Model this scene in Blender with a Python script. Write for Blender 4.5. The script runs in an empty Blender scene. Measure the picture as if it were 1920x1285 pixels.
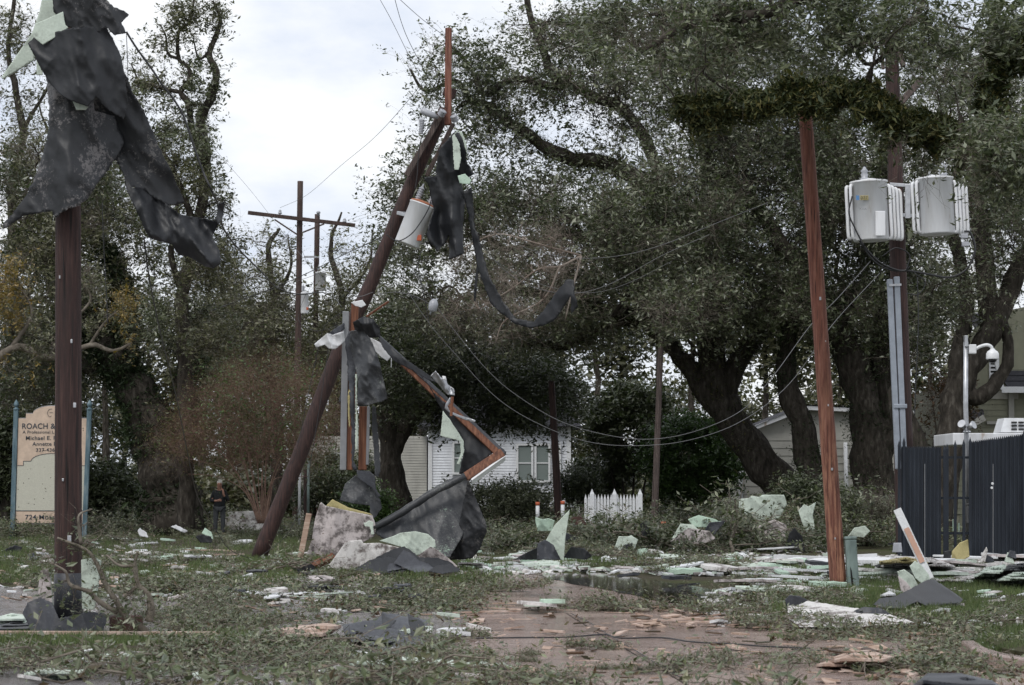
import bpy, bmesh, math, random
import numpy as np
from mathutils import Vector, Matrix, noise
from mathutils.geometry import delaunay_2d_cdt
R = math.radians
sc = bpy.context.scene
# ---------------------------------------------------------------- camera
F, CX, CY, CH = 4500.0, 960.0, 642.5, 1.6
HOR = 908.0
TILT = math.atan((HOR - CY) / F)
cam = bpy.data.cameras.new('camera'); co = bpy.data.objects.new('camera', cam); sc.collection.objects.link(co)
co.location = (0, 0, CH); co.rotation_euler = (R(90) + TILT, 0, 0)
cam.sensor_width = 36; cam.lens = 36 * F / 1920; cam.clip_end = 3000; cam.clip_start = 0.5
cam.dof.use_dof = True; cam.dof.focus_distance = 48; cam.dof.aperture_fstop = 7
sc.camera = co
# ---------------------------------------------------------------- light
w = bpy.data.worlds.new('World'); sc.world = w; w.use_nodes = True
nt = w.node_tree; nt.nodes.clear()
out = nt.nodes.new('ShaderNodeOutputWorld'); bg = nt.nodes.new('ShaderNodeBackground')
sky = nt.nodes.new('ShaderNodeTexSky'); sky.sky_type = 'NISHITA'; sky.sun_disc = False
SUN_EL, SUN_ROT = R(52), R(205)
sky.sun_elevation = SUN_EL; sky.sun_rotation = SUN_ROT
tc = nt.nodes.new('ShaderNodeTexCoord'); mp = nt.nodes.new('ShaderNodeMapping'); mp.inputs['Scale'].default_value = (1, 1, 2.2)
n1 = nt.nodes.new('ShaderNodeTexNoise'); n1.inputs['Scale'].default_value = 11; n1.inputs['Detail'].default_value = 7; n1.inputs['Roughness'].default_value = .55
rp = nt.nodes.new('ShaderNodeValToRGB')
rp.color_ramp.elements[0].position = .34; rp.color_ramp.elements[0].color = (6.5, 7.1, 8.3, 1)
rp.color_ramp.elements[1].position = .62; rp.color_ramp.elements[1].color = (9.3, 9.4, 9.55, 1)
mx = nt.nodes.new('ShaderNodeMixRGB'); mx.inputs[0].default_value = .93
nt.links.new(tc.outputs['Generated'], mp.inputs[0]); nt.links.new(mp.outputs[0], n1.inputs['Vector'])
nt.links.new(n1.outputs['Fac'], rp.inputs[0]); nt.links.new(sky.outputs[0], mx.inputs[1]); nt.links.new(rp.outputs[0], mx.inputs[2])
nt.links.new(mx.outputs[0], bg.inputs['Color']); bg.inputs['Strength'].default_value = .1
nt.links.new(bg.outputs[0], out.inputs[0])
sl = bpy.data.lights.new('sun', 'SUN'); sl.energy = 1.5; sl.angle = R(25); sl.color = (1, .97, .93)
so = bpy.data.objects.new('sun', sl); sc.collection.objects.link(so)
so.rotation_euler = (R(90) - SUN_EL, 0, R(180) - SUN_ROT + R(0))
sc.view_settings.view_transform = 'Standard'; sc.view_settings.look = 'None'; sc.view_settings.gamma = 1; sc.view_settings.exposure = .22
sc.cycles.max_bounces = 5; sc.cycles.diffuse_bounces = 3; sc.cycles.glossy_bounces = 2; sc.cycles.transparent_max_bounces = 4
sc.cycles.use_denoising = True
# ---------------------------------------------------------------- helpers
rng = np.random.default_rng(7); random.seed(7)
ct, st = math.cos(TILT), math.sin(TILT)
def ray(px, py):
    x = (px - CX) / F; u = (CY - py) / F
    return np.array([x, ct - u * st, st + u * ct])
def P(px, py, Y):
    d = ray(px, py); return np.array([0, 0, CH]) + d * (Y / d[1])
def G(px, py, z=0.0):
    d = ray(px, py); return np.array([0, 0, CH]) + d * ((z - CH) / d[2])
def PX(p):
    """world point -> photo pixel"""
    q = np.asarray(p, float) - np.array([0, 0, CH])
    dep = q[1] * ct + q[2] * st; u = -q[1] * st + q[2] * ct
    return CX + F * q[0] / dep, CY - F * u / dep
def tag(o, label=None, cat=None, group=None, kind=None):
    if label: o['label'] = label
    if cat: o['category'] = cat
    if group: o['group'] = group
    if kind: o['kind'] = kind
    return o
def empty(name, loc, label, cat, group=None):
    o = bpy.data.objects.new(name, None); sc.collection.objects.link(o); o.location = tuple(loc); o.empty_display_size = .2
    return tag(o, label, cat, group)
def mesh_np(name, V, Q, mats, parent=None, smooth=False, mi=None, tri=False):
    """fast mesh of uniform quads/tris from numpy arrays"""
    V = np.asarray(V, dtype=np.float32); Q = np.asarray(Q, dtype=np.int32)
    org = np.array(parent.location, dtype=np.float32) if parent is not None else np.array([V[:, 0].mean(), V[:, 1].mean(), V[:, 2].min()], dtype=np.float32)
    k = Q.shape[1]; me = bpy.data.meshes.new(name)
    me.vertices.add(len(V)); me.vertices.foreach_set('co', (V - org).ravel())
    me.loops.add(Q.size); me.loops.foreach_set('vertex_index', Q.ravel())
    me.polygons.add(len(Q)); me.polygons.foreach_set('loop_start', np.arange(len(Q), dtype=np.int32) * k)
    if mi is not None: me.polygons.foreach_set('material_index', np.asarray(mi, dtype=np.int32))
    me.polygons.foreach_set('use_smooth', np.full(len(Q), smooth))
    for m in (mats if isinstance(mats, (list, tuple)) else [mats]): me.materials.append(m)
    me.update(calc_edges=True)
    o = bpy.data.objects.new(name, me); sc.collection.objects.link(o)
    if parent is not None: o.parent = parent
    else: o.location = org.tolist()
    return o
class MB:
    def __init__(s): s.v = []; s.f = []; s.m = []; s.cur = 0
    def add(s, v, f):
        b = len(s.v); s.v += [tuple(map(float, q)) for q in v]; s.f += [tuple(b + i for i in q) for q in f]; s.m += [s.cur] * len(f); return s
    def box(s, c, d, rot=None, bev=0.0):
        hx, hy, hz = d[0] / 2, d[1] / 2, d[2] / 2
        M = rot if rot is not None else Matrix.Identity(3)
        c = Vector(c)
        if bev > 0:
            pts = []
            b = min(bev, hx * .9, hy * .9, hz * .9)
            bm = bmesh.new(); bmesh.ops.create_cube(bm, size=1)
            for q in bm.verts: q.co = Vector((q.co.x * d[0], q.co.y * d[1], q.co.z * d[2]))
            bmesh.ops.bevel(bm, geom=bm.edges[:], offset=b, segments=2, affect='EDGES', profile=.5)
            bm.verts.index_update()
            s.add([c + M @ q.co for q in bm.verts], [[q.index for q in f.verts] for f in bm.faces]); bm.free(); return s
        v = [c + M @ Vector((x * hx, y * hy, z * hz)) for x in (-1, 1) for y in (-1, 1) for z in (-1, 1)]
        return s.add(v, [(0, 1, 3, 2), (4, 6, 7, 5), (0, 4, 5, 1), (2, 3, 7, 6), (0, 2, 6, 4), (1, 5, 7, 3)])
    def beam(s, a, b, wd, dp, side=None, bev=0):
        a, b = Vector(a), Vector(b); z = (b - a).normalized()
        x = Vector(side) if side is not None else Vector((1, 0, 0)) if abs(z.x) < .9 else Vector((0, 0, 1))
        x = (x - z * x.dot(z)).normalized(); y = z.cross(x)
        return s.box((a + b) / 2, (wd, dp, (b - a).length), Matrix((x, y, z)).transposed(), bev)
    def tube(s, pts, rad, n=8, cap=True, rough=0, seed=0):
        pts = [Vector(p) for p in pts]; m = len(pts)
        if not isinstance(rad, (list, tuple, np.ndarray)): rad = [rad] * m
        v = []; f = []
        up = None
        for i in range(m):
            t = (pts[min(i + 1, m - 1)] - pts[max(i - 1, 0)]).normalized()
            if up is None:
                up = Vector((0, -1, 0)) if abs(t.y) < .8 else Vector((1, 0, 0))
            x = t.cross(up)
            if x.length < 1e-4: x = t.cross(Vector((1, .3, .2)))
            x.normalize(); up = x.cross(t).normalized()
            for k in range(n):
                a = 2 * math.pi * k / n
                d = x * math.cos(a) + up * math.sin(a)
                r = rad[i]
                if rough: r *= 1 + rough * noise.noise((pts[i] + d * r) * (0.6 / max(r, .02)) + Vector((seed, 0, 0)))
                v.append(pts[i] + d * r)
        for i in range(m - 1):
            for k in range(n):
                f.append((i * n + k, i * n + (k + 1) % n, (i + 1) * n + (k + 1) % n, (i + 1) * n + k))
        if cap: f.append(tuple(reversed(range(n)))); f.append(tuple((m - 1) * n + k for k in range(n)))
        return s.add(v, f)
    def lathe(s, base, prof, axis=(0, 0, 1), n=16):
        base = Vector(base); z = Vector(axis).normalized()
        x = z.cross(Vector((0, 1, 0)) if abs(z.y) < .9 else Vector((1, 0, 0))).normalized(); y = z.cross(x)
        v = []; f = []; m = len(prof)
        for (h, r) in prof:
            for k in range(n):
                a = 2 * math.pi * k / n; v.append(base + z * h + x * (r * math.cos(a)) + y * (r * math.sin(a)))
        for i in range(m - 1):
            for k in range(n): f.append((i * n + k, i * n + (k + 1) % n, (i + 1) * n + (k + 1) % n, (i + 1) * n + k))
        f.append(tuple(reversed(range(n)))); f.append(tuple((m - 1) * n + k for k in range(n)))
        return s.add(v, f)
    def build(s, name, mats, parent=None, smooth=False, origin=None):
        V = np.array(s.v)
        if parent is not None: org = np.array(parent.location)
        elif origin is not None: org = np.array(origin)
        else: org = np.array([(V[:, 0].min() + V[:, 0].max()) / 2, (V[:, 1].min() + V[:, 1].max()) / 2, V[:, 2].min()])
        me = bpy.data.meshes.new(name); me.from_pydata((V - org).tolist(), [], s.f)
        for m in (mats if isinstance(mats, (list, tuple)) else [mats]): me.materials.append(m)
        me.polygons.foreach_set('material_index', s.m)
        if smooth:
            me.polygons.foreach_set('use_smooth', [len(f) < 5 for f in s.f])
        me.update()
        o = bpy.data.objects.new(name, me); sc.collection.objects.link(o)
        if parent is not None: o.parent = parent
        else: o.location = tuple(org)
        return o
def spline(pts, n=6):
    """Catmull-Rom through points (any dimension)"""
    p = np.array(pts, float)
    if len(p) < 3: return np.array([p[0] + (p[-1] - p[0]) * t for t in np.linspace(0, 1, n + 1)])
    q = np.vstack([2 * p[0] - p[1], p, 2 * p[-1] - p[-2]]); o = []
    for i in range(1, len(q) - 2):
        a, b, c, d = q[i - 1], q[i], q[i + 1], q[i + 2]
        for t in np.linspace(0, 1, n, endpoint=False):
            o.append(.5 * (2 * b + (c - a) * t + (2 * a - 5 * b + 4 * c - d) * t * t + (3 * b - a - 3 * c + d) * t ** 3))
    o.append(q[-2]); return np.array(o)
# ---------------------------------------------------------------- materials
def new_mat(name):
    m = bpy.data.materials.new(name); m.use_nodes = True; t = m.node_tree
    return m, t, t.nodes['Principled BSDF']
def nz(t, vec, scale, detail=4, rough=.6, dist=0):
    n = t.nodes.new('ShaderNodeTexNoise'); n.inputs['Scale'].default_value = scale; n.inputs['Detail'].default_value = detail
    n.inputs['Roughness'].default_value = rough; n.inputs['Distortion'].default_value = dist
    t.links.new(vec, n.inputs['Vector']); return n.outputs['Fac']
def ramp(t, fac, stops):
    r = t.nodes.new('ShaderNodeValToRGB'); e = r.color_ramp.elements
    while len(e) < len(stops): e.new(.5)
    for i, (p, c) in enumerate(stops):
        e[i].position = p; e[i].color = (*c, 1) if len(c) == 3 else c
    t.links.new(fac, r.inputs[0]); return r.outputs[0]
def mixc(t, fac, a, b, mode='MIX'):
    m = t.nodes.new('ShaderNodeMixRGB'); m.blend_type = mode
    for i, x in ((0, fac), (1, a), (2, b)):
        if isinstance(x, (int, float)): m.inputs[i].default_value = x
        elif isinstance(x, tuple): m.inputs[i].default_value = (*x, 1)
        else: t.links.new(x, m.inputs[i])
    return m.outputs[0]
def vecs(t, scale=(1, 1, 1), kind='Object', rot=(0, 0, 0)):
    tc = t.nodes.new('ShaderNodeTexCoord'); mp = t.nodes.new('ShaderNodeMapping')
    mp.inputs['Scale'].default_value = scale; mp.inputs['Rotation'].default_value = rot
    t.links.new(tc.outputs[kind], mp.inputs[0]); return mp.outputs[0]
def bump(t, b, h, s=.4, d=.02):
    n = t.nodes.new('ShaderNodeBump'); n.inputs['Strength'].default_value = s; n.inputs['Distance'].default_value = d
    t.links.new(h, n.inputs['Height']); t.links.new(n.outputs[0], b.inputs['Normal'])
def noise_mat(name, stops, scale=3, stretch=(1, 1, 1), rough=.8, detail=5, nrough=.6, dist=0, bmp=.3, bd=.02, spec=.3, fine=None, coord='Object'):
    m, t, b = new_mat(name); v = vecs(t, stretch, coord)
    f = nz(t, v, scale, detail, nrough, dist); c = ramp(t, f, stops)
    if fine:
        g = nz(t, v, fine[0], 4, .7); c = mixc(t, fine[1], c, ramp(t, g, [(.3, (.35, .35, .35)), (.7, (1.5, 1.5, 1.5))]), 'MULTIPLY')
    t.links.new(c, b.inputs['Base Color']); b.inputs['Roughness'].default_value = rough; b.inputs['Specular IOR Level'].default_value = spec
    if bmp: bump(t, b, f, bmp, bd)
    return m
def leaf_mat(name, cols, back=1.35, rough=.4, trans=.12):
    m, t, b = new_mat(name)
    g = t.nodes.new('ShaderNodeNewGeometry')
    c = ramp(t, g.outputs['Random Per Island'], [(i / max(1, len(cols) - 1) if len(cols) > 1 else 0, q) for i, q in enumerate(cols)])
    v = vecs(t, (1, 1, 1)); big = nz(t, v, .45, 3, .6)
    c = mixc(t, .75, c, ramp(t, big, [(.35, (.62, .66, .55)), (.65, (1.2, 1.2, 1.16))]), 'MULTIPLY')
    cb = mixc(t, 1.0, c, (back * 1.0, back, back * .95), 'MULTIPLY')
    fc = mixc(t, g.outputs['Backfacing'], c, cb)
    t.links.new(fc, b.inputs['Base Color']); b.inputs['Roughness'].default_value = rough; b.inputs['Specular IOR Level'].default_value = .5
    if trans:
        tr = t.nodes.new('ShaderNodeBsdfTranslucent'); t.links.new(mixc(t, 1.0, fc, (1.1, 1.5, .6), 'MULTIPLY'), tr.inputs[0])
        ms = t.nodes.new('ShaderNodeMixShader'); ms.inputs[0].default_value = trans
        o = t.nodes['Material Output']; t.links.new(b.outputs[0], ms.inputs[1]); t.links.new(tr.outputs[0], ms.inputs[2]); t.links.new(ms.outputs[0], o.inputs[0])
    return m
M = {}
M['oakleaf'] = leaf_mat('oak leaf', [(0.047, 0.057, 0.035), (0.085, 0.095, 0.061), (0.135, 0.144, 0.099), (0.245, 0.251, 0.193)])
M['oakleaf_near'] = leaf_mat('near oak leaf', [(0.044, 0.055, 0.032), (0.075, 0.089, 0.053), (0.125, 0.137, 0.091), (0.236, 0.246, 0.185)])
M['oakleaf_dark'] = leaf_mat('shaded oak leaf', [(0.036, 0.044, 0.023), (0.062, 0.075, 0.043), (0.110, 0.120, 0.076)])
M['greenleaf'] = leaf_mat('fresh green leaf', [(.03, .055, .015), (.05, .09, .025), (.075, .12, .04)])
M['leftleaf'] = leaf_mat('olive leaf', [(0.049, 0.052, 0.030), (0.081, 0.081, 0.047), (0.119, 0.116, 0.072), (0.185, 0.177, 0.118)])
M['yellowleaf'] = leaf_mat('ochre leaf', [(.16, .095, .02), (.24, .16, .04), (.12, .10, .03)], 1.2)
M['budleaf'] = leaf_mat('sparse shrub leaf', [(.07, .06, .025), (.09, .10, .035), (.12, .07, .035)], 1.2)
M['litterleaf'] = leaf_mat('fallen oak leaf', [(0.054, 0.070, 0.035), (0.085, 0.103, 0.053), (0.120, 0.141, 0.083), (0.204, 0.213, 0.149), (0.103, 0.066, 0.039)], 1.5, .4, .05)
M['brownleaf'] = leaf_mat('dead leaf', [(.06, .03, .015), (.1, .055, .03), (.05, .05, .03)], 1.2)
M['fern'] = leaf_mat('resurrection fern', [(0.013, 0.022, 0.006), (0.030, 0.042, 0.011), (0.059, 0.066, 0.018), (0.107, 0.091, 0.025)], 1.1, .7)
M['fern_dark'] = leaf_mat('dark ivy fern', [(.010, .020, .006), (.018, .034, .009), (.03, .05, .014)], 1.1, .7)
M['grass'] = leaf_mat('grass blade', [(0.055, 0.082, 0.026), (0.084, 0.116, 0.042), (0.140, 0.158, 0.072)], 1.0, .6, .2)
M['bark'] = noise_mat('oak bark', [(.3, (.018, .016, .013)), (.55, (.055, .048, .04)), (.75, (.12, .11, .094))], 9, (1, 1, .3), .95, bmp=.8, bd=.05, spec=.1)
M['bark_pale'] = noise_mat('lichened twig bark', [(.3, (.08, .068, .055)), (.6, (.2, .175, .145)), (.8, (.34, .31, .26))], 5, rough=.9, bmp=0, spec=.1)
M['bark_red'] = noise_mat('reddish shrub bark', [(.3, (.10, .058, .042)), (.6, (.21, .13, .098)), (.8, (.36, .25, .195))], 5, rough=.8, bmp=0)
M['bark_stem'] = noise_mat('brown shrub stem bark', [(.3, (.06, .036, .028)), (.6, (.13, .082, .062)), (.8, (.22, .15, .12))], 5, rough=.85, bmp=0)
M['twig'] = noise_mat('bare twig bark', [(.3, (.11, .08, .062)), (.5, (.21, .17, .14)), (.75, (.36, .32, .28))], 1.2, rough=.85, bmp=0)
M['torn'] = noise_mat('torn orange wood', [(.3, (.2, .06, .02)), (.6, (.38, .14, .06)), (.8, (.5, .3, .16))], 12, (1, 1, .2), .8)
def pole_mat(name, dark, mid, light, worn=None):
    m, t, b = new_mat(name); v = vecs(t, (1, 1, .05)); v2 = vecs(t, (1, 1, .25))
    a = nz(t, v, 34, 6, .65); c = ramp(t, a, [(.3, dark), (.5, mid), (.72, light)])
    big = nz(t, v2, 1.6, 4, .6); c = mixc(t, .7, c, ramp(t, big, [(.3, (.55, .5, .5)), (.7, (1.25, 1.2, 1.2))]), 'MULTIPLY')
    ck = ramp(t, nz(t, vecs(t, (1, 1, .03)), 60, 3, .5), [(.34, (.25, .25, .25)), (.40, (1, 1, 1))]); c = mixc(t, .9, c, ck, 'MULTIPLY')
    if worn:
        s = t.nodes.new('ShaderNodeSeparateXYZ'); tc = t.nodes.new('ShaderNodeTexCoord'); t.links.new(tc.outputs['Object'], s.inputs[0])
        mr = t.nodes.new('ShaderNodeMapRange'); mr.inputs[1].default_value = worn[0]; mr.inputs[2].default_value = worn[1]; mr.inputs[3].default_value = 1; mr.inputs[4].default_value = 0
        t.links.new(s.outputs['Z'], mr.inputs[0])
        pt = ramp(t, nz(t, vecs(t, (1, 1, .08)), 22, 5, .7), [(.47, (0, 0, 0)), (.56, (1, 1, 1))])
        mm = mixc(t, 1.0, pt, mr.outputs[0], 'MULTIPLY'); c = mixc(t, mm, c, worn[2])
    t.links.new(c, b.inputs['Base Color']); b.inputs['Roughness'].default_value = .75; bump(t, b, a, .8, .02)
    return m
M['pole_dark'] = pole_mat('creosoted brown pole wood', (.012, .007, .006), (.04, .018, .015), (.085, .045, .036))
M['pole_red'] = pole_mat('weathered red pole wood', (.075, .024, .015), (.18, .066, .042), (.32, .165, .115), (-.5, 4.2, (.40, .2, .12)))
M['pole_gray'] = pole_mat('grey weathered pole wood', (.035, .025, .022), (.08, .06, .052), (.16, .125, .11))
M['pole_far'] = pole_mat('brown far pole wood', (.02, .012, .01), (.055, .033, .027), (.1, .065, .05))
M['lumber'] = noise_mat('orange stained lumber', [(.3, (.055, .02, .011)), (.5, (.145, .058, .032)), (.75, (.27, .125, .07))], 26, (1, 1, .05), .6, bmp=.4)
M['plank'] = noise_mat('raw broken lumber', [(.3, (.22, .145, .105)), (.5, (.36, .26, .20)), (.72, (.52, .42, .35))], 9, (.25, 2, 2), .8, bmp=.3)
M['plankpink'] = noise_mat('pinkish torn board', [(.3, (.25, .16, .12)), (.5, (.42, .31, .25)), (.72, (.6, .5, .44))], 4, rough=.85)
def membrane(name, patch=.5, base=(.016, .017, .019), pale=(.13, .125, .125), scale=2.2, hard=.04, green=False, lim=None):
    m, t, b = new_mat(name); v = vecs(t)
    big = nz(t, v, scale, 3, .5); fine = nz(t, v, 26, 5, .75, .6)
    s = t.nodes.new('ShaderNodeMath'); s.operation = 'MULTIPLY_ADD'; s.inputs[1].default_value = .8; t.links.new(fine, s.inputs[0]); t.links.new(big, s.inputs[2])
    s2 = t.nodes.new('ShaderNodeMath'); s2.operation = 'DIVIDE'; s2.inputs[1].default_value = 1.8; t.links.new(s.outputs[0], s2.inputs[0])
    th_ = .5 + (.5 - patch) * .36
    mask = ramp(t, s2.outputs[0], [(th_ - .012, (0, 0, 0)), (th_ + hard, (1, 1, 1))])
    dust = ramp(t, nz(t, v, 1.3, 5, .7), [(.3, (.8, .8, .8)), (.75, (1.7, 1.7, 1.75))])
    c = mixc(t, 1.0, base, dust, 'MULTIPLY'); c = mixc(t, mask, c, pale)
    if green:
        gm = ramp(t, s2.outputs[0], [(.595, (0, 0, 0)), (.605, (1, 1, 1))]); c = mixc(t, gm, c, (.34, .46, .36))
    t.links.new(c, b.inputs['Base Color']); b.inputs['Roughness'].default_value = .48; b.inputs['Specular IOR Level'].default_value = .42
    bump(t, b, fine, .25, .01); return m
M['rubber'] = membrane('black roofing rubber', .06, (.013, .014, .016), (.05, .05, .052))
M['rubber_mottled'] = membrane('mottled roofing rubber', .40, pale=(.125, .118, .118), scale=1.6, hard=.01)
M['rubber_patchy'] = membrane('patchy roofing rubber', .36, pale=(.10, .095, .092), scale=1.6, hard=.01)
M['rubber_grey'] = membrane('grey dusty rubber', .50, (.032, .034, .04), (.075, .08, .09), 1.2, .08)
M['rubber_green'] = membrane('rubber with torn green foam', .45, (.03, .032, .035), (.085, .087, .088), 1.5, .05, True)
def foam(name, col, dirt, amt=.4, sc_=2.5):
    m, t, b = new_mat(name); v = vecs(t); f = nz(t, v, sc_, 8, .72); g = nz(t, v, 40, 3, .6)
    c = ramp(t, f, [(max(0, amt - .08), dirt), (amt + .03, col)])
    sp = ramp(t, nz(t, v, 14, 2, .5), [(.26, (.25, .2, .15)), (.29, (1, 1, 1))])
    c = mixc(t, 1.0, c, sp, 'MULTIPLY'); c = mixc(t, .35, c, ramp(t, g, [(.3, (.6, .6, .6)), (.7, (1.15, 1.15, 1.15))]), 'MULTIPLY')
    t.links.new(c, b.inputs['Base Color']); b.inputs['Roughness'].default_value = .8; bump(t, b, g, .3, .01); return m
M['mint'] = foam('mint green foam board', (.53, .60, .52), (.27, .30, .26), .44, 3.5)
M['mint_dirty'] = foam('dirty mint foam board', (.45, .58, .47), (.16, .15, .13), .40)
M['paper'] = foam('mottled pinkish foam facing', (.50, .45, .44), (.11, .095, .09), .50, 3.2)
M['paper_white'] = foam('pale foam facing', (.64, .62, .60), (.15, .125, .115), .49, 4)
M['yellow'] = foam('yellow insulation foam', (.42, .36, .17), (.25, .2, .09), .42)
M['white_paint'] = foam('weathered white paint', (.66, .67, .68), (.42, .42, .42), .30, 1.5)
def plain(name, col, rough=.5, metal=0, spec=.5):
    return noise_mat(name, [(.3, tuple(c * .82 for c in col)), (.7, tuple(min(1, c * 1.1) for c in col))], 5, rough=rough, bmp=.08, spec=spec) if not metal else _met(name, col, rough)
def _met(name, col, rough):
    m, t, b = new_mat(name); f = nz(t, vecs(t), 7, 4, .6)
    t.links.new(ramp(t, f, [(.3, tuple(c * .7 for c in col)), (.7, col)]), b.inputs['Base Color']); b.inputs['Metallic'].default_value = .8; b.inputs['Roughness'].default_value = rough; return m
M['galv'] = _met('galvanised metal', (.55, .56, .58), .45)
M['flash'] = _met('crumpled grey flashing', (.42, .43, .45), .4)
M['metal_grey'] = plain('grey painted metal', (.22, .225, .235), .5)
M['conduit'] = plain('blue grey plastic conduit', (.27, .30, .345), .45)
M['enamel'] = noise_mat('pale grey enamel', [(.28, (.36, .28, .22)), (.36, (.62, .62, .62)), (.55, (.70, .71, .73)), (.85, (.76, .77, .78))], 5, (1, 1, .18), .4, bmp=.05)
M['rust'] = plain('rusty orange lid', (.32, .12, .06), .7)
M['porcelain'] = plain('grey porcelain', (.36, .37, .40), .3)
M['wire'] = plain('black cable', (.018, .018, .02), .5)
M['wire_grey'] = plain('grey aluminium wire', (.14, .14, .145), .5)
M['postblue'] = noise_mat('worn blue green post paint', [(.35, (.06, .10, .12)), (.55, (.11, .17, .20)), (.72, (.22, .26, .27))], 8, (1, 1, .2), .7)
M['ink'] = plain('dark slate lettering', (.035, .045, .06), .6)
M['peach'] = plain('peach sign paint', (.56, .43, .33), .55)
M['cream'] = foam('cream sign paint', (.50, .49, .41), (.46, .45, .38), .3)
M['pedestal'] = noise_mat('weathered green grey pedestal', [(.35, (.13, .17, .16)), (.6, (.22, .28, .26)), (.8, (.32, .36, .33))], 6, (1, 1, .3), .7)
M['navy'] = noise_mat('dark navy fence paint', [(.3, (.010, .013, .019)), (.6, (.018, .023, .032)), (.85, (.035, .042, .055))], 6, (1, 1, .15), .5)
M['orange'] = plain('faded orange red print', (.45, .10, .04), .6)
M['white'] = plain('white plastic', (.68, .69, .70), .4)
M['dark'] = plain('dark grey void', (.01, .01, .01), .9)
M['stone'] = plain('brown block', (.06, .03, .024), .9)
M['skin'] = plain('skin', (.42, .22, .16), .6)
M['hair'] = plain('white hair', (.75, .73, .69), .7)
M['jacket'] = plain('black jacket cloth', (.014, .017, .02), .8)
M['trouser'] = plain('grey trouser cloth', (.06, .065, .07), .85)
M['glass'] = None
m, t, b = new_mat('window glass'); b.inputs['Base Color'].default_value = (.16, .19, .18, 1); b.inputs['Roughness'].default_value = .15; M['glass'] = m
m, t, b = new_mat('smoked dome glass'); b.inputs['Base Color'].default_value = (.01, .01, .012, 1); b.inputs['Roughness'].default_value = .08; M['smoke'] = m
def siding(name, col, pitch):
    return noise_mat(name, [(.3, tuple(x * .72 for x in col)), (.65, col)], 1.4, (1, 1, .5), .6, detail=6, nrough=.7, bmp=.05)
M['side_white'] = siding('white clapboard paint', (.74, .76, .80), .12)
M['side_grey'] = siding('pale grey siding and shaded wall', (.42, .41, .37), .15)
M['side_olive'] = siding('olive grey siding', (.25, .25, .18), .16)
M['shingle'] = noise_mat('dark shingles', [(.3, (.018, .018, .022)), (.7, (.05, .05, .058))], 12, (1, 1, 4), .9, bmp=.5)
M['brickbase'] = plain('dark red brick base', (.10, .035, .028), .9)
# ================================================================ SETTING
def flat(name, pts_px, z, mat_, kind='structure', zfn=None):
    V = [G(x, y, z) for x, y in pts_px]; b_ = MB(); b_.add(V, [tuple(range(len(V)))])
    o = b_.build(name, mat_)
    # make the normal point up
    if o.data.polygons[0].normal.z < 0: o.data.flip_normals()
    return tag(o, kind=kind)
def ground_mat():
    m, t, b = new_mat('turf and dirt'); v = vecs(t)
    a = nz(t, v, .35, 6, .65); f = nz(t, v, 9, 5, .7)
    c = ramp(t, a, [(.38, (.065, .055, .042)), (.55, (.06, .062, .032)), (.7, (.065, .08, .032))])
    c = mixc(t, .8, c, ramp(t, f, [(.3, (.5, .5, .5)), (.7, (1.3, 1.3, 1.2))]), 'MULTIPLY')
    t.links.new(c, b.inputs['Base Color']); b.inputs['Roughness'].default_value = .95; b.inputs['Specular IOR Level'].default_value = .1; bump(t, b, f, .8, .04); return m
def concrete_mat(name, c0, c1, c2, wet=.5):
    m, t, b = new_mat(name); v = vecs(t, (1, 1, 1)); a = nz(t, v, .55, 7, .65, .4); f = nz(t, v, 22, 6, .75)
    g = nz(t, v, 140, 2, .7)
    c = ramp(t, a, [(.32, c0), (.5, c1), (.68, c2)])
    c = mixc(t, .65, c, ramp(t, f, [(.3, (.55, .55, .55)), (.65, (1.25, 1.22, 1.2))]), 'MULTIPLY')
    c = mixc(t, .35, c, ramp(t, g, [(.3, (.5, .5, .5)), (.65, (1.3, 1.3, 1.3))]), 'MULTIPLY')
    cr = t.nodes.new('ShaderNodeTexVoronoi'); cr.feature = 'DISTANCE_TO_EDGE'; cr.inputs['Scale'].default_value = .22
    vd = nz(t, v, 1.5, 4, .6); ad = t.nodes.new('ShaderNodeVectorMath'); ad.operation = 'MULTIPLY_ADD'
    t.links.new(v, ad.inputs[0]); ad.inputs[1].default_value = (1, 1, 1)
    cmb = t.nodes.new('ShaderNodeCombineXYZ'); t.links.new(vd, cmb.inputs[0]); t.links.new(a, cmb.inputs[1]); t.links.new(cmb.outputs[0], ad.inputs[2])
    t.links.new(ad.outputs[0], cr.inputs['Vector'])
    ck = ramp(t, cr.outputs['Distance'], [(.002, (.25, .25, .25)), (.006, (1, 1, 1))]); c = mixc(t, 1.0, c, ck, 'MULTIPLY')
    t.links.new(c, b.inputs['Base Color'])
    wr = ramp(t, nz(t, v, .9, 4, .6), [(.36, (wet * .7, 0, 0)), (.55, (.85, 0, 0))]); t.links.new(wr, b.inputs['Roughness'])
    bump(t, b, f, .35, .012); return m
M['ground'] = ground_mat()
M['conc'] = concrete_mat('damp reddish concrete', (.25, .19, .168), (.36, .275, .245), (.46, .365, .325))
M['conc_grey'] = concrete_mat('damp grey asphalt', (.17, .155, .16), (.25, .23, .235), (.33, .305, .30))
M['path'] = concrete_mat('wet brown path', (.09, .07, .065), (.15, .118, .105), (.21, .17, .155), .3)
m, t, b = new_mat('muddy puddle water'); b.inputs['Base Color'].default_value = (.035, .03, .022, 1); b.inputs['Roughness'].default_value = .06
bump(t, b, nz(t, vecs(t), 6, 2), .06, .01); M['water'] = m
g = MB(); g.add([(-900, -60, 0), (900, -60, 0), (900, 1500, 0), (-900, 1500, 0)], [(0, 1, 2, 3)]); tag(g.build('ground', M['ground']), kind='structure')
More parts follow.
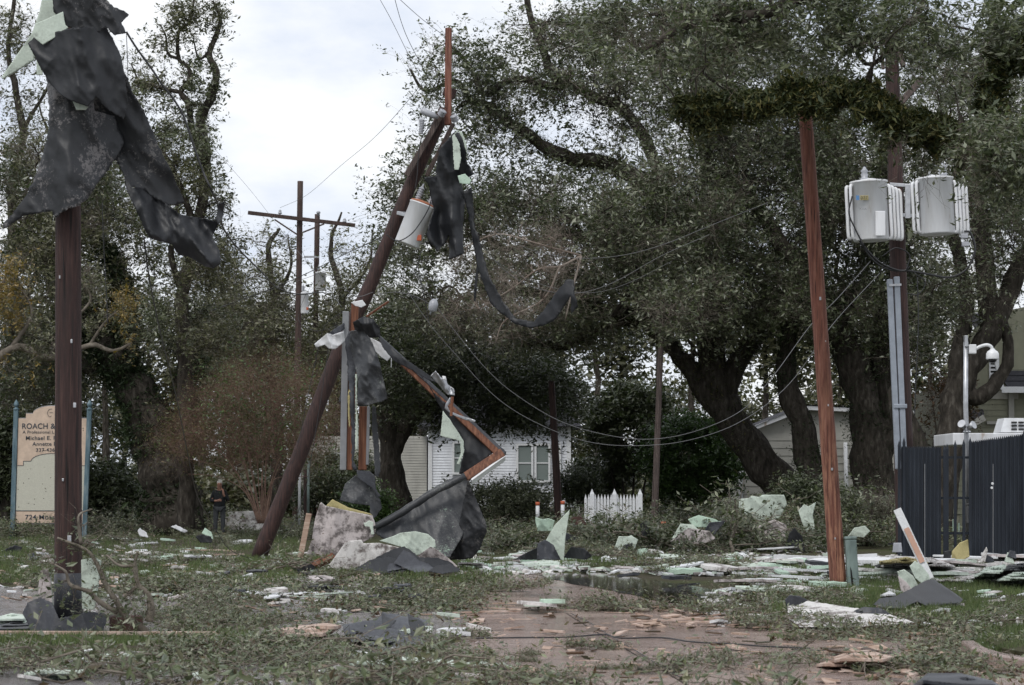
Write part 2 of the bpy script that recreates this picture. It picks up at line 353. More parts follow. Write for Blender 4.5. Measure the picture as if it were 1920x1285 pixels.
def wig(pts, amp=4, n=5, seed=0):
    r = random.Random(seed); o = []
    for i in range(len(pts)):
        a = pts[i]; b = pts[(i + 1) % len(pts)]
        for k in range(n):
            t_ = k / n; j = amp if k else 0
            o.append((a[0] + (b[0] - a[0]) * t_ + r.uniform(-j, j) * 2, a[1] + (b[1] - a[1]) * t_ + r.uniform(-j, j) * .35))
    return o
flat('street', [(-400, 1170), (-400, 1110), (0, 1098), (150, 1118), (330, 1128), (420, 1136), (520, 1128), (640, 1118), (780, 1135), (860, 1150), (905, 1168), (860, 1400), (-500, 1400)], .004, M['conc_grey'])
flat('driveway', [(780, 1400), (830, 1300), (855, 1200), (880, 1130), (935, 1098), (925, 1078), (1045, 1074), (1130, 1092), (1230, 1118), (1340, 1142), (1440, 1162), (1640, 1185), (1800, 1198), (1850, 1216), (2000, 1240), (2300, 1400)], .008, M['conc'])
flat('garden_path', wig([(252, 1062), (262, 1040), (225, 1018), (290, 1008), (400, 1012), (452, 1024), (440, 1040), (400, 1050), (470, 1056), (420, 1064)], 2, 4, 3), .008, M['path'])
flat('sidewalk', [(330, 1080), (420, 1070), (700, 1079), (720, 1088), (560, 1092), (430, 1086)], .010, M['conc'])
flat('side_street', [(1860, 1092), (2100, 1086), (2100, 1104), (1870, 1103)], .008, M['conc_grey'])
flat('puddle', wig([(1000, 1078), (1120, 1074), (1230, 1088), (1330, 1104), (1380, 1126), (1350, 1142), (1250, 1130), (1150, 1108), (1060, 1092)], 3, 6, 8), .014, M['water'])
flat('far_puddle', wig([(600, 1132), (690, 1124), (790, 1128), (780, 1142), (660, 1148)], 2, 5, 9), .010, M['water'])
for i_, (jp, jw) in enumerate([([(1062, 1150), (1110, 1180), (1165, 1212), (1230, 1250), (1300, 1292)], .016), ([(870, 1204), (1000, 1207), (1165, 1212), (1330, 1219), (1480, 1226)], .014), ([(905, 1168), (1062, 1170), (1300, 1176)], .012)]):
    jv = spline([G(x, y, .0105) for x, y in jp], 6); jm = MB()
    for k_ in range(len(jv) - 1):
        d_ = jv[k_ + 1] - jv[k_]; nn_ = np.array([-d_[1], d_[0], 0]) / np.linalg.norm(d_) * jw / 2
        jm.add([jv[k_] - nn_, jv[k_ + 1] - nn_, jv[k_ + 1] + nn_, jv[k_] + nn_], [(0, 1, 2, 3)])
    tag(jm.build('paving_joint', M['bark']), kind='structure')
# raised turf verges with a kerb edge
def verge(pts_px, h, name):
    top = [G(x, y, h) for x, y in pts_px]; bot = [G(x, y, h) * [1, 1, 0] for x, y in pts_px]; n = len(top)
    b_ = MB(); b_.add(top + bot, [tuple(range(n))] + [(i, (i + 1) % n, n + (i + 1) % n, n + i) for i in range(n)])
    o = b_.build(name, M['ground']); bm = bmesh.new(); bm.from_mesh(o.data); bmesh.ops.recalc_face_normals(bm, faces=bm.faces); bm.to_mesh(o.data); bm.free()
    return tag(o, kind='structure')
verge([(-200, 1226), (-200, 1205), (30, 1202), (400, 1203), (560, 1208), (540, 1220), (300, 1226)], .08, 'turf_verge')
verge([(1440, 1098), (1470, 1130), (1560, 1142), (1750, 1150), (1960, 1158), (2300, 1150), (2300, 1100), (1960, 1080), (1700, 1066), (1500, 1072)], .06, 'turf_lawn')
verge([(1842, 1196), (1990, 1183), (2300, 1180), (2300, 1240), (1960, 1230), (1880, 1216)], .10, 'turf_corner')
k = MB()
kp = [G(x, y, .11) for x, y in [(1815, 1205), (1835, 1218), (1870, 1229), (1960, 1243), (2300, 1256)]]
for i in range(len(kp) - 1): k.beam(kp[i] - [0, 0, .06], kp[i + 1] - [0, 0, .06], .16, .13, (0, 0, 1), .02)
tag(k.build('kerb', M['conc']), kind='structure')
# ================================================================ SHEETS (torn membranes, boards)
def sheet(name, outline, depth, mat_, th=.006, parent=None, step=None, fold=(0, 0, 0), noise_amp=.02, label=None, cat=None, group=None, edge_mat=None, seed=0, ground=False, tear=0.0, kind=None):
    """solid torn sheet. outline: photo pixels; depth: a number, a list of one depth per outline point, or a function (px, py) -> Y.
    ground=True: outline pixels lie on the ground and depth gives the height (number or function)."""
    o = np.array(outline, float); n = len(o)
    if 'foam' in name: tear = max(tear, .07)
    if 'roofing' in name and not ground: tear = max(tear, .16); th = min(th, .006)
    w_ = o.max(0) - o.min(0); step = step or max(1.8, max(w_) / 60)
    dv = np.array(depth, float) if isinstance(depth, (list, tuple)) else None
    bd = []; rr = random.Random(seed + n)
    for i in range(n):
        a, b_ = o[i], o[(i + 1) % n]; L = np.linalg.norm(b_ - a); k_ = max(1, int(L / step))
        nr = np.array([-(b_ - a)[1], (b_ - a)[0]]) / max(L, 1e-6)
        for j in range(k_):
            t_ = j / k_; jj = rr.gauss(0, 1) * tear * step if j else 0
            bd.append(a + (b_ - a) * t_ + nr * jj)
    bd = np.array(bd); nb = len(bd)
    xs = np.arange(o[:, 0].min(), o[:, 0].max(), step); 
    ys = np.arange(o[:, 1].min(), o[:, 1].max(), step if not ground else max(.8, step * .35))
    gx, gy = np.meshgrid(xs, ys); gp = np.stack([gx.ravel(), gy.ravel()], 1)
    jit = np.random.default_rng(seed).uniform(-.22, .22, gp.shape) * [step, ys[1] - ys[0] if len(ys) > 1 else step]; gp = gp + jit
    d = np.sqrt(((gp[:, None] - bd[None]) ** 2).sum(2)).min(1) if len(gp) else np.array([])
    gp = gp[d > (.5 * step if not ground else .3 * step)]
    sc_y = 1.0 if not ground else 4.0
    pts = np.vstack([bd, gp]) * [1, sc_y]
    vo, _, fo, *_r = delaunay_2d_cdt([Vector(p) for p in pts], [(i, (i + 1) % nb) for i in range(nb)], [list(range(nb))], 1, 1e-4)
    P2 = np.array([list(v) for v in vo]) / [1, sc_y]
    sd = Vector((seed * 3.1, seed * 1.7, 0)); fa, ff, fang = fold
    V = []
    for x, y in P2:
        if dv is not None:
            dd = 1 / (((o - [x, y]) ** 2).sum(1) + 4) ** 1.2; Y = (dd * dv).sum() / dd.sum()
        elif callable(depth): Y = depth(x, y)
        else: Y = depth
        if ground:
            q = G(x, y, 0); edge = min(1, max(0, np.sqrt(((bd - [x, y]) ** 2).sum(1)).min() / (step * 1.5)))
            fy = (o[:, 1].max() - y) / max(1e-3, w_[1]); hz = Y * min(1, fy * 1.5) + noise_amp * min(1, .25 + fy * 2) * (1 + noise.noise(Vector(q) * 1.6 + sd) * 1.6) * (.35 + .65 * edge)
            if fa: hz += fa * min(1, fy * 2.5) * (.5 + .5 * math.sin((q[0] * math.cos(fang) + q[1] * math.sin(fang)) * ff + 3 * noise.noise(Vector(q) * .7 + sd)))
            V.append(G(x, y, min(1.2, max(.012, hz))))
        else:
            q = P(x, y, Y); v3 = Vector((q[0] * 1.25 + q[2] * .5, q[2] * .55 - q[0] * .3, 0)) * (1.5 if Y > 30 else 1.7) + sd
            r1n = 1 - abs(noise.noise(v3)) * 2.6; r2n = 1 - abs(noise.noise(v3 * 2.3 + Vector((7, 3, 1)))) * 2.6
            nn = -noise_amp * (r1n * 1.1 + r2n * .30 + (1 - abs(noise.noise(v3 * 5.5)) * 2.6) * .13) + noise_amp * .7 * noise.noise(v3 * .6)
            if fa: nn += fa * math.sin((q[0] * math.cos(fang) + q[2] * math.sin(fang)) * ff + 2.2 * noise.noise(Vector((q[0], q[2], 0)) * 1.1 + sd))
            q = P(x, y, Y + nn)
            zm = .08 if x > 1440 and 1066 < y < 1172 else .02
            if q[2] < zm: q = G(x, y, zm + abs(nn) * .3)
            V.append(q)
    V = np.array(V); nv = len(V)
    off = np.array([0, 0, -th]) if ground else np.array([0, th, 0])
    f = []; m_ = []
    for q in fo:
        q = list(q)
        a, b_, c = V[q[0]], V[q[1]], V[q[2]]; nn = np.cross(b_ - a, c - a)
        if (nn @ (-off)) < 0: q.reverse()
        f.append(tuple(q)); m_.append(0); f.append(tuple(nv + i for i in reversed(q))); m_.append(0)
    es = {}
    for q in f[::2]:
        for i in range(len(q)):
            e = (q[i], q[(i + 1) % len(q)]); es[e] = 1
    for (a, b_) in list(es):
        if (b_, a) not in es: f.append((b_, a, nv + a, nv + b_)); m_.append(1)
    mb = MB(); mb.v = [tuple(q) for q in np.vstack([V, V + off])]; mb.f = f; mb.m = m_
    ob = mb.build(name, [mat_, edge_mat or mat_], parent)
    ob.data.polygons.foreach_set('use_smooth', [k_ == 0 for k_ in m_])
    if label: tag(ob, label, cat, group)
    if kind: ob['kind'] = kind
    return ob
def board(name, a, b_, wd, th, mat_, label=None, cat=None, parent=None, group=None, side=None):
    mb = MB(); mb.beam(a, b_, wd, th, side, min(wd, th) * .12); ob = mb.build(name, mat_, parent)
    return tag(ob, label, cat, group) if label else ob
def wire(px, Y, label, r=.012, mat_='wire', cat='cable', name='cable', group=None, n=8):
    """px: photo points; Y: depth or list of depths"""
    Ys = Y if isinstance(Y, (list, tuple)) else [Y] * len(px)
    p = spline([P(x, y, d) for (x, y), d in zip(px, Ys)], n); mb = MB(); mb.tube(p, r, 5)
    return tag(mb.build(name, M[mat_], smooth=True), label, cat, group)
# ================================================================ TREE ENGINE
def attach(cloud, crad, T, r, wob=.12, K=7, rmax=.5, taper=.35, rlen=.012, up=.1, far=0.0):
    """paths from the nearest points of a cloud to targets; returns (N,K+1,3) points and (N,K+1) radii"""
    idx = np.empty(len(T), int)
    for i in range(0, len(T), 1500):
        D = ((T[i:i + 1500, None, :] - cloud[None]) ** 2).sum(2)
        if far: D = D * (1 + far * r.random(D.shape))
        idx[i:i + 1500] = D.argmin(1)
    S = cloud[idx]; d = T - S; L = np.linalg.norm(d, axis=1, keepdims=True) + 1e-6
    tt = np.linspace(0, 1, K + 1)[None, :, None]
    mid = (S + T) / 2 + r.normal(0, wob, S.shape) * L + np.array([0, 0, up]) * L
    Pth = (1 - tt) ** 2 * S[:, None] + 2 * tt * (1 - tt) * mid[:, None] + tt ** 2 * T[:, None]
    jit = r.normal(0, 1, Pth.shape) * (L[:, None] * wob * .33) * np.sin(np.pi * np.clip(tt, 0, 1)) ; Pth = Pth + jit
    r0 = np.minimum(crad[idx] * rmax, rlen * L[:, 0] + .004); rad = r0[:, None] * (1 - (1 - taper) * np.linspace(0, 1, K + 1)[None])
    return Pth, rad
def tubes_np(Pth, rad, S=4):
    N, K1, _ = Pth.shape
    t_ = np.gradient(Pth, axis=1); t_ /= np.linalg.norm(t_, axis=2, keepdims=True) + 1e-9
    ref = np.where(np.abs(t_[..., 2:3]) > .8, np.array([1., 0, 0]), np.array([0, 0, 1.]))
    x = np.cross(t_, ref); x /= np.linalg.norm(x, axis=2, keepdims=True) + 1e-9; y = np.cross(t_, x)
    a = np.arange(S) * 2 * np.pi / S
    V = Pth[:, :, None] + rad[:, :, None, None] * (x[:, :, None] * np.cos(a)[None, None, :, None] + y[:, :, None] * np.sin(a)[None, None, :, None])
    V = V.reshape(-1, 3); i, k_, s = np.meshgrid(np.arange(N), np.arange(K1 - 1), np.arange(S), indexing='ij')
    b_ = (i * K1 + k_) * S; s2 = (s + 1) % S
    Q = np.stack([b_ + s, b_ + s2, b_ + S + s2, b_ + S + s], -1).reshape(-1, 4)
    return V, Q
def leaves_np(C, l, r, wr=.38, droop=0.0, lv=.5):
    """one rhombic leaf per centre"""
    n = len(C); d = r.normal(0, 1, (n, 3)); d[:, 2] = d[:, 2] * .6 - droop; d /= np.linalg.norm(d, axis=1, keepdims=True)
    u = r.normal(0, .62, (n, 3)) + np.array([0, 0, 1.0]); s = np.cross(d, u); s /= np.linalg.norm(s, axis=1, keepdims=True) + 1e-9
    L = (l * (1 + lv * r.normal(0, 1, (n, 1)))).clip(l * .4); nrm = np.cross(d, s)
    a = C - d * L * .5; b_ = C + d * L * .5; m1 = C + s * L * wr * .5 - d * L * .03 + nrm * L * .06; m2 = C - s * L * wr * .5 - d * L * .03 + nrm * L * .06
    V = np.stack([a, m1, b_, m2], 1).reshape(-1, 3); return V, np.arange(4 * n).reshape(-1, 4)
def join(lst):
    V = []; Q = []; b_ = 0
    for v, q in lst: V.append(v); Q.append(q + b_); b_ += len(v)
    return np.vstack(V), np.vstack(Q)
def limb_path(pts, r0, r1, Y0):
    """pts (px, py[, Y]) -> smooth world points and radii"""
    w_ = np.array([P(p[0], p[1], p[2] if len(p) > 2 else Y0) for p in pts]); s = spline(w_, 5)
    return s, np.linspace(r0, r1, len(s))
def moss_np(pts, rad, r, per_m=260, l=.12, hang=.5):
    """a patchy mat of small fern fronds round a limb, thicker in clumps and hanging below"""
    C = []
    for i in range(len(pts) - 1):
        a, b_ = pts[i], pts[i + 1]; L = np.linalg.norm(b_ - a); k = max(0, noise.noise(Vector(a) * 1.1 + Vector((3, 1, 2))) * 1.3 + .75)
        n = max(2, int(L * per_m * 3.0 * k)); ax = (b_ - a) / max(L, 1e-6)
        d = r.normal(0, 1, (n, 3)); d -= ax * (d @ ax)[:, None]; d /= np.linalg.norm(d, axis=1, keepdims=True); t_ = r.random((n, 1))
        bump_ = np.array([noise.noise(Vector((a + (b_ - a) * t_[j] + d[j] * .2) * 4.0)) for j in range(n)]).clip(-.3, 1)[:, None]
        low = (d[:, 2:3] < 0) * (.75 + .6 * noise.noise(Vector(a) * 2.3)) + .6
        C.append(a + (b_ - a) * t_ + d * (rad[i] * .85 + l * (.15 + np.abs(r.normal(0, .5, (n, 1)))) * (.7 + 1.5 * bump_) * low) + np.array([0, 0, -.12 * l]))
    C = np.vstack(C); return leaves_np(C, l * .34, r, .3, .55, .6)
def tree(name, label, cat, limbs, blobs, Y, n=(40, 400, 3000), per=12, leaf=.10, lm='oakleaf', bark='bark', twigm=None, seed=1, moss=(), moss_m='fern', moss_l=.14, moss_d=260, group=None, spread=.9, twr=.006, wr=.38, lsp=.16, bare=0, up=.1, droop=0.2, base=None, rl=.011):
    """limbs: (points, r0, r1); blobs: (px, py, Y, rx_px, ry_px, rY_m, weight); n: counts of boughs, branches, twigs"""
    r = np.random.default_rng(seed); mb = MB(); cl = []; cr = []; mo = []
    for i, (pts, r0, r1) in enumerate(limbs):
        s, rd = limb_path(pts, r0, r1, Y); s = s + np.array([[noise.noise(Vector(q) * .9 + Vector((c * 9, seed, 0))) for c in range(3)] for q in s]) * np.linspace(.3, 1, len(s))[:, None] * min(.25, r0 * 1.2)
        mb.tube(s, rd, 10, rough=.35, seed=seed + i); cl.append(s); cr.append(rd)
        if i in moss: mo.append(moss_np(s, rd, r, moss_d, moss_l))
    e = empty(name, base if base is not None else [cl[0][0][0], cl[0][0][1], 0], label, cat, group)
    mb.build('trunk', M[bark], e, True)
    if mo: v, q = join(mo); mesh_np('moss', v, q, M[moss_m], e)
    cl = np.vstack(cl); cr = np.concatenate(cr)
    B = np.array([(b_ if len(b_) == 7 else (*b_, 1)) for b_ in blobs], float); wt = B[:, 6] * B[:, 3] * B[:, 4]; wt /= wt.sum()
    def sample(k_, shell=.45):
        j = r.choice(len(B), k_, p=wt); d = r.normal(0, 1, (k_, 3)); d /= np.linalg.norm(d, axis=1, keepdims=True); d *= (shell + (1 - shell) * r.random((k_, 1))) ** .6
        b_ = B[j]; return np.array([P(b_[i, 0] + d[i, 0] * b_[i, 3], b_[i, 1] + d[i, 1] * b_[i, 4], b_[i, 2] + d[i, 2] * b_[i, 5]) for i in range(k_)])
    W = []
    T1 = sample(n[0], .2); p1, r1_ = attach(cl, cr, T1, r, .13, 9, .6, .3, .014, up); W.append(tubes_np(p1, r1_, 6))
    c2 = np.vstack([cl, p1.reshape(-1, 3)]); q2 = np.concatenate([cr, r1_.ravel()])
    T2 = sample(n[1]); p2, r2_ = attach(c2, q2, T2, r, .15, 7, .6, .3, rl, up, .5); W.append(tubes_np(p2, r2_, 4))
    c3 = p2[:, 2:].reshape(-1, 3); q3 = r2_[:, 2:].ravel()
    ii = r.integers(0, len(c3), n[2]); T3 = c3[ii] + r.normal(0, spread * .5, (n[2], 3)); T3[:, 2] -= .05
    S3 = c3[ii]; d = T3 - S3; L = np.linalg.norm(d, axis=1, keepdims=True); T3 = S3 + d * np.minimum(1, spread * 1.3 / L)
    tt = np.linspace(0, 1, 5)[None, :, None]; L = np.minimum(L, spread * 1.3)
    p3 = S3[:, None] * (1 - tt) + T3[:, None] * tt + r.normal(0, .09, (n[2], 5, 3)) * L[:, None] * (tt > 0)
    rt = np.minimum(q3[ii] * .7, twr)[:, None] * np.linspace(1, .45, 5)[None]
    v, q = join(W); mesh_np('boughs', v, q, M[bark], e)
    v, q = tubes_np(p3, rt, 3)
    mesh_np('twigs', v, q, M[twigm or bark], e)
    if per > 0:
        cn = np.array([noise.noise(Vector(c) * .8 + Vector((seed, 0, 0))) for c in p3[:, 4]]); keep = (r.random(n[2]) >= bare + .12) & (cn > -.22 - .25 * r.random(n[2])); pk = p3[keep]; m_ = len(pk)
        j = np.repeat(np.arange(m_), per); t_ = (1.04 - .72 * r.random(m_ * per) ** 1.7) * 4; i0 = np.clip(t_.astype(int), 0, 3); fr = (t_ - i0)[:, None]
        C = pk[j, i0] * (1 - fr) + pk[j, i0 + 1] * fr + r.normal(0, lsp * .24, (m_ * per, 3))
        v, q = leaves_np(C, leaf, r, wr, droop); 
        lms = lm if isinstance(lm, (list, tuple)) else [lm]
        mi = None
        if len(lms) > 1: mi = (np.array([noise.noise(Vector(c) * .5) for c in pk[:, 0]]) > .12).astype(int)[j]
        mesh_np('foliage', v, q, [M[x] for x in lms], e, mi=mi)
    return e
# ================================================================ TREES
# great oak in the middle, its trunks behind the picket fence line
tree('oak_tree', 'huge spreading live oak with mossy forked trunks beside the grey sided shed', 'tree', [
    ([(1500, 992), (1462, 905), (1398, 830), (1352, 748), (1335, 650), (1358, 565), (1310, 480), (1250, 400), (1180, 322), (1060, 292), (985, 250), (935, 205), (885, 190), (860, 205)], .66, .05),
    ([(1398, 830), (1345, 765), (1290, 690), (1245, 640), (1180, 600), (1080, 640), (990, 650)], .42, .10),
    ([(1352, 748), (1385, 680), (1440, 600), (1500, 570), (1600, 540)], .42, .16),
    ([(1250, 400), (1215, 270), (1150, 195), (1050, 150), (1010, 80), (990, -10), (1000, -80)], .22, .09),
    ([(1358, 565), (1240, 588), (1160, 590), (1060, 560), (960, 545), (880, 560)], .30, .08),
    ([(1050, 165), (960, 150), (905, 178), (880, 120), (835, 80)], .14, .05),
    ([(1310, 480), (1330, 330), (1300, 180), (1320, 40)], .30, .12),
    ([(885, 190), (850, 150), (800, 170), (770, 130)], .10, .04),
    ([(1310, 480), (1180, 470), (1060, 440), (960, 470), (880, 440), (800, 470)], .22, .05),
], [(1020, 120, 80, 190, 110, 4, .9), (850, 160, 80, 95, 90, 3, .55), (900, 330, 80, 180, 120, 5, .9), (780, 430, 79, 90, 120, 4, .9), (1080, 430, 80, 200, 130, 6), (940, 560, 79, 240, 110, 6, 1.1), (1250, 300, 82, 170, 220, 6), (1330, 500, 81, 210, 120, 6, .9), (1230, 80, 84, 200, 110, 6), (1150, 620, 80, 180, 50, 5, .7), (1420, 320, 84, 150, 200, 5, .8), (1240, 420, 74, 150, 110, 2, 1.1), (1300, 560, 73, 120, 60, 2, .9), (960, 400, 76, 130, 80, 2, .6), (1245, 590, 71, 60, 32, 1, .7)],
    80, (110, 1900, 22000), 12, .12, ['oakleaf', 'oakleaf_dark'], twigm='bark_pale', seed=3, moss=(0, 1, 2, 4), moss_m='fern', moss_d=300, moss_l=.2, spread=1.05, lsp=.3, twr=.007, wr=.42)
tree('oak_tree', 'low dark oak with a stout black trunk in front of the white clapboard house', 'tree', [
    ([(742, 992), (741, 930), (738, 860), (728, 800), (700, 740)], .60, .22), ([(738, 850), (770, 790), (830, 740), (900, 700)], .32, .10), ([(738, 840), (735, 740), (760, 640)], .26, .1)],
    [(755, 710, 86, 110, 85, 5), (880, 740, 87, 140, 72, 4, 1), (1010, 745, 88, 110, 70, 4, 1.1), (820, 620, 86, 150, 70, 4, .8)],
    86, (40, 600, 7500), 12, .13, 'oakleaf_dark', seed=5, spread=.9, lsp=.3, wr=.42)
tree('oak_tree', 'oak with two thick ivy clad trunks rising behind the red utility pole', 'tree', [
    ([(1645, 1000), (1640, 900), (1625, 780), (1590, 660), (1540, 560), (1480, 480), (1420, 400)], .78, .2),
    ([(1522, 1000), (1522, 900), (1500, 790), (1470, 690), (1490, 580), (1540, 450), (1580, 300)], .5, .14),
    ([(1640, 880), (1668, 780), (1650, 640), (1690, 500), (1660, 350), (1700, 200)], .5, .15),
    ([(1590, 660), (1520, 600), (1420, 590), (1330, 600)], .3, .1),
    ([(1500, 565), (1560, 560), (1600, 572)], .16, .12)],
    [(1500, 420, 78, 190, 130, 5), (1640, 340, 78, 140, 180, 5), (1560, 570, 77, 190, 60, 5, .9), (1450, 200, 80, 180, 150, 5), (1690, 560, 79, 100, 130, 4, .8), (1400, 600, 78, 120, 40, 3, .7)],
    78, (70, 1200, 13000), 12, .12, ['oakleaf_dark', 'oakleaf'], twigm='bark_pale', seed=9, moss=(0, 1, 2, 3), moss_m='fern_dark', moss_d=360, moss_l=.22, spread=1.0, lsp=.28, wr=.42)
tree('oak_tree', 'thick forked oak spreading above the security camera and dark fence', 'tree', [
    ([(1745, 1010), (1765, 900), (1785, 800), (1800, 730), (1850, 640), (1890, 560), (1930, 470), (1990, 360)], .55, .2),
    ([(1795, 760), (1800, 650), (1812, 560), (1785, 430), (1800, 300)], .3, .12),
    ([(1745, 1010), (1735, 900), (1700, 800), (1690, 700)], .55, .2), ([(1800, 735), (1845, 740), (1890, 660), (1870, 560)], .3, .1), ([(1860, 620), (1830, 300), (1850, 120), (1875, -40)], .3, .18)],
    [(1830, 420, 70, 130, 130, 5), (1800, 180, 72, 160, 150, 5), (1760, 600, 71, 80, 70, 3, .6), (1910, 300, 70, 100, 180, 4), (1840, 560, 70, 70, 60, 3, .4)],
    70, (50, 700, 7500), 10, .11, ['oakleaf', 'oakleaf_dark'], twigm='bark_pale', seed=12, moss=(2,), spread=1.0, lsp=.28, moss_m='fern_dark', bare=.15)
# near oak overhanging from the right
tree('oak_tree', 'near oak reaching in from the right with long mossy fern covered limbs', 'tree', [
    ([(2420, 1113), (2400, 900), (2330, 650), (2200, 430), (2060, 320)], .55, .25),
    ([(2200, 430, 34), (2060, 320, 34), (1960, 262, 33.5), (1850, 262, 33), (1755, 243, 33), (1672, 222, 33), (1625, 168, 33), (1530, 152, 33), (1400, 182, 33), (1300, 192, 33), (1262, 180, 33)], .19, .07),
    ([(2060, 320), (2040, 180), (1960, 85), (1890, 92), (1862, 150), (1842, 215)], .14, .03),
    ([(2200, 430), (2150, 100), (2000, -120), (1750, -70), (1550, -10), (1400, 20), (1280, 40), (1180, 90)], .2, .04),
    ([(1750, -70), (1720, 30), (1640, 120), (1590, 70)], .06, .02), ([(1400, 20), (1380, 90), (1320, 130), (1360, 170)], .05, .015)],
    [(1250, 60, 34.5, 190, 85, 2, .9), (1500, 15, 35, 210, 85, 2, 1.0), (1760, 50, 34, 200, 100, 2.5, .8), (1900, 290, 31.5, 110, 75, 1.6, 1.3), (1450, 100, 36, 150, 40, 1, .4), (1740, 290, 33, 110, 50, .8, .25)],
    34, (44, 420, 4600), 13, .08, 'oakleaf_near', twigm='bark_pale', seed=21, moss=(1, 2), moss_m='fern', moss_d=5200, moss_l=.22, spread=.5, twr=.0035, lsp=.14, wr=.36)
# left: twisting tree against the sky
TW = [([(350, 1000), (350, 900), (348, 700), (338, 620), (348, 520), (365, 430), (385, 330), (378, 234), (398, 187), (400, 134), (390, 100), (408, 53), (415, 33), (402, 6)], .27, .035),
      ([(385, 330), (362, 254), (355, 200), (338, 174), (355, 154), (351, 127), (334, 110), (334, 60), (355, 42), (366, 0)], .11, .03),
      ([(334, 110), (314, 100), (311, 67), (300, 45)], .05, .02), ([(338, 174), (300, 165), (262, 155), (245, 120)], .06, .02), ([(390, 100), (372, 110), (362, 75)], .045, .02),
      ([(355, 42), (330, 20), (325, 5)], .04, .015), ([(365, 430), (330, 330), (280, 250), (262, 200)], .12, .03), ([(348, 560), (320, 480), (335, 400), (300, 330)], .12, .03)]
tree('twisted_tree', 'tall twisted oak with bare looped top standing against the pale sky', 'tree', TW,
    [(350, 40, 72, 40, 38, 1, 1.4), (405, 40, 72, 16, 34, .8, 1.4), (312, 78, 72, 24, 38, .8, 1.2), (376, 150, 72, 36, 60, 1, 1.0), (285, 175, 72, 45, 40, 1, 1), (350, 270, 72, 75, 60, 2, 1), (340, 380, 72, 100, 80, 3, 1), (390, 470, 72, 70, 60, 3, .8), (350, 590, 72, 120, 90, 3, .8)],
    72, (36, 480, 5200), 12, .10, ['leftleaf', 'oakleaf'], twigm='bark_pale', seed=31, spread=.55, lsp=.2, twr=.006, bare=.1)
tree('ivy_tree', 'leaning black trunk shaggy with ferns behind the painted law office sign', 'tree', [
    ([(322, 1003), (316, 930), (300, 850), (262, 750), (212, 670), (160, 590), (95, 500), (40, 430)], 1.0, .18),
    ([(310, 900), (340, 800), (352, 700), (345, 620)], .45, .25), ([(262, 750), (230, 640), (235, 540), (180, 430)], .4, .12), ([(180, 700), (90, 640), (20, 600)], .2, .08)],
    [(70, 520, 76, 110, 130, 4), (200, 460, 77, 120, 110, 4), (110, 330, 78, 130, 110, 4, .8), (250, 600, 76, 110, 70, 3, .8), (60, 700, 78, 120, 80, 3, .8), (170, 690, 78, 110, 70, 3, .6)],
    76, (50, 800, 9000), 11, .12, ['leftleaf', 'oakleaf_dark'], twigm='bark_pale', seed=33, moss=(0, 1, 2), moss_m='fern_dark', moss_d=900, moss_l=.36, spread=.9, lsp=.28, bare=.1)
tree('oak_tree', 'sparse half stripped tree at the far left edge under the hanging mint board', 'tree', [
    ([(20, 1000), (15, 800), (30, 600), (20, 400), (40, 250), (20, 100), (35, -30)], .28, .06), ([(30, 600), (90, 450), (100, 300), (75, 200)], .12, .03), ([(40, 250), (90, 160), (110, 90)], .08, .02), ([(30, 600), (-40, 450), (-20, 300)], .12, .04)],
    [(30, 60, 84, 45, 60, 2, .9), (30, 160, 84, 60, 70, 2, .9), (60, 300, 84, 80, 100, 3, .7), (220, 330, 85, 80, 90, 3, .7), (255, 130, 84, 40, 60, 2, .5)],
    84, (30, 260, 2700), 7, .12, 'leftleaf', twigm='bark_pale', seed=35, spread=.9, lsp=.22, bare=.35)
tree('ochre_tree', 'slender pale branched tree with patches of ochre yellow leaves by the dark pole', 'tree', [
    ([(-60, 1020), (-70, 850), (-40, 720), (20, 655), (95, 668), (165, 652), (215, 658), (250, 640)], .16, .025),
    ([(20, 655), (60, 590), (40, 540)], .06, .02), ([(95, 668), (140, 600), (170, 560), (150, 520)], .05, .02), ([(165, 652), (200, 600), (235, 575)], .04, .015), ([(-40, 720), (-20, 600), (30, 480)], .1, .02)],
    [(172, 525, 60, 22, 35, 1, 1.4), (232, 575, 60, 20, 38, 1, 1.5), (178, 600, 60, 34, 30, 1, .8), (25, 500, 60, 34, 34, 1, 1.0), (15, 560, 60, 34, 40, 1, 1.0), (70, 620, 60, 60, 40, 1, .5), (245, 640, 60, 14, 14, .5, .6), (50, 690, 60, 50, 20, 1, .5)],
    60, (26, 150, 1500), 9, .075, ['yellowleaf', 'leftleaf'], bark='bark_pale', twigm='bark_pale', seed=37, spread=.4, lsp=.14, twr=.005, bare=.25)
tree('oak_tree', 'hazy thin branched tree behind the wooden crossarm poles', 'tree', [
    ([(515, 975), (520, 800), (505, 650), (515, 560), (500, 470), (520, 430)], .35, .07), ([(515, 560), (545, 500), (540, 440)], .12, .03), ([(505, 650), (440, 580), (430, 500)], .16, .04), ([(640, 975), (635, 700), (640, 560), (620, 470), (640, 400)], .3, .05), ([(640, 560), (690, 500), (700, 430)], .1, .03)],
    [(460, 560, 115, 90, 80, 4, 1.1), (500, 470, 115, 60, 40, 3, .4), (640, 490, 115, 60, 60, 4, .4), (600, 600, 115, 110, 55, 4, 1.4), (430, 630, 112, 100, 80, 4, 1.4), (700, 550, 115, 60, 80, 3, .9), (560, 680, 114, 130, 50, 3, 1.6)],
    115, (60, 750, 8500), 9, .16, 'leftleaf', twigm='bark_pale', seed=39, spread=1.2, lsp=.35, bare=.25)
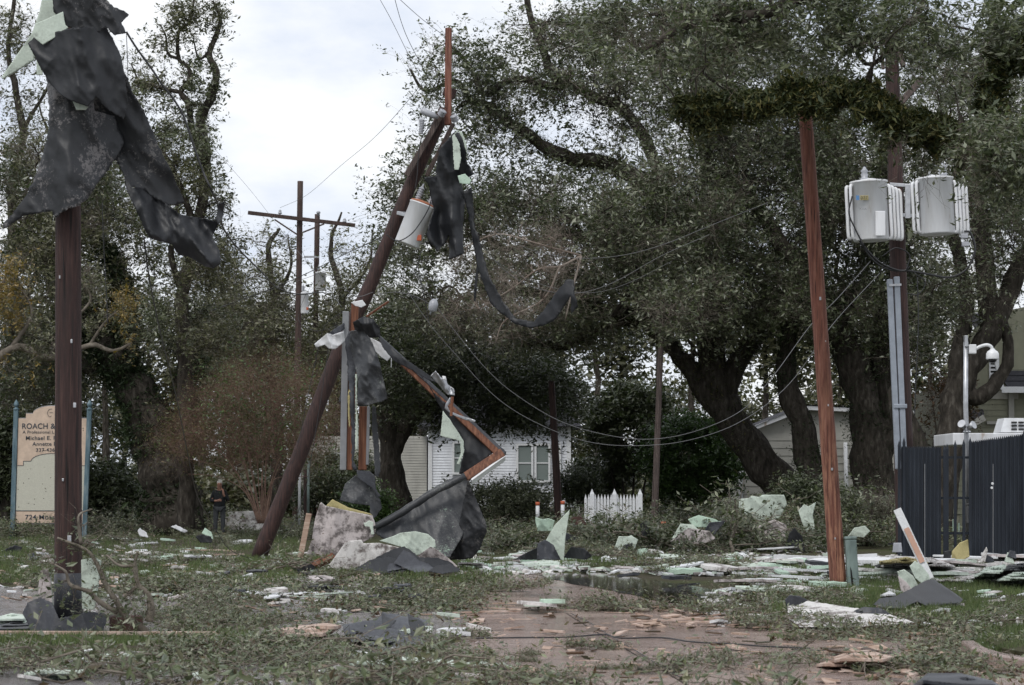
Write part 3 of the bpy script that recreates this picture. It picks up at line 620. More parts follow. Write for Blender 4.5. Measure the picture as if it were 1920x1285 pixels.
# reddish shrub: many thin stems from one base
r_ = random.Random(4); st_ = []
for i in range(17):
    a = -1.25 + 2.5 * i / 16 + r_.uniform(-.08, .08); ln = r_.uniform(.75, 1)
    ex, ey = 465 + math.sin(a) * 150 * ln, 940 - math.cos(a) * 240 * ln
    st_.append(([(492 + a * 6, 982), (485 + math.sin(a) * 25, 925), ((480 + ex) / 2 + r_.uniform(-12, 12), (925 + ey) / 2 - 12), (ex, ey)], r_.uniform(.014, .026), .008))
tree('crepe_myrtle', 'wide domed reddish shrub of bare twigs in front of the ivy covered trunk', 'shrub', st_,
    [(470, 790, 71, 170, 100, 3, 1.2), (370, 815, 71, 90, 50, 2.5, 1.1), (585, 775, 70, 75, 105, 3, 1.1), (500, 710, 69, 120, 50, 3, .8)],
    69, (130, 1600, 22000), 2, .07, ['budleaf', 'greenleaf'], bark='bark_stem', twigm='bark_red', seed=41, rl=.016, spread=1.0, lsp=.3, twr=.0085, bare=.3, up=.05)
# storm stripped, hanging tangle of bare limbs in the middle
tree('fallen_limb', 'bare broken limb tangle hanging in the oak behind the black membrane strip', 'broken limb', [
    ([(1090, 480), (1050, 500), (1010, 505), (960, 540), (900, 580)], .035, .014), ([(1050, 500), (1020, 560), (950, 600), (930, 640)], .035, .014), ([(1090, 480), (1000, 455), (930, 440), (860, 470)], .03, .012), ([(1090, 480), (1075, 540), (1060, 600)], .035, .014)],
    [(960, 520, 67, 150, 80, 2, 1), (900, 600, 67, 130, 50, 2, .8), (1000, 450, 67, 100, 45, 2, .6)],
    67, (60, 420, 2600), 0, .1, 'oakleaf', bark='twig', twigm='twig', seed=43, spread=1.0, twr=.015, base=P(1090, 480, 67))
# mid-ground bushes and back trees
def bush(px, py, Y, rx, ry, label, lm, seed, base_y=None, n=(18, 220, 2400), per=12, leaf=.1, name='bush', cat='bush', twigm=None, bark='bark'):
    g_ = P(px, py, Y); gp = PX([g_[0], Y, 0])
    return tree(name, label, cat, [([(px + dx * rx * .15, gp[1]), (px + dx * rx * .4, (gp[1] + py) / 2), (px + dx * rx * .7, py - ry * .3)], .06, .02) for dx in (-1, -.4, .3, 1)],
        [(px, py, Y, rx, ry, rx * Y / F * .7, 1)], Y, n, per, leaf, lm, bark=bark, twigm=twigm, seed=seed, spread=.6, lsp=.22)
bush(1300, 860, 88, 105, 85, 'bright green leafy bush behind the grey weathered pole', 'greenleaf', 51, n=(24, 350, 4200), leaf=.13)
bush(1180, 800, 92, 80, 90, 'dull green tree mass between the thin dark pole and the grey pole', 'oakleaf_dark', 52, n=(20, 250, 2600), leaf=.16)
bush(600, 925, 84, 60, 45, 'dark leafy bush beside the thin posts left of the roof wreckage', 'oakleaf_dark', 53, n=(12, 140, 1500))
bush(640, 890, 90, 75, 42, 'grey green shrub screening the left wing of the white house', 'oakleaf', 63, n=(12, 150, 1500), leaf=.12)
bush(690, 950, 80, 45, 28, 'low green shrub under the stout black oak trunk', 'greenleaf', 54, n=(10, 100, 1100))
bush(930, 940, 84, 110, 28, 'low hedge of broken leaves in front of the white house windows', 'oakleaf', 55, n=(14, 160, 2000))
bush(1085, 915, 90, 40, 30, 'small loose shrub hiding the corner of the white house', 'oakleaf_dark', 56, n=(10, 90, 900))
bush(190, 930, 82, 100, 60, 'tall shaded undergrowth thicket behind the painted sign', 'oakleaf_dark', 57, n=(26, 260, 3000), leaf=.15)
bush(20, 860, 84, 60, 110, 'dark green thicket left of the painted sign', 'oakleaf_dark', 58, n=(16, 160, 1900), leaf=.15)
bush(1620, 960, 62, 80, 50, 'brushy shrub of broken twigs between the red pole and dark fence', 'oakleaf', 59, n=(20, 160, 1500), per=8, twigm='bark_pale')
bush(1500, 945, 68, 70, 45, 'leafy brush against the forked oak trunks', 'oakleaf_dark', 60, n=(14, 140, 1500))
bush(1780, 760, 74, 45, 55, 'dry brown hanging brush behind the camera post', 'brownleaf', 61, n=(20, 160, 1500), per=5, twigm='bark_pale')
bush(1130, 890, 93, 60, 40, 'dark shrub above the white picket fence', 'oakleaf_dark', 62, n=(12, 120, 1300), leaf=.13)
# far wood: one mass
def far_wood(spec, seed=70):
    r = np.random.default_rng(seed); L = []; Wd = []
    for (px, py, Y, rx, ry, n) in spec:
        k_ = n // 30; d = r.normal(0, 1, (k_, 3)); d /= np.linalg.norm(d, axis=1, keepdims=True); d *= r.random((k_, 1)) ** .4
        C = np.array([P(px + d[i, 0] * rx, py + d[i, 1] * ry, Y + d[i, 2] * rx * Y / F * .4) for i in range(k_)])
        C = np.repeat(C, 30, 0) + r.normal(0, .45, (k_ * 30, 3)); L.append(leaves_np(C, .30, r, .55))
        b_ = P(px, 960, Y) * [1, 1, 0]; t_ = P(px, py - ry * .4, Y); p_ = np.array([[b_ + (t_ - b_) * q + r.normal(0, .15, 3) * q for q in np.linspace(0, 1, 8)]])
        Wd.append(tubes_np(p_, np.linspace(.28, .08, 8)[None], 6))
    v, q = join(L); v2, q2 = join(Wd)
    return tag(mesh_np('distant_woods', np.vstack([v, v2]), np.vstack([q, q2 + len(v)]), [M['leftleaf'], M['bark']], mi=np.r_[np.zeros(len(q)), np.ones(len(q2))].astype(int)), kind='stuff')  # lighter olive leaves put the lit look of the far woods into colour
rw = random.Random(5); spec = []
for i in range(34):
    px = -60 + i * 62 + rw.uniform(-20, 20); py = rw.uniform(770, 850)
    if 400 < px < 760: py += 20
    spec.append((px, py, rw.uniform(135, 175), rw.uniform(50, 80), rw.uniform(90, 135), 3000))
for i in range(18):
    px = 780 + i * 66 + rw.uniform(-20, 20); spec.append((px, rw.uniform(560, 700), rw.uniform(125, 150), rw.uniform(60, 90), rw.uniform(80, 110), 2700))
for px, py in ((430, 700), (500, 680), (570, 690), (640, 680), (700, 690), (460, 620), (620, 630)): spec.append((px, py, 150, 60, 55, 2600))
for px, py in ((30, 620), (110, 640), (200, 600), (280, 680), (380, 700)): spec.append((px, py, 140, 80, 100, 2400))
for i in range(46): spec.append((-60 + i * 45 + rw.uniform(-15, 15), rw.uniform(915, 945), rw.uniform(108, 128), 40, 26, 1500))
far_wood(spec)
# ================================================================ LEFT POLE AND ITS TORN ROOFING
def pole_from(px0, py0, px1, py1, Y, r0, r1, name, label, cat, mat_, nseg=24, gr=None):
    """tapered wooden pole with checks; returns the Empty"""
    a = np.array(P(px0, py0, Y)); b_ = P(px1, py1, Y) if not isinstance(Y, tuple) else P(px1, py1, Y[1])
    e = empty(name, a, label, cat, gr); mb = MB()
    pts = [a + (b_ - a) * t_ for t_ in np.linspace(0, 1, nseg)]
    mb.tube(pts, np.linspace(r0, r1, nseg), 20, rough=.03); mb.build('shaft', mat_, e, True); return e
YP = 25.1
lp = pole_from(128, 1194, 128, -60, YP, .147, .125, 'utility_pole', 'dark brown utility pole shrouded in torn black roofing at its top and foot', 'utility pole', M['pole_dark'], 40)
mb = MB(); fl = P(100, 1150, YP); 
for s_ in (0,):
    mb.lathe([lp.location.x, lp.location.y, P(0, 1158, YP)[2]], [(0, .156), (.46, .154), (.462, .150)], n=20)
mb.build('felt_collar', M['rubber_grey'], lp, True)
Zc = 24.72
def wrapY(px, py): # bulges round the pole
    return YP - .24 + .0009 * max(0, abs(px - 128) - 30) * 6 * (.2)
sheet('foam_board', [(86, -40), (118, -40), (104, 44), (80, 80), (63, 108), (64, 112), (30, 134), (5, 148), (2, 146), (20, 120), (60, 62), (74, 22)], 25.3, M['mint'], .03, label='pale mint foam board pointing down like a blade beside the wrapped pole top', cat='foam board', noise_amp=.02)
sheet('foam_scrap', [(63, 70), (66, 45), (100, 30), (118, 22), (122, 46), (128, 52), (100, 72), (80, 84)], 24.55, M['mint'], .02, label='small torn mint foam piece stuck on the black drape at the pole top', cat='foam scrap', noise_amp=.015, tear=.05)
sheet('foam_scrap', [(68, 108), (78, 118), (80, 140), (69, 141)], 25.25, M['mint'], .02, label='tiny mint foam corner showing behind the black drape on the left pole', cat='foam scrap')
sheet('roofing_membrane', [(96, -40), (210, -40), (200, 0), (214, 14), (232, 20), (242, 28), (228, 42), (237, 62), (214, 66), (198, 50), (188, 60), (165, 63), (140, 55), (122, 48), (100, 22)], 24.62, M['rubber_mottled'], .008, fold=(.05, 6, .3), noise_amp=.07, seed=3, tear=.12, label='grey mottled roofing cap crumpled over the top of the left pole', cat='roofing membrane')
sheet('roofing_membrane', [(52, 82), (66, 68), (82, 84), (104, 60), (140, 52), (200, 50), (214, 78), (228, 108), (234, 150), (240, 190), (232, 224), (214, 214), (195, 200), (178, 178), (186, 170), (200, 172), (196, 168), (182, 174), (176, 188), (165, 200), (136, 190), (118, 182), (104, 168), (92, 155), (76, 128)], lambda x, y: 24.52 - .0012 * (y - 60) * .4 + .0022 * abs(x - 145), M['rubber'], .008, fold=(.03, 5.5, 1.25), noise_amp=.06, seed=5, label='smooth black roofing drape hanging like a cape round the left pole', cat='roofing membrane')
sheet('foam_scrap', [(136, 190), (165, 200), (160, 206), (143, 206)], 24.60, M['mint'], .02, label='sliver of mint foam peeping under the hem of the black cape', cat='foam scrap')
sheet('roofing_membrane', [(84, 118), (130, 118), (170, 150), (178, 208), (215, 218), (232, 268), (222, 290), (200, 322), (180, 348), (166, 372), (150, 386), (128, 390), (104, 408), (98, 396), (70, 400), (44, 404), (22, 420), (4, 434), (6, 422), (30, 392), (52, 362), (70, 320), (88, 262), (92, 210)], lambda x, y: 24.78 + .0025 * abs(x - 128) - .0006 * (y - 150) * .4, M['rubber_mottled'], .008, fold=(.05, 6.5, .1), noise_amp=.07, seed=8, tear=.05, label='mottled grey left leg of torn roofing flaring to a curled point on the left pole', cat='roofing membrane')
sheet('roofing_membrane', [(150, 188), (180, 150), (205, 125), (232, 130), (246, 168), (258, 188), (272, 212), (288, 250), (304, 288), (322, 322), (346, 380), (316, 386), (290, 372), (268, 356), (242, 350), (232, 330), (216, 298), (200, 278), (176, 240)], lambda x, y: 24.95 + .0012 * (x - 150), M['rubber_patchy'], .008, fold=(.05, 6, .55), noise_amp=.06, seed=11, tear=.05, label='dark patchy right leg of torn roofing swinging out from the left pole', cat='roofing membrane')
sheet('roofing_membrane', [(232, 330), (248, 352), (276, 352), (312, 382), (338, 402), (372, 408), (402, 414), (408, 398), (406, 384), (421, 377), (419, 404), (404, 432), (398, 446), (412, 470), (414, 494), (400, 504), (384, 500), (358, 484), (334, 478), (322, 458), (296, 452), (278, 446), (262, 410), (252, 388), (238, 360)], lambda x, y: 25.05 + .0012 * (x - 232), M['rubber'], .01, fold=(.08, 8, 1.1), noise_amp=.14, seed=14, tear=.04, label='black curling tail of roofing hanging lowest from the left pole leg', cat='roofing membrane')
wire([(237, 60), (256, 90), (285, 130), (305, 160), (325, 185), (345, 220), (362, 270), (380, 320), (398, 360), (410, 388), (420, 430), (450, 470), (490, 510), (520, 540), (560, 552), (600, 548), (612, 552)], [24.9] * 9 + [26, 28, 32, 38, 44, 47, 48, 48], 'thick black cable looping down from the wrapped pole top', .012)
wire([(237, 62), (239, 110), (240, 150)], 24.9, 'short thin cable end dangling beside the black cape', .004)
wire([(192, 380), (194, 450), (200, 560), (202, 610)], 26, 'thin dark wire hanging straight down right of the left pole', .005)
wire([(270, 445), (280, 520), (300, 620), (325, 720), (340, 790), (352, 850), (370, 930), (400, 985), (430, 1030), (470, 1048)], [25.2, 26, 28, 31, 34, 37, 40, 43, 46, 49], 'long dark wire slanting from the roofing tail down to the leaning pole foot', .008)
# foot of the left pole
sheet('roofing_membrane', [(98, 1130), (75, 1120), (52, 1130), (42, 1150), (50, 1165), (60, 1190), (72, 1196), (150, 1200), (190, 1192), (200, 1165), (196, 1150), (160, 1146), (155, 1150), (110, 1160)], lambda x, y: 24.75 - .006 * (y - 1120) * .5 + .002 * abs(x - 128), M['rubber_grey'], .012, fold=(.04, 5, 1.4), noise_amp=.05, seed=21, label='dark roofing sheet bunched round the foot of the left pole', cat='roofing membrane')
sheet('roofing_membrane', [(0, 1170), (30, 1160), (60, 1166), (100, 1150), (92, 1166), (120, 1185), (60, 1200), (-30, 1202), (-60, 1190)], .06, M['rubber'], .012, ground=True, noise_amp=.06, seed=22, label='flattened black roofing scrap left of the pole foot', cat='roofing membrane')
sheet('foam_board', [(152, 1050), (178, 1046), (189, 1052), (180, 1128), (176, 1144), (154, 1142)], 24.75, M['mint'], .04, label='upright mint foam board leaning right against the pole foot', cat='foam board')
sheet('foam_board', [(76, 1070), (92, 1066), (94, 1078), (100, 1150), (74, 1156), (72, 1100)], 24.85, M['paper'], .05, label='pinkish grey board standing left against the pole foot', cat='foam board', edge_mat=M['mint'])
sheet('foam_board', [(-10, 1158), (20, 1150), (44, 1152), (52, 1166), (44, 1178), (20, 1172), (-10, 1180)], lambda x, y: .10, M['mint'], .02, ground=True, noise_amp=.04, label='torn mint board corner lying at the left edge by the pole', cat='foam board', tear=.2)
mb = MB(); mb.box(G(232, 1199) + [0, .15, .12], (.34, .28, .24), Matrix.Rotation(.2, 3, 'Z'), .03); tag(mb.build('brown_block', M['stone']), 'squat dark brown block just right of the left pole foot', 'block')
board('timber', G(-20, 1205) + [0, 0, .10], G(410, 1209) + [0, 0, .11], .10, .035, M['plankpink'], 'long thin pinkish board lying along the turf verge by the left pole', 'board', side=(0, 1, 0))
# gnarly fallen branch beside it
def gnarly(name, label, pts_list, Y, blobs, seed, n=(10, 50, 230), per=4, leaf=.06, lm='oakleaf_near', moss=(), bark='bark_pale'):
    return tree(name, label, 'branch', pts_list, blobs, Y, n, per, leaf, lm, bark=bark, twigm='bark_pale', seed=seed, spread=.28, lsp=.09, twr=.004, moss=moss, moss_l=.05, moss_d=400, base=G(*pts_list[0][0][0][:2]))
gnarly('broken_branch', 'gnarled mossy broken branch with a raw end propped against the left pole', [
    ([(276, 1188), (262, 1176), (238, 1158), (222, 1130), (200, 1095), (184, 1060), (160, 1030), (105, 1012)], .045, .012),
    ([(222, 1148), (190, 1130), (165, 1108), (132, 1096), (122, 1072), (100, 1060)], .03, .010),
    ([(280, 1166), (284, 1140), (280, 1115), (262, 1095), (256, 1060), (262, 1032)], .045, .014),
    ([(262, 1095), (248, 1108), (235, 1120)], .03, .012), ([(152, 1020), (148, 985), (150, 965), (175, 955)], .02, .006), ([(256, 1060), (225, 1060), (200, 1040)], .02, .008)],
    24.3, [(200, 1120, 24.4, 90, 30, .4), (250, 1150, 24.2, 60, 40, .3), (190, 1010, 24.6, 60, 50, .3, .6), (90, 1060, 24.4, 60, 40, .3, .5)], 81, moss=(0, 2))
def tags(e, pts, Y):
    for px, py, w_, h in pts:
        mb = MB(); mb.box(P(px, py, Y), (w_, .012, h), None, .003); mb.build('pole_tag', M['galv'], e)
tags(lp, [(140, 760, .03, .05), (118, 900, .02, .03), (134, 640, .02, .04), (112, 520, .015, .03), (130, 1010, .04, .06)], YP - .15)
for x0, y0, x1, y1 in ((118, 450, 120, 560), (136, 600, 134, 730), (124, 840, 126, 960), (140, 930, 141, 1040)):
    mb = MB(); mb.tube([P(x0, y0, YP - .143), P((x0 + x1) / 2 + .6, (y0 + y1) / 2, YP - .149), P(x1, y1, YP - .143)], [.001, .006, .001], 5); mb.build('crack', M['dark'], lp)
# ================================================================ SIGN
YS = 7200 / (1010 - HOR)
def SP(px, py, dy=0): return P(px, py, YS + dy)
sg = empty('law_office_sign', G(90, 1010), 'peach and cream painted business sign between two blue green posts, partly behind the dark pole', 'sign')
for x0, x1 in ((30.5, 23), (168, 158)):
    mb = MB(); a = SP(x1, 1010 + 2); b_ = SP(x0, 768); mb.beam(a, b_, .135, .135, (1, 0, 0), .012); q = mb.build('post', M['postblue'], sg)
    mb = MB(); mb.lathe(b_, [(-.02, .085), (.03, .085), (.04, .05), (.08, .045), (.10, .075), (.16, .08), (.21, .055), (.27, .018), (.29, .004)], n=12); fo_ = mb.build('finial', M['postblue'], sg, True)
    fo_.parent = q; fo_.location = (0, 0, 0)
def lean(x, y): return x - (y - 785) * 5 / 196
def arc(cx, y0, yp, hw, n=14):
    return [(cx - hw * math.cos(math.pi * i / n), y0 - (y0 - yp) * math.sin(math.pi * i / n)) for i in range(n + 1)]
def plate(outl, dy, th, mat_, name, parent):
    v = [SP(lean(x, y), y, dy) for x, y in outl]; n = len(v); bk = [q + np.array([0, th, 0]) for q in v]
    mb = MB(); mb.add(v + bk, [tuple(range(n)), tuple(reversed(range(n, 2 * n)))] + [(i, n + i, n + (i + 1) % n, (i + 1) % n) for i in range(n)])
    o = mb.build(name, mat_, parent); bm = bmesh.new(); bm.from_mesh(o.data); bmesh.ops.recalc_face_normals(bm, faces=bm.faces); bm.to_mesh(o.data); bm.free(); return o
top_ = [(34.5, 785), (48.5, 785), (48.5, 776)] + arc(98.5, 776, 761.5, 37)[0:] + [(148.5, 776), (148.5, 785), (163, 785)]
plate(top_ + [(163, 981), (34.5, 981)], -.02, .05, M['peach'], 'panel', sg)
edge_ = [(x + (1.2 if x > 98 else -1.2) * (0 if 34.5 < x < 163 else 1), y - 1.5) for x, y in top_] + [(164.2, 983), (33.3, 983)]
plate(edge_, 0, .06, M['metal_grey'], 'panel_edge', sg)
inn = [(37, 873.4), (46, 873.4), (46, 865), (60, 865)] + arc(98.5, 865, 850.7, 38)[1:-1] + [(137, 865), (151, 865), (151, 873.4), (163, 873.4)]
plate(inn + [(163, 958), (34.5, 958), (34.5, 873.4)], -.026, .003, M['cream'], 'lower_field', sg)
def polyline(pts, dy, hw, name):
    mb = MB()
    for a, b_ in zip(pts[:-1], pts[1:]): mb.beam(SP(lean(*a), a[1], dy), SP(lean(*b_), b_[1], dy), hw * 2, .004, (0, 0, 1) if abs(a[1] - b_[1]) < abs(a[0] - b_[0]) else (1, 0, 0))
    return mb.build(name, M['ink'], sg)
polyline([(34.5, 873.4)] + inn, -.030, .008, 'border_line'); polyline([(34.5, 958), (163, 958)], -.030, .010, 'border_line')
def lettering(txt, px, py, cap, Y, mat_, parent, name='lettering', squash=1.0, wpx=None, rot=0, dx=0.0):
    cu = bpy.data.curves.new('t', 'FONT'); cu.body = txt; cu.size = 1; cu.extrude = .004; cu.offset = dx; cu.space_character = 1.05
    o = bpy.data.objects.new('t', cu); sc.collection.objects.link(o); dg = bpy.context.evaluated_depsgraph_get()
    me = bpy.data.meshes.new_from_object(o.evaluated_get(dg)); bpy.data.objects.remove(o)
    V = np.array([v.co[:] for v in me.vertices]); F_ = [tuple(p.vertices) for p in me.polygons]
    s = cap * Y / F / .70; wd = V[:, 0].max() - V[:, 0].min(); sx = s * squash if wpx is None else wpx * Y / F / wd
    V[:, 0] -= V[:, 0].min(); q = np.stack([V[:, 0] * sx, V[:, 2] * .5, V[:, 1] * s], 1)
    if rot: c, s_ = math.cos(rot), math.sin(rot); q = np.stack([q[:, 0] * c - q[:, 2] * s_, q[:, 1], q[:, 0] * s_ + q[:, 2] * c], 1)
    q = q + P(px, py, Y); mb = MB(); mb.add(q, F_); return mb.build(name, mat_, parent)
YL = YS - .028
lettering('ROACH &', lean(42, 803), 804, 10, YL, M['ink'], sg, wpx=62, dx=.012)
lettering('.', lean(155, 804), 804, 10, YL, M['ink'], sg, wpx=2.5)
lettering('A Professional L', lean(43, 813), 813, 5.6, YL, M['ink'], sg, wpx=59)
lettering('Michael E. R', lean(49.5, 825), 825, 7.2, YL, M['ink'], sg, wpx=58, dx=.008)
lettering('Annette R', lean(62, 836), 836, 7.2, YL, M['ink'], sg, wpx=46, dx=.008)
lettering('337-436', lean(69, 847), 847, 6.6, YL, M['ink'], sg, wpx=35, dx=.006)
lettering('724 Moss', lean(52, 974), 974, 8.5, YL, M['ink'], sg, wpx=55, dx=.012)
mb = MB(); cv = [(97, 767), (92, 768), (89, 773), (90, 779), (93, 782), (96, 780)]
mb.tube(spline([SP(lean(*c), c[1], -.026) for c in cv], 5), .006, 4); mb.tube([SP(93, 774, -.026), SP(99, 774, -.026)], .006, 4); mb.build('scroll_mark', M['ink'], sg)
mb = MB()
for x, y in [(54, 898), (44, 906), (34, 918), (95, 896), (86, 917), (86, 922), (65, 936), (82, 935), (54, 944), (64, 946), (35, 951), (82, 845), (156, 807)]:
    mb.lathe(SP(x, y, -.026), [(-.0, .014), (-.006, .010)], (0, 1, 0), 6)
mb.build('dirt_speck', M['bark'], sg)
# ================================================================ LEANING BROKEN POLE
YB = 50.7
lb = empty('broken_utility_pole', P(483, 1050, YB), 'snapped dark utility pole leaning right with a white transformer and splintered crossarms', 'utility pole')
mb = MB(); pts = spline([P(483, 1050, YB), P(560, 858, YB), P(640, 648, YB), P(690, 545, YB), P(760, 370, YB), P(835, 205, YB)], 6); mb.tube(pts, np.linspace(.168, .13, len(pts)), 16, rough=.10); mb.build('shaft', M['pole_dark'], lb, True)
mb = MB(); mb.beam(P(840, 235, YB - .3), P(841, 53, YB - .3), .14, .14, None, .02); mb.build('upright_timber', M['pole_red'], lb)
mb = MB(); mb.beam(P(762, 330, YB - .25), P(828, 215, YB - .25), .12, .10, None, .01); mb.build('crossarm', M['pole_gray'], lb)
mb = MB(); mb.beam(P(800, 330, YB - .1), P(850, 232, YB - .4), .09, .09, None, .01); mb.build('crossarm', M['pole_gray'], lb)
mb = MB(); mb.beam(P(832, 170, YB + .1), P(854, 178, YB + .1), .2, .12, (0, 0, 1), .01); mb.build('bracket', M['pole_dark'], lb)
def transformer(px, py, ht, rd, Y, tilt, parent, bushes=2, name='transformer'):
    """px,py: photo pixel of the bottom centre"""
    b_ = P(px, py, Y); ax = Vector((math.sin(tilt), 0, math.cos(tilt))); mb = MB()
    mb.lathe(b_, [(0, rd * .96), (.02, rd), (ht * .93, rd), (ht * .935, rd * 1.04), (ht * .96, rd * 1.04), (ht * .965, rd * .98)], ax, 24); o = mb.build(name, M['enamel'], parent, True)
    mb = MB(); tp = Vector(b_) + ax * ht * .965; mb.lathe(tp, [(0, rd * 1.0), (.03, rd * .97), (.06, rd * .6), (.07, .02)], ax, 24); l_ = mb.build('lid', M['rust'] if bushes == 2 else M['enamel'], parent, True); l_.parent = o; l_.location = (0, 0, 0)
    x = Vector((math.cos(tilt), 0, -math.sin(tilt)))
    for s_ in ((-.5, .55) if bushes == 2 else (-.35,)):
        mb = MB(); q = tp + x * rd * s_ + ax * .03; pr = []
        for k in range(6): pr += [(k * .05, .05), (k * .05 + .02, .075), (k * .05 + .035, .045)]
        mb.lathe(q, pr + [(.32, .02), (.38, .015)], ax, 10); i_ = mb.build('bushing', M['porcelain'], parent, True); i_.parent = o; i_.location = (0, 0, 0)
    mb = MB(); c = Vector(b_) + ax * ht * .35 + Vector((0, -rd - .004, 0))
    mb.box(Vector(b_) + ax * ht * .22 + x * rd * .75 + Vector((0, -rd * .7, 0)), (.10, .05, .12), None, .01); l_ = mb.build('label_plate', M['orange'], parent); l_.parent = o; l_.location = (0, 0, 0)
    return o
transformer(763, 459, .95, .27, YB - .45, R(21), lb)
mb = MB(); mb.beam(P(752, 400, YB - .2), P(768, 404, YB - .4), .08, .25, (0, 0, 1), .01); mb.build('mounting_bracket', M['galv'], lb)
for px, py, tl in ((829, 212, .6), (852, 222, -.4)):
    mb = MB(); mb.lathe(P(px, py, YB - .5), [(-.08, .05), (-.05, .085), (-.03, .05), (0, .085), (.02, .05), (.05, .085), (.07, .04)], (math.sin(tl), -.6, math.cos(tl)), 14); mb.build('insulator', M['porcelain'], lb, True)
mb = MB(); mb.lathe(P(812, 217, YB - .4), [(-.28, .05), (-.22, .07), (.0, .07), (.04, .05), (.12, .03)], (.8, 0, -.35), 12); mb.build('insulator', M['porcelain'], lb, True)
mb = MB(); pr = []
for k in range(9): pr += [(k * .035, .045), (k * .035 + .012, .06), (k * .035 + .026, .042)]
mb.lathe(P(789, 251, YB - .5), pr, (.1, 0, 1), 12); mb.tube([P(789, 251, YB - .5), P(786, 222, YB - .5), P(800, 221, YB - .4)], .012, 5); mb.build('fuse_cutout', M['porcelain'], lb, True)
wire([(778, 355), (782, 330), (784, 300), (790, 260), (812, 230)], YB - .6, 'thin lead wire rising from the tilted white transformer', .01)
wire([(724, 440), (745, 452), (770, 440), (790, 415), (804, 390), (808, 376)], YB - 1.0, 'dark lead looped across the front of the tilted transformer', .012)
YM = 50.1
sheet('roofing_membrane', [(840, 260), (855, 245), (867, 258), (876, 280), (874, 300), (890, 327), (878, 332), (866, 346), (874, 372), (870, 400), (868, 440), (870, 476), (842, 488), (842, 440), (835, 457), (820, 473), (814, 462), (806, 458), (799, 440), (803, 424), (813, 390), (805, 355), (794, 332), (817, 330), (822, 282)], YM, M['rubber'], .01, fold=(.10, 11, .15), noise_amp=.10, seed=31, tear=.1, label='torn black roofing rag hanging from the top of the snapped pole', cat='roofing membrane')
sheet('foam_strip', [(852, 252), (860, 246), (868, 262), (876, 290), (874, 268), (866, 248), (858, 244), (848, 256), (850, 290), (852, 318), (860, 318), (864, 300), (862, 270)], YM - .3, M['mint'], .03, label='curved mint foam strip along the top of the hanging black rag', cat='foam strip', tear=.2)
sheet('foam_scrap', [(858, 330), (872, 326), (884, 338), (880, 346), (862, 344)], YM - .3, M['mint_dirty'], .03, label='small pale foam lump caught midway down the hanging black rag', cat='foam scrap')
sheet('roofing_strip', [(868, 360), (885, 350), (890, 425), (903, 465), (918, 520), (943, 565), (967, 597), (1000, 604), (1020, 580), (1045, 545), (1065, 523), (1076, 526), (1077, 550), (1084, 575), (1071, 590), (1070, 556), (1055, 580), (1040, 600), (1020, 611), (995, 616), (968, 609), (942, 590), (920, 569), (898, 512), (885, 450), (877, 400)], lambda x, y: 50.2 - .006 * max(0, x - 880), M['rubber'], .01, fold=(.03, 5, .8), noise_amp=.05, seed=33, label='long black ribbon of roofing swooping out to the right from the snapped pole', cat='roofing strip')
sheet('roofing_strip', [(898, 430), (902, 480), (896, 520), (892, 566), (888, 564), (890, 530), (894, 490)], 50.5, M['rubber'], .01, label='narrow straight black ribbon hanging beside the swooping one', cat='roofing strip', fold=(.04, 6, 0))
# ================================================================ ROOF WRECKAGE ("tent") in the middle
YA = 44.6
def z6(*pts): return [(560 + x / 2.47, 560 + y / 2.471) for x, y in pts]
def q6(x, y, Y): return P(560 + x / 2.47, 560 + y / 2.471, Y)
fr = empty('roof_frame', G(650, 1066), 'wrecked roof frame of orange timbers and grey metal edges standing like a tent', 'roof frame')
def fb(a, b_, wd, dp, mat_, name, Y0, Y1=None, side=None): board(name, q6(*a, Y0), q6(*b_, Y1 if Y1 is not None else Y0), wd, dp, M[mat_], parent=fr, side=side)
fb((219, 60), (206, 795), .12, .10, 'metal_grey', 'metal_edge', YA)
fb((262, 20), (232, 795), .14, .12, 'lumber', 'timber', YA + .06)
fb((300, 500), (296, 795), .155, .12, 'lumber', 'timber', YA)
fb((324, 500), (318, 770), .05, .13, 'metal_grey', 'metal_edge', YA - .02)
fb((376, 186), (956, 722), .07, .24, 'rubber_grey', 'metal_edge', YA + .1, YA - .3)
fb((480, 296), (936, 730), .12, .10, 'lumber', 'timber', YA - .02, YA - .42)
fb((946, 716), (772, 830), .17, .12, 'lumber', 'timber', YA - .42, YA - .6)
fb((956, 738), (800, 850), .035, .2, 'enamel', 'metal_edge', YA - .4, YA - .6)
fb((314, 84), (416, 14), .035, .05, 'lumber', 'splinter', YA - .4, YA - .5)
fb((712, 455), (706, 545), .05, .04, 'lumber', 'splinter', YA - .9)
S = lambda name, pts, Y, m_, lab, cat='roofing membrane', **k: sheet(name, z6(*pts), Y, M[m_], k.pop('th', .012), label=lab, cat=cat, **k)
S('metal_flashing', [(242, 18), (295, 6), (313, 30), (290, 42), (262, 34)], YA - .3, 'white_paint', 'white folded flashing scrap at the very top of the roof frame', 'metal flashing', noise_amp=.03)
S('roofing_membrane', [(250, 110), (300, 82), (345, 96), (378, 140), (378, 180), (330, 182), (300, 150), (262, 150)], YA - .4, 'rubber', 'black crumpled knot of roofing on top of the roof frame', noise_amp=.15, fold=(.08, 9, .9), seed=40, tear=.15)
S('metal_flashing', [(72, 212), (132, 160), (160, 168), (210, 150), (214, 196), (170, 235), (140, 232), (120, 214), (80, 228)], YA - .2, 'enamel', 'bent pale flashing sticking out left near the top of the frame', 'metal flashing', noise_amp=.12, fold=(.05, 8, .6), seed=41, tear=.1)
S('roofing_scrap', [(70, 210), (130, 165), (212, 110), (214, 140), (140, 196), (90, 222)], YA - .1, 'rubber_grey', 'grey black roofing scrap over the left pointing flashing', noise_amp=.08, seed=42, tear=.15)
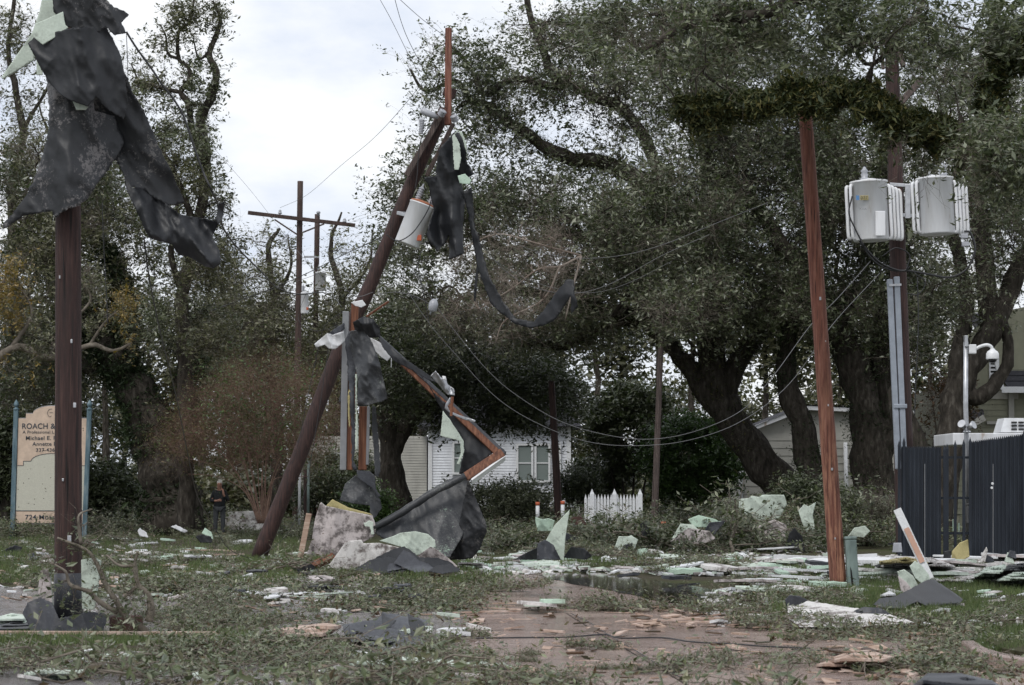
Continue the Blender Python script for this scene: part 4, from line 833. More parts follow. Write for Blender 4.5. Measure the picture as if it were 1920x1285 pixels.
S('roofing_membrane', [(240, 150), (290, 140), (330, 180), (355, 240), (378, 300), (384, 340), (408, 440), (412, 466), (388, 476), (352, 486), (300, 500), (274, 500), (272, 450), (276, 380), (262, 320), (246, 250), (232, 200)], YA - .5, 'rubber_green', 'draped grey roofing sheet hanging from the frame top like a coat', noise_amp=.12, fold=(.12, 7, .15), seed=43, tear=.04)
S('roofing_membrane', [(234, 150), (262, 180), (276, 260), (262, 350), (258, 480), (262, 620), (256, 760), (272, 790), (262, 800), (246, 780), (242, 560), (232, 420), (222, 260), (214, 200)], YA - .25, 'rubber_grey', 'narrow grey roofing strip running down the left frame upright', noise_amp=.05, fold=(.05, 9, 0), seed=44)
S('foam_strip', [(232, 420), (240, 430), (236, 500), (238, 590), (234, 600), (229, 540), (227, 460)], YA - .3, 'yellow', 'yellow foam strip between the upright timbers of the frame', 'foam strip', tear=.2)
S('foam_strip', [(262, 350), (272, 350), (268, 480), (276, 600), (272, 700), (262, 700), (264, 560)], YA - .32, 'mint', 'mint foam strip between the upright timbers of the frame', 'foam strip', tear=.2)
S('roofing_membrane', [(340, 496), (356, 500), (366, 600), (374, 700), (380, 800), (366, 830), (352, 820), (348, 700), (338, 600)], YA - .1, 'rubber_green', 'hanging grey roofing strip right of the orange uprights', fold=(.06, 10, 0), seed=45)
S('roofing_scrap', [(184, 480), (206, 380), (214, 480)], YA + .15, 'rubber_green', 'little grey roofing flap left of the frame uprights', seed=46)
S('metal_flashing', [(330, 180), (372, 200), (430, 250), (428, 270), (410, 290), (380, 270), (350, 240)], YA - .1, 'enamel', 'pale grey soffit panel under the peak of the frame', 'metal flashing', noise_amp=.05)
S('metal_flashing', [(428, 262), (432, 262), (430, 320), (426, 320)], YA - .2, 'white', 'thin white strip dangling from the soffit panel', 'metal flashing')
S('roofing_membrane', [(360, 160), (392, 190), (480, 270), (600, 352), (640, 392), (590, 372), (520, 330), (440, 290), (392, 230)], YA - .5, 'rubber', 'black roofing wrapped over the upper right arm of the frame', fold=(.05, 9, .8), noise_amp=.06, seed=147, tear=.1)
S('roofing_membrane', [(430, 240), (480, 270), (560, 350), (640, 450), (720, 520), (800, 600), (900, 712), (850, 760), (772, 812), (742, 812), (752, 770), (768, 700), (752, 640), (700, 570), (660, 510), (600, 400), (540, 330), (500, 300)], lambda x, y: YA - .1 - .0012 * (x - 730), 'rubber', 'black roofing web stretched inside the bent right arm of the frame', fold=(.03, 4, .8), noise_amp=.05, seed=47)
S('foam_board', [(668, 520), (700, 560), (740, 620), (764, 660), (766, 710), (744, 770), (732, 766), (750, 720), (748, 660), (700, 648), (656, 638), (662, 580)], YA - .45, 'mint', 'curved torn mint foam piece inside the bent right arm', 'foam board', tear=.15, th=.03)
S('metal_flashing', [(610, 360), (634, 334), (660, 366), (684, 376), (690, 396), (720, 420), (724, 450), (690, 446), (664, 420), (640, 390)], YA - .7, 'flash', 'crumpled silver flashing on the upper right arm of the frame', 'metal flashing', noise_amp=.16, seed=48, tear=.15, fold=(.05, 14, .5))
S('metal_flashing', [(664, 358), (680, 360), (686, 380), (668, 376)], YA - .85, 'white', 'small white crumpled corner above the silver flashing', 'metal flashing', noise_amp=.06)
S('metal_flashing', [(700, 458), (716, 460), (690, 500), (700, 520), (744, 540), (820, 564), (816, 576), (760, 560), (706, 536), (676, 510), (680, 488)], YA - .8, 'flash', 'bent silver flashing strip folded over the right arm', 'metal flashing', noise_amp=.05, seed=49)
# lower membranes
S('roofing_membrane', [(214, 860), (262, 818), (290, 836), (340, 880), (378, 930), (386, 970), (360, 1010), (330, 1030), (330, 960), (250, 950), (190, 936)], YA - .3, 'rubber_green', 'grey roofing flap at the foot of the orange uprights', fold=(.06, 6, .8), noise_amp=.06, seed=50)
S('roofing_membrane', [(268, 795), (330, 800), (352, 820), (358, 880), (382, 918), (370, 920), (340, 880), (300, 850), (272, 830)], YA - .4, 'rubber_grey', 'folded grey scrap joining the uprights to the flap below', fold=(.06, 8, .5), seed=51)
S('roofing_membrane', [(344, 1080), (352, 1040), (420, 1010), (500, 960), (600, 890), (700, 835), (770, 812), (784, 840), (800, 1000), (760, 1100), (700, 1200), (640, 1200), (500, 1130), (400, 1120)], lambda x, y: YA - .2 - .004 * (y - 900), 'rubber_green', 'big grey roofing sheet slung from the frame elbow like a tent wall', fold=(.06, 2.2, .9), noise_amp=.05, seed=52)
mb = MB(); mb.tube(spline([q6(350, 1062, YA - .7), q6(480, 990, YA - .75), (q6(620, 900, YA - .7)), q6(772, 822, YA - .65)], 6), [.07] * 19, 10, rough=.3); tag(mb.build('roof_edge_roll', M['rubber_green'], smooth=True), 'rolled grey roof edge slanting up to the frame elbow', 'roof edge')
S('roofing_membrane', [(784, 840), (800, 880), (830, 950), (868, 1040), (872, 1080), (840, 1160), (806, 1202), (760, 1210), (700, 1210), (694, 1190), (740, 1060), (772, 900)], lambda x, y: YA - .55 - .001 * (x - 860), 'rubber_patchy', 'dark folded roofing flap hanging right of the tent wall', fold=(.10, 5, .2), noise_amp=.10, seed=53)
S('foam_board', [(98, 950), (104, 944), (124, 960), (160, 968), (240, 985), (342, 1006), (346, 1020), (360, 1060), (352, 1100), (300, 1130), (220, 1190), (170, 1196), (36, 1186), (60, 1120), (76, 1020)], YA - .7, 'paper', 'large mottled pink grey board standing at the left of the wreckage', 'foam board', tear=.05, th=.04, edge_mat=M['mint'], noise_amp=.05, seed=54)
S('foam_board', [(126, 962), (156, 930), (230, 968), (330, 996), (342, 1004), (240, 990)], YA - .62, 'yellow', 'yellow foam edge behind the large mottled board', 'foam board', th=.03)
S('foam_scrap', [(300, 1040), (326, 1028), (346, 1036), (344, 1050), (350, 1090), (336, 1096), (330, 1060), (306, 1054)], YA - .85, 'mint', 'jagged green foam bits at the right edge of the mottled board', 'foam scrap', tear=.3)
S('foam_board', [(130, 1250), (180, 1180), (220, 1124), (290, 1118), (300, 1134), (372, 1132), (470, 1154), (440, 1180), (340, 1226), (240, 1256)], YA - 1.2, 'paper_white', 'pale mottled board leaning lowest in front of the wreckage', 'foam board', tear=.06, th=.04, seed=55)
S('foam_board', [(374, 1122), (440, 1100), (470, 1086), (540, 1078), (600, 1092), (632, 1120), (634, 1150), (580, 1180), (540, 1192), (470, 1150)], YA - 1.1, 'mint', 'smooth mint board humped in the middle of the wreckage', 'foam board', tear=.05, th=.04, seed=56, noise_amp=.06)
S('roofing_membrane', [(300, 1230), (380, 1190), (440, 1160), (490, 1148), (530, 1176), (560, 1200), (640, 1200), (700, 1220), (740, 1256), (640, 1262), (400, 1268), (240, 1266)], lambda x, y: YA - 1.5 - .01 * (y - 1030), 'rubber', 'heap of crumpled black roofing along the foot of the wreckage', fold=(.10, 7, .6), noise_amp=.10, seed=57, tear=.1)
S('roofing_membrane', [(540, 1200), (610, 1150), (636, 1160), (690, 1200), (736, 1240), (730, 1250), (660, 1236), (600, 1230)], YA - 1.3, 'paper', 'mottled grey fabric fold right of the mint board', fold=(.08, 9, .5), seed=58)
S('roofing_membrane', [(-38, 1248), (20, 1228), (56, 1226), (110, 1268), (60, 1280), (-10, 1270)], YA - 1.3, 'rubber', 'black cone of rolled roofing at the left foot of the wreckage', fold=(.1, 6, 0), noise_amp=.1, seed=59)
for i, (pts, m_, lab) in enumerate([
    ([(250, 1262), (330, 1210), (420, 1196), (470, 1212), (440, 1240), (520, 1262), (380, 1276)], 'rubber', 'ragged black fold lying left in the wreckage heap'),
    ([(440, 1226), (486, 1164), (520, 1180), (560, 1216), (600, 1228), (640, 1262), (540, 1270)], 'rubber_grey', 'peaked grey fold in the middle of the wreckage heap'),
    ([(600, 1264), (640, 1236), (700, 1230), (744, 1250), (748, 1266), (660, 1276)], 'rubber', 'low black fold at the right end of the wreckage heap'),
    ([(340, 1250), (400, 1222), (470, 1232), (480, 1252), (400, 1268)], 'rubber_grey', 'small grey crease lying lowest in the wreckage heap')]):
    S('roofing_membrane', pts, lambda x, y, i=i: YA - 2.0 - .25 * (i % 3) - .02 * (y - 1050), m_, lab, fold=(.08, 13, .5 + i), noise_amp=.08, seed=160 + i, tear=.12)
board('timber', q6(2, 1232, YA - 1), q6(48, 996, YA - .9), .10, .05, M['plank'], 'loose wooden stake standing upright left of the mottled board', 'timber')
board('timber', q6(60, 1240, YA - 1), q6(165, 1195, YA - .8), .14, .1, M['lumber'], 'short orange timber end under the mottled board', 'timber')
# flat scraps in front
def GS(name, pts, z, m_, lab, cat='roofing membrane', **k): return sheet(name, pts, z, M[m_], k.pop('th', .02), ground=True, label=lab, cat=cat, **k)
GS('roofing_membrane', [(560, 1100), (580, 1094), (640, 1098), (655, 1108), (640, 1112), (600, 1108)], .03, 'rubber', 'flat black roofing scrap on the leaves before the wreckage', noise_amp=.05, seed=60)
GS('roofing_membrane', [(690, 1110), (740, 1092), (770, 1094), (776, 1106), (740, 1112)], .06, 'rubber_grey', 'grey roofing fold just in front of the wreckage', noise_amp=.07, seed=61)
GS('foam_strip', [(460, 1106), (560, 1110), (690, 1112), (688, 1120), (560, 1118), (455, 1112)], .05, 'white_paint', 'long white foam strip lying left of the wreckage', 'foam strip', seed=62, tear=.15)
# blanket-like crumpled membrane in the foreground: several folded bands
for i, (pts, Y0, m_, lab) in enumerate([
    ([(642, 1172), (700, 1162), (716, 1154), (716, 1148), (740, 1152), (800, 1162), (803, 1196), (780, 1204), (700, 1200), (660, 1204), (646, 1190)], 25.4, 'rubber_grey', 'back fold of the crumpled grey roofing heap in the foreground'),
    ([(716, 1148), (728, 1158), (744, 1164), (730, 1180), (716, 1176)], 25.0, 'rubber', 'pointed black fold on top of the crumpled foreground roofing heap'),
    ([(672, 1196), (690, 1184), (730, 1178), (762, 1184), (766, 1200), (720, 1206), (690, 1212)], 24.6, 'rubber_grey', 'middle fold of the crumpled grey roofing heap in the foreground'),
    ([(764, 1150), (796, 1168), (802, 1206), (790, 1220), (776, 1212), (770, 1190)], 24.5, 'rubber', 'dark right side fold of the crumpled foreground roofing heap'),
    ([(690, 1214), (730, 1200), (800, 1190), (803, 1204), (770, 1222), (720, 1226), (694, 1224)], 23.9, 'rubber_grey', 'front fold of the crumpled grey roofing heap in the foreground'),
    ([(728, 1214), (756, 1202), (782, 1204), (786, 1226), (760, 1232), (736, 1228)], 23.4, 'rubber_grey', 'rounded flap on the front of the crumpled foreground roofing heap')]):
    sheet('roofing_membrane', pts, lambda x, y, Y0=Y0: Y0 - .012 * (y - 1190), M[m_], .012, fold=(.06, 7, 1.4), noise_amp=.10, seed=70 + i, label=lab, cat='roofing membrane', tear=.03, step=4)
sheet('foam_board', [(478, 1196), (510, 1180), (610, 1168), (640, 1172), (600, 1196), (500, 1206)], .12, M['plankpink'], .03, ground=True, noise_amp=.05, label='wide tan board lying left of the crumpled foreground roofing', cat='foam board')
GS('foam_strip', [(655, 1244), (760, 1232), (960, 1246), (960, 1252), (800, 1250), (780, 1254), (700, 1250)], .10, 'mint', 'pale mint strip along the ground below the crumpled roofing', 'foam strip', tear=.25, seed=75)
GS('foam_board', [(45, 1262), (90, 1252), (160, 1256), (165, 1266), (110, 1272), (60, 1270)], .06, 'mint', 'torn mint board in the bottom left corner', 'foam board', tear=.3, seed=76)
GS('foam_board', [(1530, 1246), (1600, 1224), (1640, 1222), (1680, 1232), (1640, 1248), (1560, 1250)], .10, 'plankpink', 'tan panel lying at the bottom right of the driveway', 'foam board', seed=77, noise_amp=.05)
GS('roofing_membrane', [(1705, 1290), (1740, 1262), (1800, 1262), (1860, 1276), (1900, 1300), (1760, 1340)], .25, 'rubber_grey', 'rounded grey roofing bundle cut by the bottom edge at right', seed=78, noise_amp=.12)
# mint fin right of the wreckage
YF = 45.5
sheet('foam_board', [(1023, 1014), (1040, 985), (1068, 956), (1066, 970), (1060, 1010), (1057, 1052), (1048, 1048), (1036, 1022)], YF - .2, M['mint'], .05, label='tall pointed mint board like a shark fin beside the puddle', cat='foam board', noise_amp=.03)
sheet('roofing_membrane', [(1006, 1050), (1008, 1020), (1022, 1012), (1038, 1022), (1052, 1050)], YF - .5, M['rubber_grey'], .01, fold=(.08, 8, .2), noise_amp=.08, label='black roofing draped round the foot of the mint fin', cat='roofing membrane', seed=80)
sheet('roofing_membrane', [(962, 1050), (985, 1038), (1008, 1026), (1008, 1050)], YF - .3, M['rubber'], .01, noise_amp=.08, label='black roofing wedge left of the mint fin', cat='roofing membrane', seed=81)
sheet('roofing_membrane', [(1056, 1046), (1070, 1026), (1095, 1028), (1110, 1042), (1100, 1050)], YF, M['rubber'], .01, fold=(.08, 8, .2), noise_amp=.08, label='low black roofing mound right of the mint fin', cat='roofing membrane', seed=82)
GS('foam_board', [(950, 1058), (1020, 1050), (1080, 1056), (1082, 1066), (1020, 1070), (950, 1064)], .04, 'mint', 'flat mint boards stacked in front of the fin', 'foam board', seed=83, tear=.2)
GS('foam_board', [(860, 1052), (950, 1060), (1000, 1068), (960, 1072), (880, 1066)], .03, 'mint_dirty', 'flat mint board between the wreckage and the fin', 'foam board', seed=84, tear=.2)
# ================================================================ RIGHT RED POLE, PEDESTAL
YR = 36.5
rp_ = pole_from(1572, 1105, 1508, 185, YR, .128, .105, 'utility_pole', 'leaning bare red brown pole with peeling bark on the right lawn', 'utility pole', M['pole_red'], 40)
tags(rp_, [(1560, 880, .03, .04), (1553, 760, .02, .03), (1538, 560, .03, .05), (1548, 640, .015, .02), (1566, 1010, .02, .03)], YR - .135)
pd = empty('utility_pedestal', G(1596, 1102), 'weathered green grey cable pedestal beside the red pole', 'cable pedestal')
mb = MB(); a = P(1600, 1101, YR - .1); b_ = P(1594, 1012, YR - .1); mb.beam(a, b_, .17, .15, (1, 0, 0), .015); mb.build('housing', M['pedestal'], pd)
mb = MB(); mb.beam(P(1594, 1012, YR - .1), P(1593.7, 1006, YR - .1), .185, .165, (1, 0, 0), .02); mb.build('cap', M['pedestal'], pd)
mb = MB(); mb.add([P(1594, 1062, YR - .185), P(1597, 1070, YR - .185), P(1601, 1100, YR - .185), P(1597, 1100, YR - .185), P(1595, 1080, YR - .185)], [(0, 1, 2, 3, 4)]); mb.build('crack', M['dark'], pd)
# ================================================================ TRANSFORMER POLE BEHIND THE FENCE
YT = 54.0
tp_ = pole_from(1700, 1042, 1671, 62, YT, .235, .15, 'utility_pole', 'tall dark pole carrying two pale finned transformers above the fence', 'utility pole', M['pole_dark'], 40)
def fin_transformer(px, py, Y, wpx, hpx, dr):
    b_ = P(px, py, Y); s = Y / F; rd = wpx / 2 * s; ht = hpx * s; mb = MB(); tl = -.04
    ax = Vector((tl, 0, 1)).normalized()
    mb.lathe(b_, [(0, rd * .96), (.03, rd), (ht * .92, rd), (ht * .925, rd * 1.05), (ht * .955, rd * 1.05), (ht * .96, rd * .9), (ht, rd * .2)], ax, 28); o = mb.build('transformer', M['enamel'], tp_, True)
    for sd in (-1, 1):
        for k in range(4 if sd == dr else 2):
            mb = MB(); yy = -.16 + k * .06
            x = b_[0] + sd * (rd + .03 + .088 * k)
            pts = [Vector((x - sd * .05, b_[1] + yy + .05, b_[2] + ht * .03)), Vector((x, b_[1] + yy, b_[2] + ht * .07)), Vector((x, b_[1] + yy, b_[2] + ht * .45)), Vector((x, b_[1] + yy, b_[2] + ht * (.84 - .02 * k))), Vector((x - sd * .05, b_[1] + yy + .05, b_[2] + ht * (.88 - .02 * k)))]
            pts = [p + ax * 0 + Vector((tl * (p.z - b_[2]), 0, 0)) for p in pts]
            mb.tube(spline(pts, 4), .038, 8); f_ = mb.build('cooling_fin', M['enamel'], tp_, True); f_.parent = o; f_.location = (0, 0, 0)
    return o
o1 = fin_transformer(1634, 452, YT - .75, 68, 118, 1)
mb = MB(); q = P(1645, 452, YT - .75); mb.box(q + [0.0, -.47, .34], (.22, .03, .55), None, .014); f_ = mb.build('stamped_plate', M['enamel'], tp_); f_.parent = o1; f_.location = (0, 0, 0)
o2 = fin_transformer(1757, 440, YT - .55, 68, 112, 1)
l_ = lettering('077', 1614, 374, 6, YT - 1.22, M['ink'], tp_, 'lettering', wpx=13)
mb = MB(); mb.box(P(1620.5, 371, YT - 1.19), (.18, .01, .10)); mb.build('number_plate', M['yellow'], tp_)
mb = MB(); mb.box(P(1608, 371, YT - 1.19), (.07, .01, .10)); mb.build('blue_sticker', plain('blue sticker', (.08, .2, .4)), tp_)
lettering('KVA', 1612, 394, 4.5, YT - 1.22, M['metal_grey'], tp_, 'lettering', wpx=13)
for px, py in ((1621, 330), (1768, 322)):
    mb = MB(); mb.lathe(P(px, py + 8, YT - .8), [(0, .09), (.05, .09), (.06, .06), (.12, .09), (.16, .06), (.2, .09), (.26, .04), (.3, .02)], n=12); mb.build('bushing', M['porcelain'], tp_, True)
mb = MB(); mb.beam(P(1668, 346, YT - .6), P(1724, 350, YT - .6), .08, .06, (0, 0, 1), .01); mb.beam(P(1668, 402, YT - .6), P(1724, 406, YT - .6), .08, .06, (0, 0, 1), .01); mb.beam(P(1702, 346, YT - .62), P(1702, 410, YT - .62), .12, .06, None, .01); mb.build('mounting_bracket', M['galv'], tp_)
for x0, x1 in ((1668, 1682), (1681, 1694)):
    mb = MB(); mb.beam(P(x1 + 2, 880, YT - .45), P(x0, 524 if x0 < 1675 else 519, YT - .45), .125, .12, (1, 0, 0), .02); cd = mb.build('conduit', M['conduit'], tp_)
mb = MB(); mb.beam(P(1667, 535, YT - .53), P(1690, 534, YT - .53), .05, .02, (0, 0, 1)); mb.build('strap', M['galv'], tp_)
mb = MB(); mb.beam(P(1675, 762, YT - .46), P(1700, 762, YT - .46), .10, .17, (0, 0, 1), .02); mb.build('strap', M['conduit'], tp_)
mb = MB(); mb.beam(P(1684, 90, YT - .2), P(1694, 125, YT - .25), .10, .16, None, .01); mb.build('crossarm_stub', M['pole_gray'], tp_)
mb = MB(); mb.beam(P(1652, 80, YT - .2), P(1656, 130, YT - .2), .07, .12, None, .01); mb.build('crossarm_stub', M['pole_gray'], tp_)
mb = MB(); mb.beam(P(1684, 198, YT - .35), P(1730, 148, YT - .2), .14, .11, None, .01); mb.build('broken_crossarm', M['pole_gray'], tp_)
mb = MB(); pr = []
for k in range(8): pr += [(k * .045, .05), (k * .045 + .015, .07), (k * .045 + .032, .045)]
mb.lathe(P(1618, 262, YT - .9), pr, (-.75, 0, 1), 12); tag(mb.build('fuse_cutout', M['porcelain'], smooth=True), 'ribbed grey fuse cutout hanging in the branches above the finned transformers', 'fuse cutout')
CB = 'heavy black cables hanging below the finned transformers'
for i, (pts, r) in enumerate([([(1608, 440), (1616, 458), (1640, 490), (1670, 506), (1705, 508), (1745, 515), (1780, 520), (1812, 505), (1828, 470), (1820, 438), (1808, 434)], .025),
    ([(1614, 455), (1650, 492), (1690, 508), (1706, 500)], .022), ([(1655, 480), (1680, 465), (1705, 478), (1700, 505)], .014), ([(1715, 512), (1735, 530), (1722, 552), (1700, 550)], .012), ([(1720, 520), (1722, 600), (1718, 700), (1715, 780)], .012),
    ([(1598, 368), (1592, 400), (1604, 430), (1620, 462)], .018)]):
    wire(pts, YT - .9 - i * .03, ['longest black cable loop sagging under both finned transformers', 'second black cable curving from the left finned transformer to the pole', 'small arched cable over the grey conduits', 'small cable coil right of the conduits', 'loose cable running down the right side of the transformer pole', 'black lead along the left side of the left finned transformer'][i], r, group=CB)
for px, py in ((1808, 443), (1810, 458)):
    mb = MB(); mb.box(P(px, py, YT - .9), (.16, .1, .11), None, .02); tag(mb.build('cable_clamp', M['porcelain']), 'small grey clamp on the right end of the cable loop' + (', upper one' if py < 450 else ', lower one'), 'cable clamp')
# ================================================================ DARK FENCE
YN = 50.5
fe = empty('dark_fence', P(1800, 1050, YN), 'tall navy ribbed fence with jagged pointed top edges and a barred gate', 'fence')
def ribbed(x0, x1, top, bot, name, Y=YN, pitch=3.6):
    mb = MB(); n = max(2, int((x1 - x0) / pitch))
    for i in range(n):
        a = x0 + (x1 - x0) * i / n; b_ = x0 + (x1 - x0) * (i + 1) / n; t0 = top(a); tb = bot + rw.uniform(-1, 1)
        h = rw.uniform(3, 7); yy = Y + (.02 if i % 2 else 0)
        v = [P(a, tb, yy), P(b_ - .25, tb, yy), P(b_ - .25, t0 + h * .6, yy), P((a + b_) / 2 - h * .15, t0 - h * .3, yy), P(a, t0 + h * .6, yy)]
        bk = [q + np.array([0, .035, 0]) for q in v]; mb.add(v + bk, [(0, 1, 2, 3, 4), (9, 8, 7, 6, 5)] + [(j, 5 + j, 5 + (j + 1) % 5, (j + 1) % 5) for j in range(5)])
    return mb.build(name, M['navy'], fe)
ribbed(1690, 1765, lambda x: 838, 1052, 'panel'); ribbed(1820, 1919, lambda x: 828 - (x - 1820) * .14, 1052, 'panel'); ribbed(1922, 2250, lambda x: 812, 1052, 'panel')
for x, t in ((1686, 828), (1695, 822), (1771, 836), (1776, 834), (1791, 828), (1807, 826), (1819, 822), (1920, 808)):
    mb = MB(); mb.beam(P(x, 1052, YN - .02), P(x, t + 8, YN - .02), .055, .05); a = P(x, t + 8, YN - .02)
    mb.add([a + [-.03, -.025, 0], a + [.03, -.025, 0], a + [.03, .025, 0], a + [-.03, .025, 0], a + [0, 0, .12]], [(0, 1, 4), (1, 2, 4), (2, 3, 4), (3, 0, 4)]); mb.build('picket', M['navy'], fe)
for y in (858, 934, 1000):
    mb = MB(); mb.beam(P(1765, y, YN + .03), P(1820, y, YN + .03), .05, .04, (0, 0, 1)); mb.build('rail', M['navy'], fe)
for x in (1734, 1862):
    mb = MB(); mb.beam(P(x, 1045, YN - .012), P(x, 870, YN - .012), .012, .01); mb.build('seam', M['metal_grey'], fe)
for x, y, w_, h in ((1815, 965, .05, .35), (1815, 945, .05, .04), (1788, 985, .05, .25), (1798, 990, .03, .2)):
    mb = MB(); mb.box(P(x, y, YN + .3), (w_, .03, h), None, .004); mb.build('latch_plate', M['metal_grey'] if x > 1800 else M['mint_dirty'], fe)
for x, y in ((1861, 907), (1859.5, 915)):
    mb = MB(); mb.lathe(P(x, y, YN - .01), [(0, .03), (-.01, .025)], (0, 1, 0), 9); mb.build('bolt_hole', M['white'], fe)
cn = empty('equipment_cabinet', G(1900, 1045), 'pale grey equipment cabinet showing above the fence', 'cabinet')
mb = MB(); a = P(1787, 835, 52.2); b_ = P(2200, 812, 52.2); mb.box(((a[0] + b_[0]) / 2, 53.4, (a[2] + b_[2]) / 2), (b_[0] - a[0], 2.4, .26), None, .02); mb.build('roof', M['enamel'], cn)
mb = MB(); mb.box(((a[0] + b_[0]) / 2 + .6, 53.6, a[2] / 2), (b_[0] - a[0] - 1.2, 2.0, a[2]), None, .02); mb.build('body', M['metal_grey'], cn)
ac = empty('air_conditioner', P(1900, 812, 53), 'white slatted rooftop air conditioning unit on the grey cabinet', 'air conditioner')
mb = MB(); l, r2, zb, zt = P(1876, 812, 52.6)[0], P(1990, 812, 52.6)[0], P(0, 811, 52.6)[2], P(0, 784, 52.6)[2]
mb.add([(l, 52.6, zb), (r2, 52.6, zb), (r2, 53.4, zb), (l, 53.4, zb), (l + .1, 52.66, zt), (r2, 52.66, zt), (r2, 53.4, zt), (l + .1, 53.4, zt)], [(0, 1, 5, 4), (1, 2, 6, 5), (2, 3, 7, 6), (3, 0, 4, 7), (4, 5, 6, 7), (3, 2, 1, 0)]); mb.build('housing', M['white'], ac)
for j in range(3):
    for i in range(6):
        mb = MB(); cx = l + .30 + i * .155; cz = zb + .07 + j * .075; mb.box((cx, 52.6, cz + .0), (.12, .03, .034)); mb.build('louvre', M['dark'], ac)
# camera post
YC = 51.5
cp = empty('security_camera_post', P(1812, 1050, YC), 'grey post carrying a white dome security camera above the fence', 'camera post')
mb = MB(); mb.tube([P(1812, 1050, YC), P(1812, 812, YC), P(1810.5, 760, YC), P(1811, 642, YC)], .052, 14); mb.build('post', M['galv'], cp, True)
mb = MB(); mb.box(P(1823, 655, YC), (.16, .14, .2), None, .02); mb.build('junction_box', M['white'], cp)
mb = MB(); mb.tube(spline([P(1828, 655, YC), P(1838, 650, YC), P(1850, 647, YC), P(1858, 650, YC), P(1861, 656, YC)], 5), .035, 10); mb.build('bracket_arm', M['white'], cp, True)
mb = MB(); mb.lathe(P(1861, 674, YC), [(0, .135), (.02, .14), (.12, .135), (.17, .11), (.2, .06), (.23, .045)], n=24); dm = mb.build('dome_camera', M['white'], cp, True)
mb = MB(); mb.lathe(P(1861, 674, YC), [(-.085, .02), (-.07, .06), (-.04, .085), (.0, .1)], n=20); sm_ = mb.build('lens_dome', M['smoke'], cp, True); sm_.parent = dm; sm_.location = (0, 0, 0)
mb = MB(); mb.beam(P(1808, 640, YC - .02), P(1814, 640, YC - .02), .24, .14, (0, 0, 1), .01); mb.build('pipe_clamp', M['galv'], cp)
fl_ = empty('floodlight', P(1812, 812, YC - .1), 'small silver floodlight at the foot of the camera post', 'lamp')
for dx, dz in ((-6, 5), (8, 3)):
    mb = MB(); mb.lathe(P(1812 + dx, 803 - dz, YC - .25), [(-.08, .04), (0, .06), (.09, .09)], (dx * .1, -.8, .5), 14); mb.build('lamp_head', M['galv'], fl_, True)
mb = MB(); mb.tube([P(1804, 800, YC - .2), P(1812, 808, YC - .15), P(1820, 802, YC - .2)], .025, 8); mb.lathe(P(1813, 812, YC - .12), [(0, .09), (.04, .08), (.06, .03)], n=14); mb.build('mount', M['galv'], fl_, True)
# ================================================================ LEANING PRINTED PLANK WITH SHEETS
YL2 = 34.2
lp2 = empty('printed_plank', G(1740, 1104), 'leaning white plank printed with worn orange red letters by the lawn', 'plank')
mb = MB(); mb.beam(P(1744, 1086, YL2), P(1682, 955, YL2 + .2), .115, .03, (1, 0, 0), .004); mb.build('plank_body', M['white_paint'], lp2)
ang = math.atan2(-(1075 - 957), (1738 - 1682)) 
for k in range(9):
    t_ = .30 + .052 * k; c = P(1682 + 62 * t_ + .5, 955 + 131 * t_, YL2 + .2 * (1 - t_) - .022); mb = MB(); d = Vector(P(1744, 1086, YL2)) - Vector(P(1682, 955, YL2 + .2)); d.normalize(); sd_ = Vector((d.z, 0, -d.x))
    mb.beam(Vector(c) - sd_ * .04, Vector(c) + sd_ * .035, .016 + .004 * (k % 3), .003, tuple(d))
    if k % 2 == 0: mb.beam(Vector(c) + sd_ * .03, Vector(c) + sd_ * .03 + d * .035, .014, .003, tuple(sd_))
    mb.build('printed_stroke', M['orange'], lp2)
mb = MB(); c0_, c1_ = P(1682 + 62 * .27, 955 + 131 * .27, YL2 + .12), P(1682 + 62 * .76, 955 + 131 * .76, YL2 + .03); mb.beam(Vector(c0_) + Vector((0, -.017, 0)), Vector(c1_) + Vector((0, -.017, 0)), .075, .002, (1, 0, 0)); mb.build('faded_band', plain('faded orange band', (.50, .30, .22)), lp2)
sheet('foam_board', [(1683, 1072), (1696, 1068), (1712, 1080), (1722, 1098), (1716, 1106), (1700, 1112), (1690, 1096)], YL2 - .3, M['mint'], .05, label='mint foam piece bent left of the foot of the printed plank', cat='foam board', noise_amp=.06, seed=90)
sheet('foam_board', [(1684, 1080), (1700, 1092), (1712, 1108), (1704, 1118), (1690, 1108)], YL2 - .5, M['paper'], .04, label='torn grey board edge under the bent mint piece by the printed plank', cat='foam board', seed=91)
sheet('foam_board', [(1706, 1062), (1716, 1052), (1728, 1060), (1742, 1078), (1744, 1090), (1730, 1096), (1716, 1084)], YL2 - .15, M['mint'], .03, label='curled mint foam sheet hugging the printed plank', cat='foam board', noise_amp=.06, seed=92, fold=(.05, 9, .4))
sheet('roofing_membrane', [(1637, 1134), (1650, 1122), (1680, 1118), (1700, 1108), (1722, 1096), (1738, 1088), (1752, 1086), (1762, 1094), (1778, 1104), (1798, 1118), (1806, 1124), (1800, 1132), (1760, 1136), (1735, 1136), (1720, 1128), (1690, 1142), (1655, 1140)], lambda x, y: 32.6 - .058 * (y - 1088), M['rubber'], .015, fold=(.10, 5, .7), noise_amp=.12, seed=93, label='black roofing draped in a peak at the foot of the printed plank', cat='roofing membrane')
sheet('foam_board', [(1478, 1130), (1500, 1124), (1560, 1134), (1640, 1146), (1690, 1158), (1716, 1168), (1660, 1172), (1600, 1176), (1500, 1176), (1478, 1160)], lambda x, y: 28.2 - .05 * (y - 1125), M['paper_white'], .03, label='large white mottled panel flat in front of the right lawn', seed=94, cat='foam board', noise_amp=.05, tear=.1, fold=(.04, 5, 1.3))
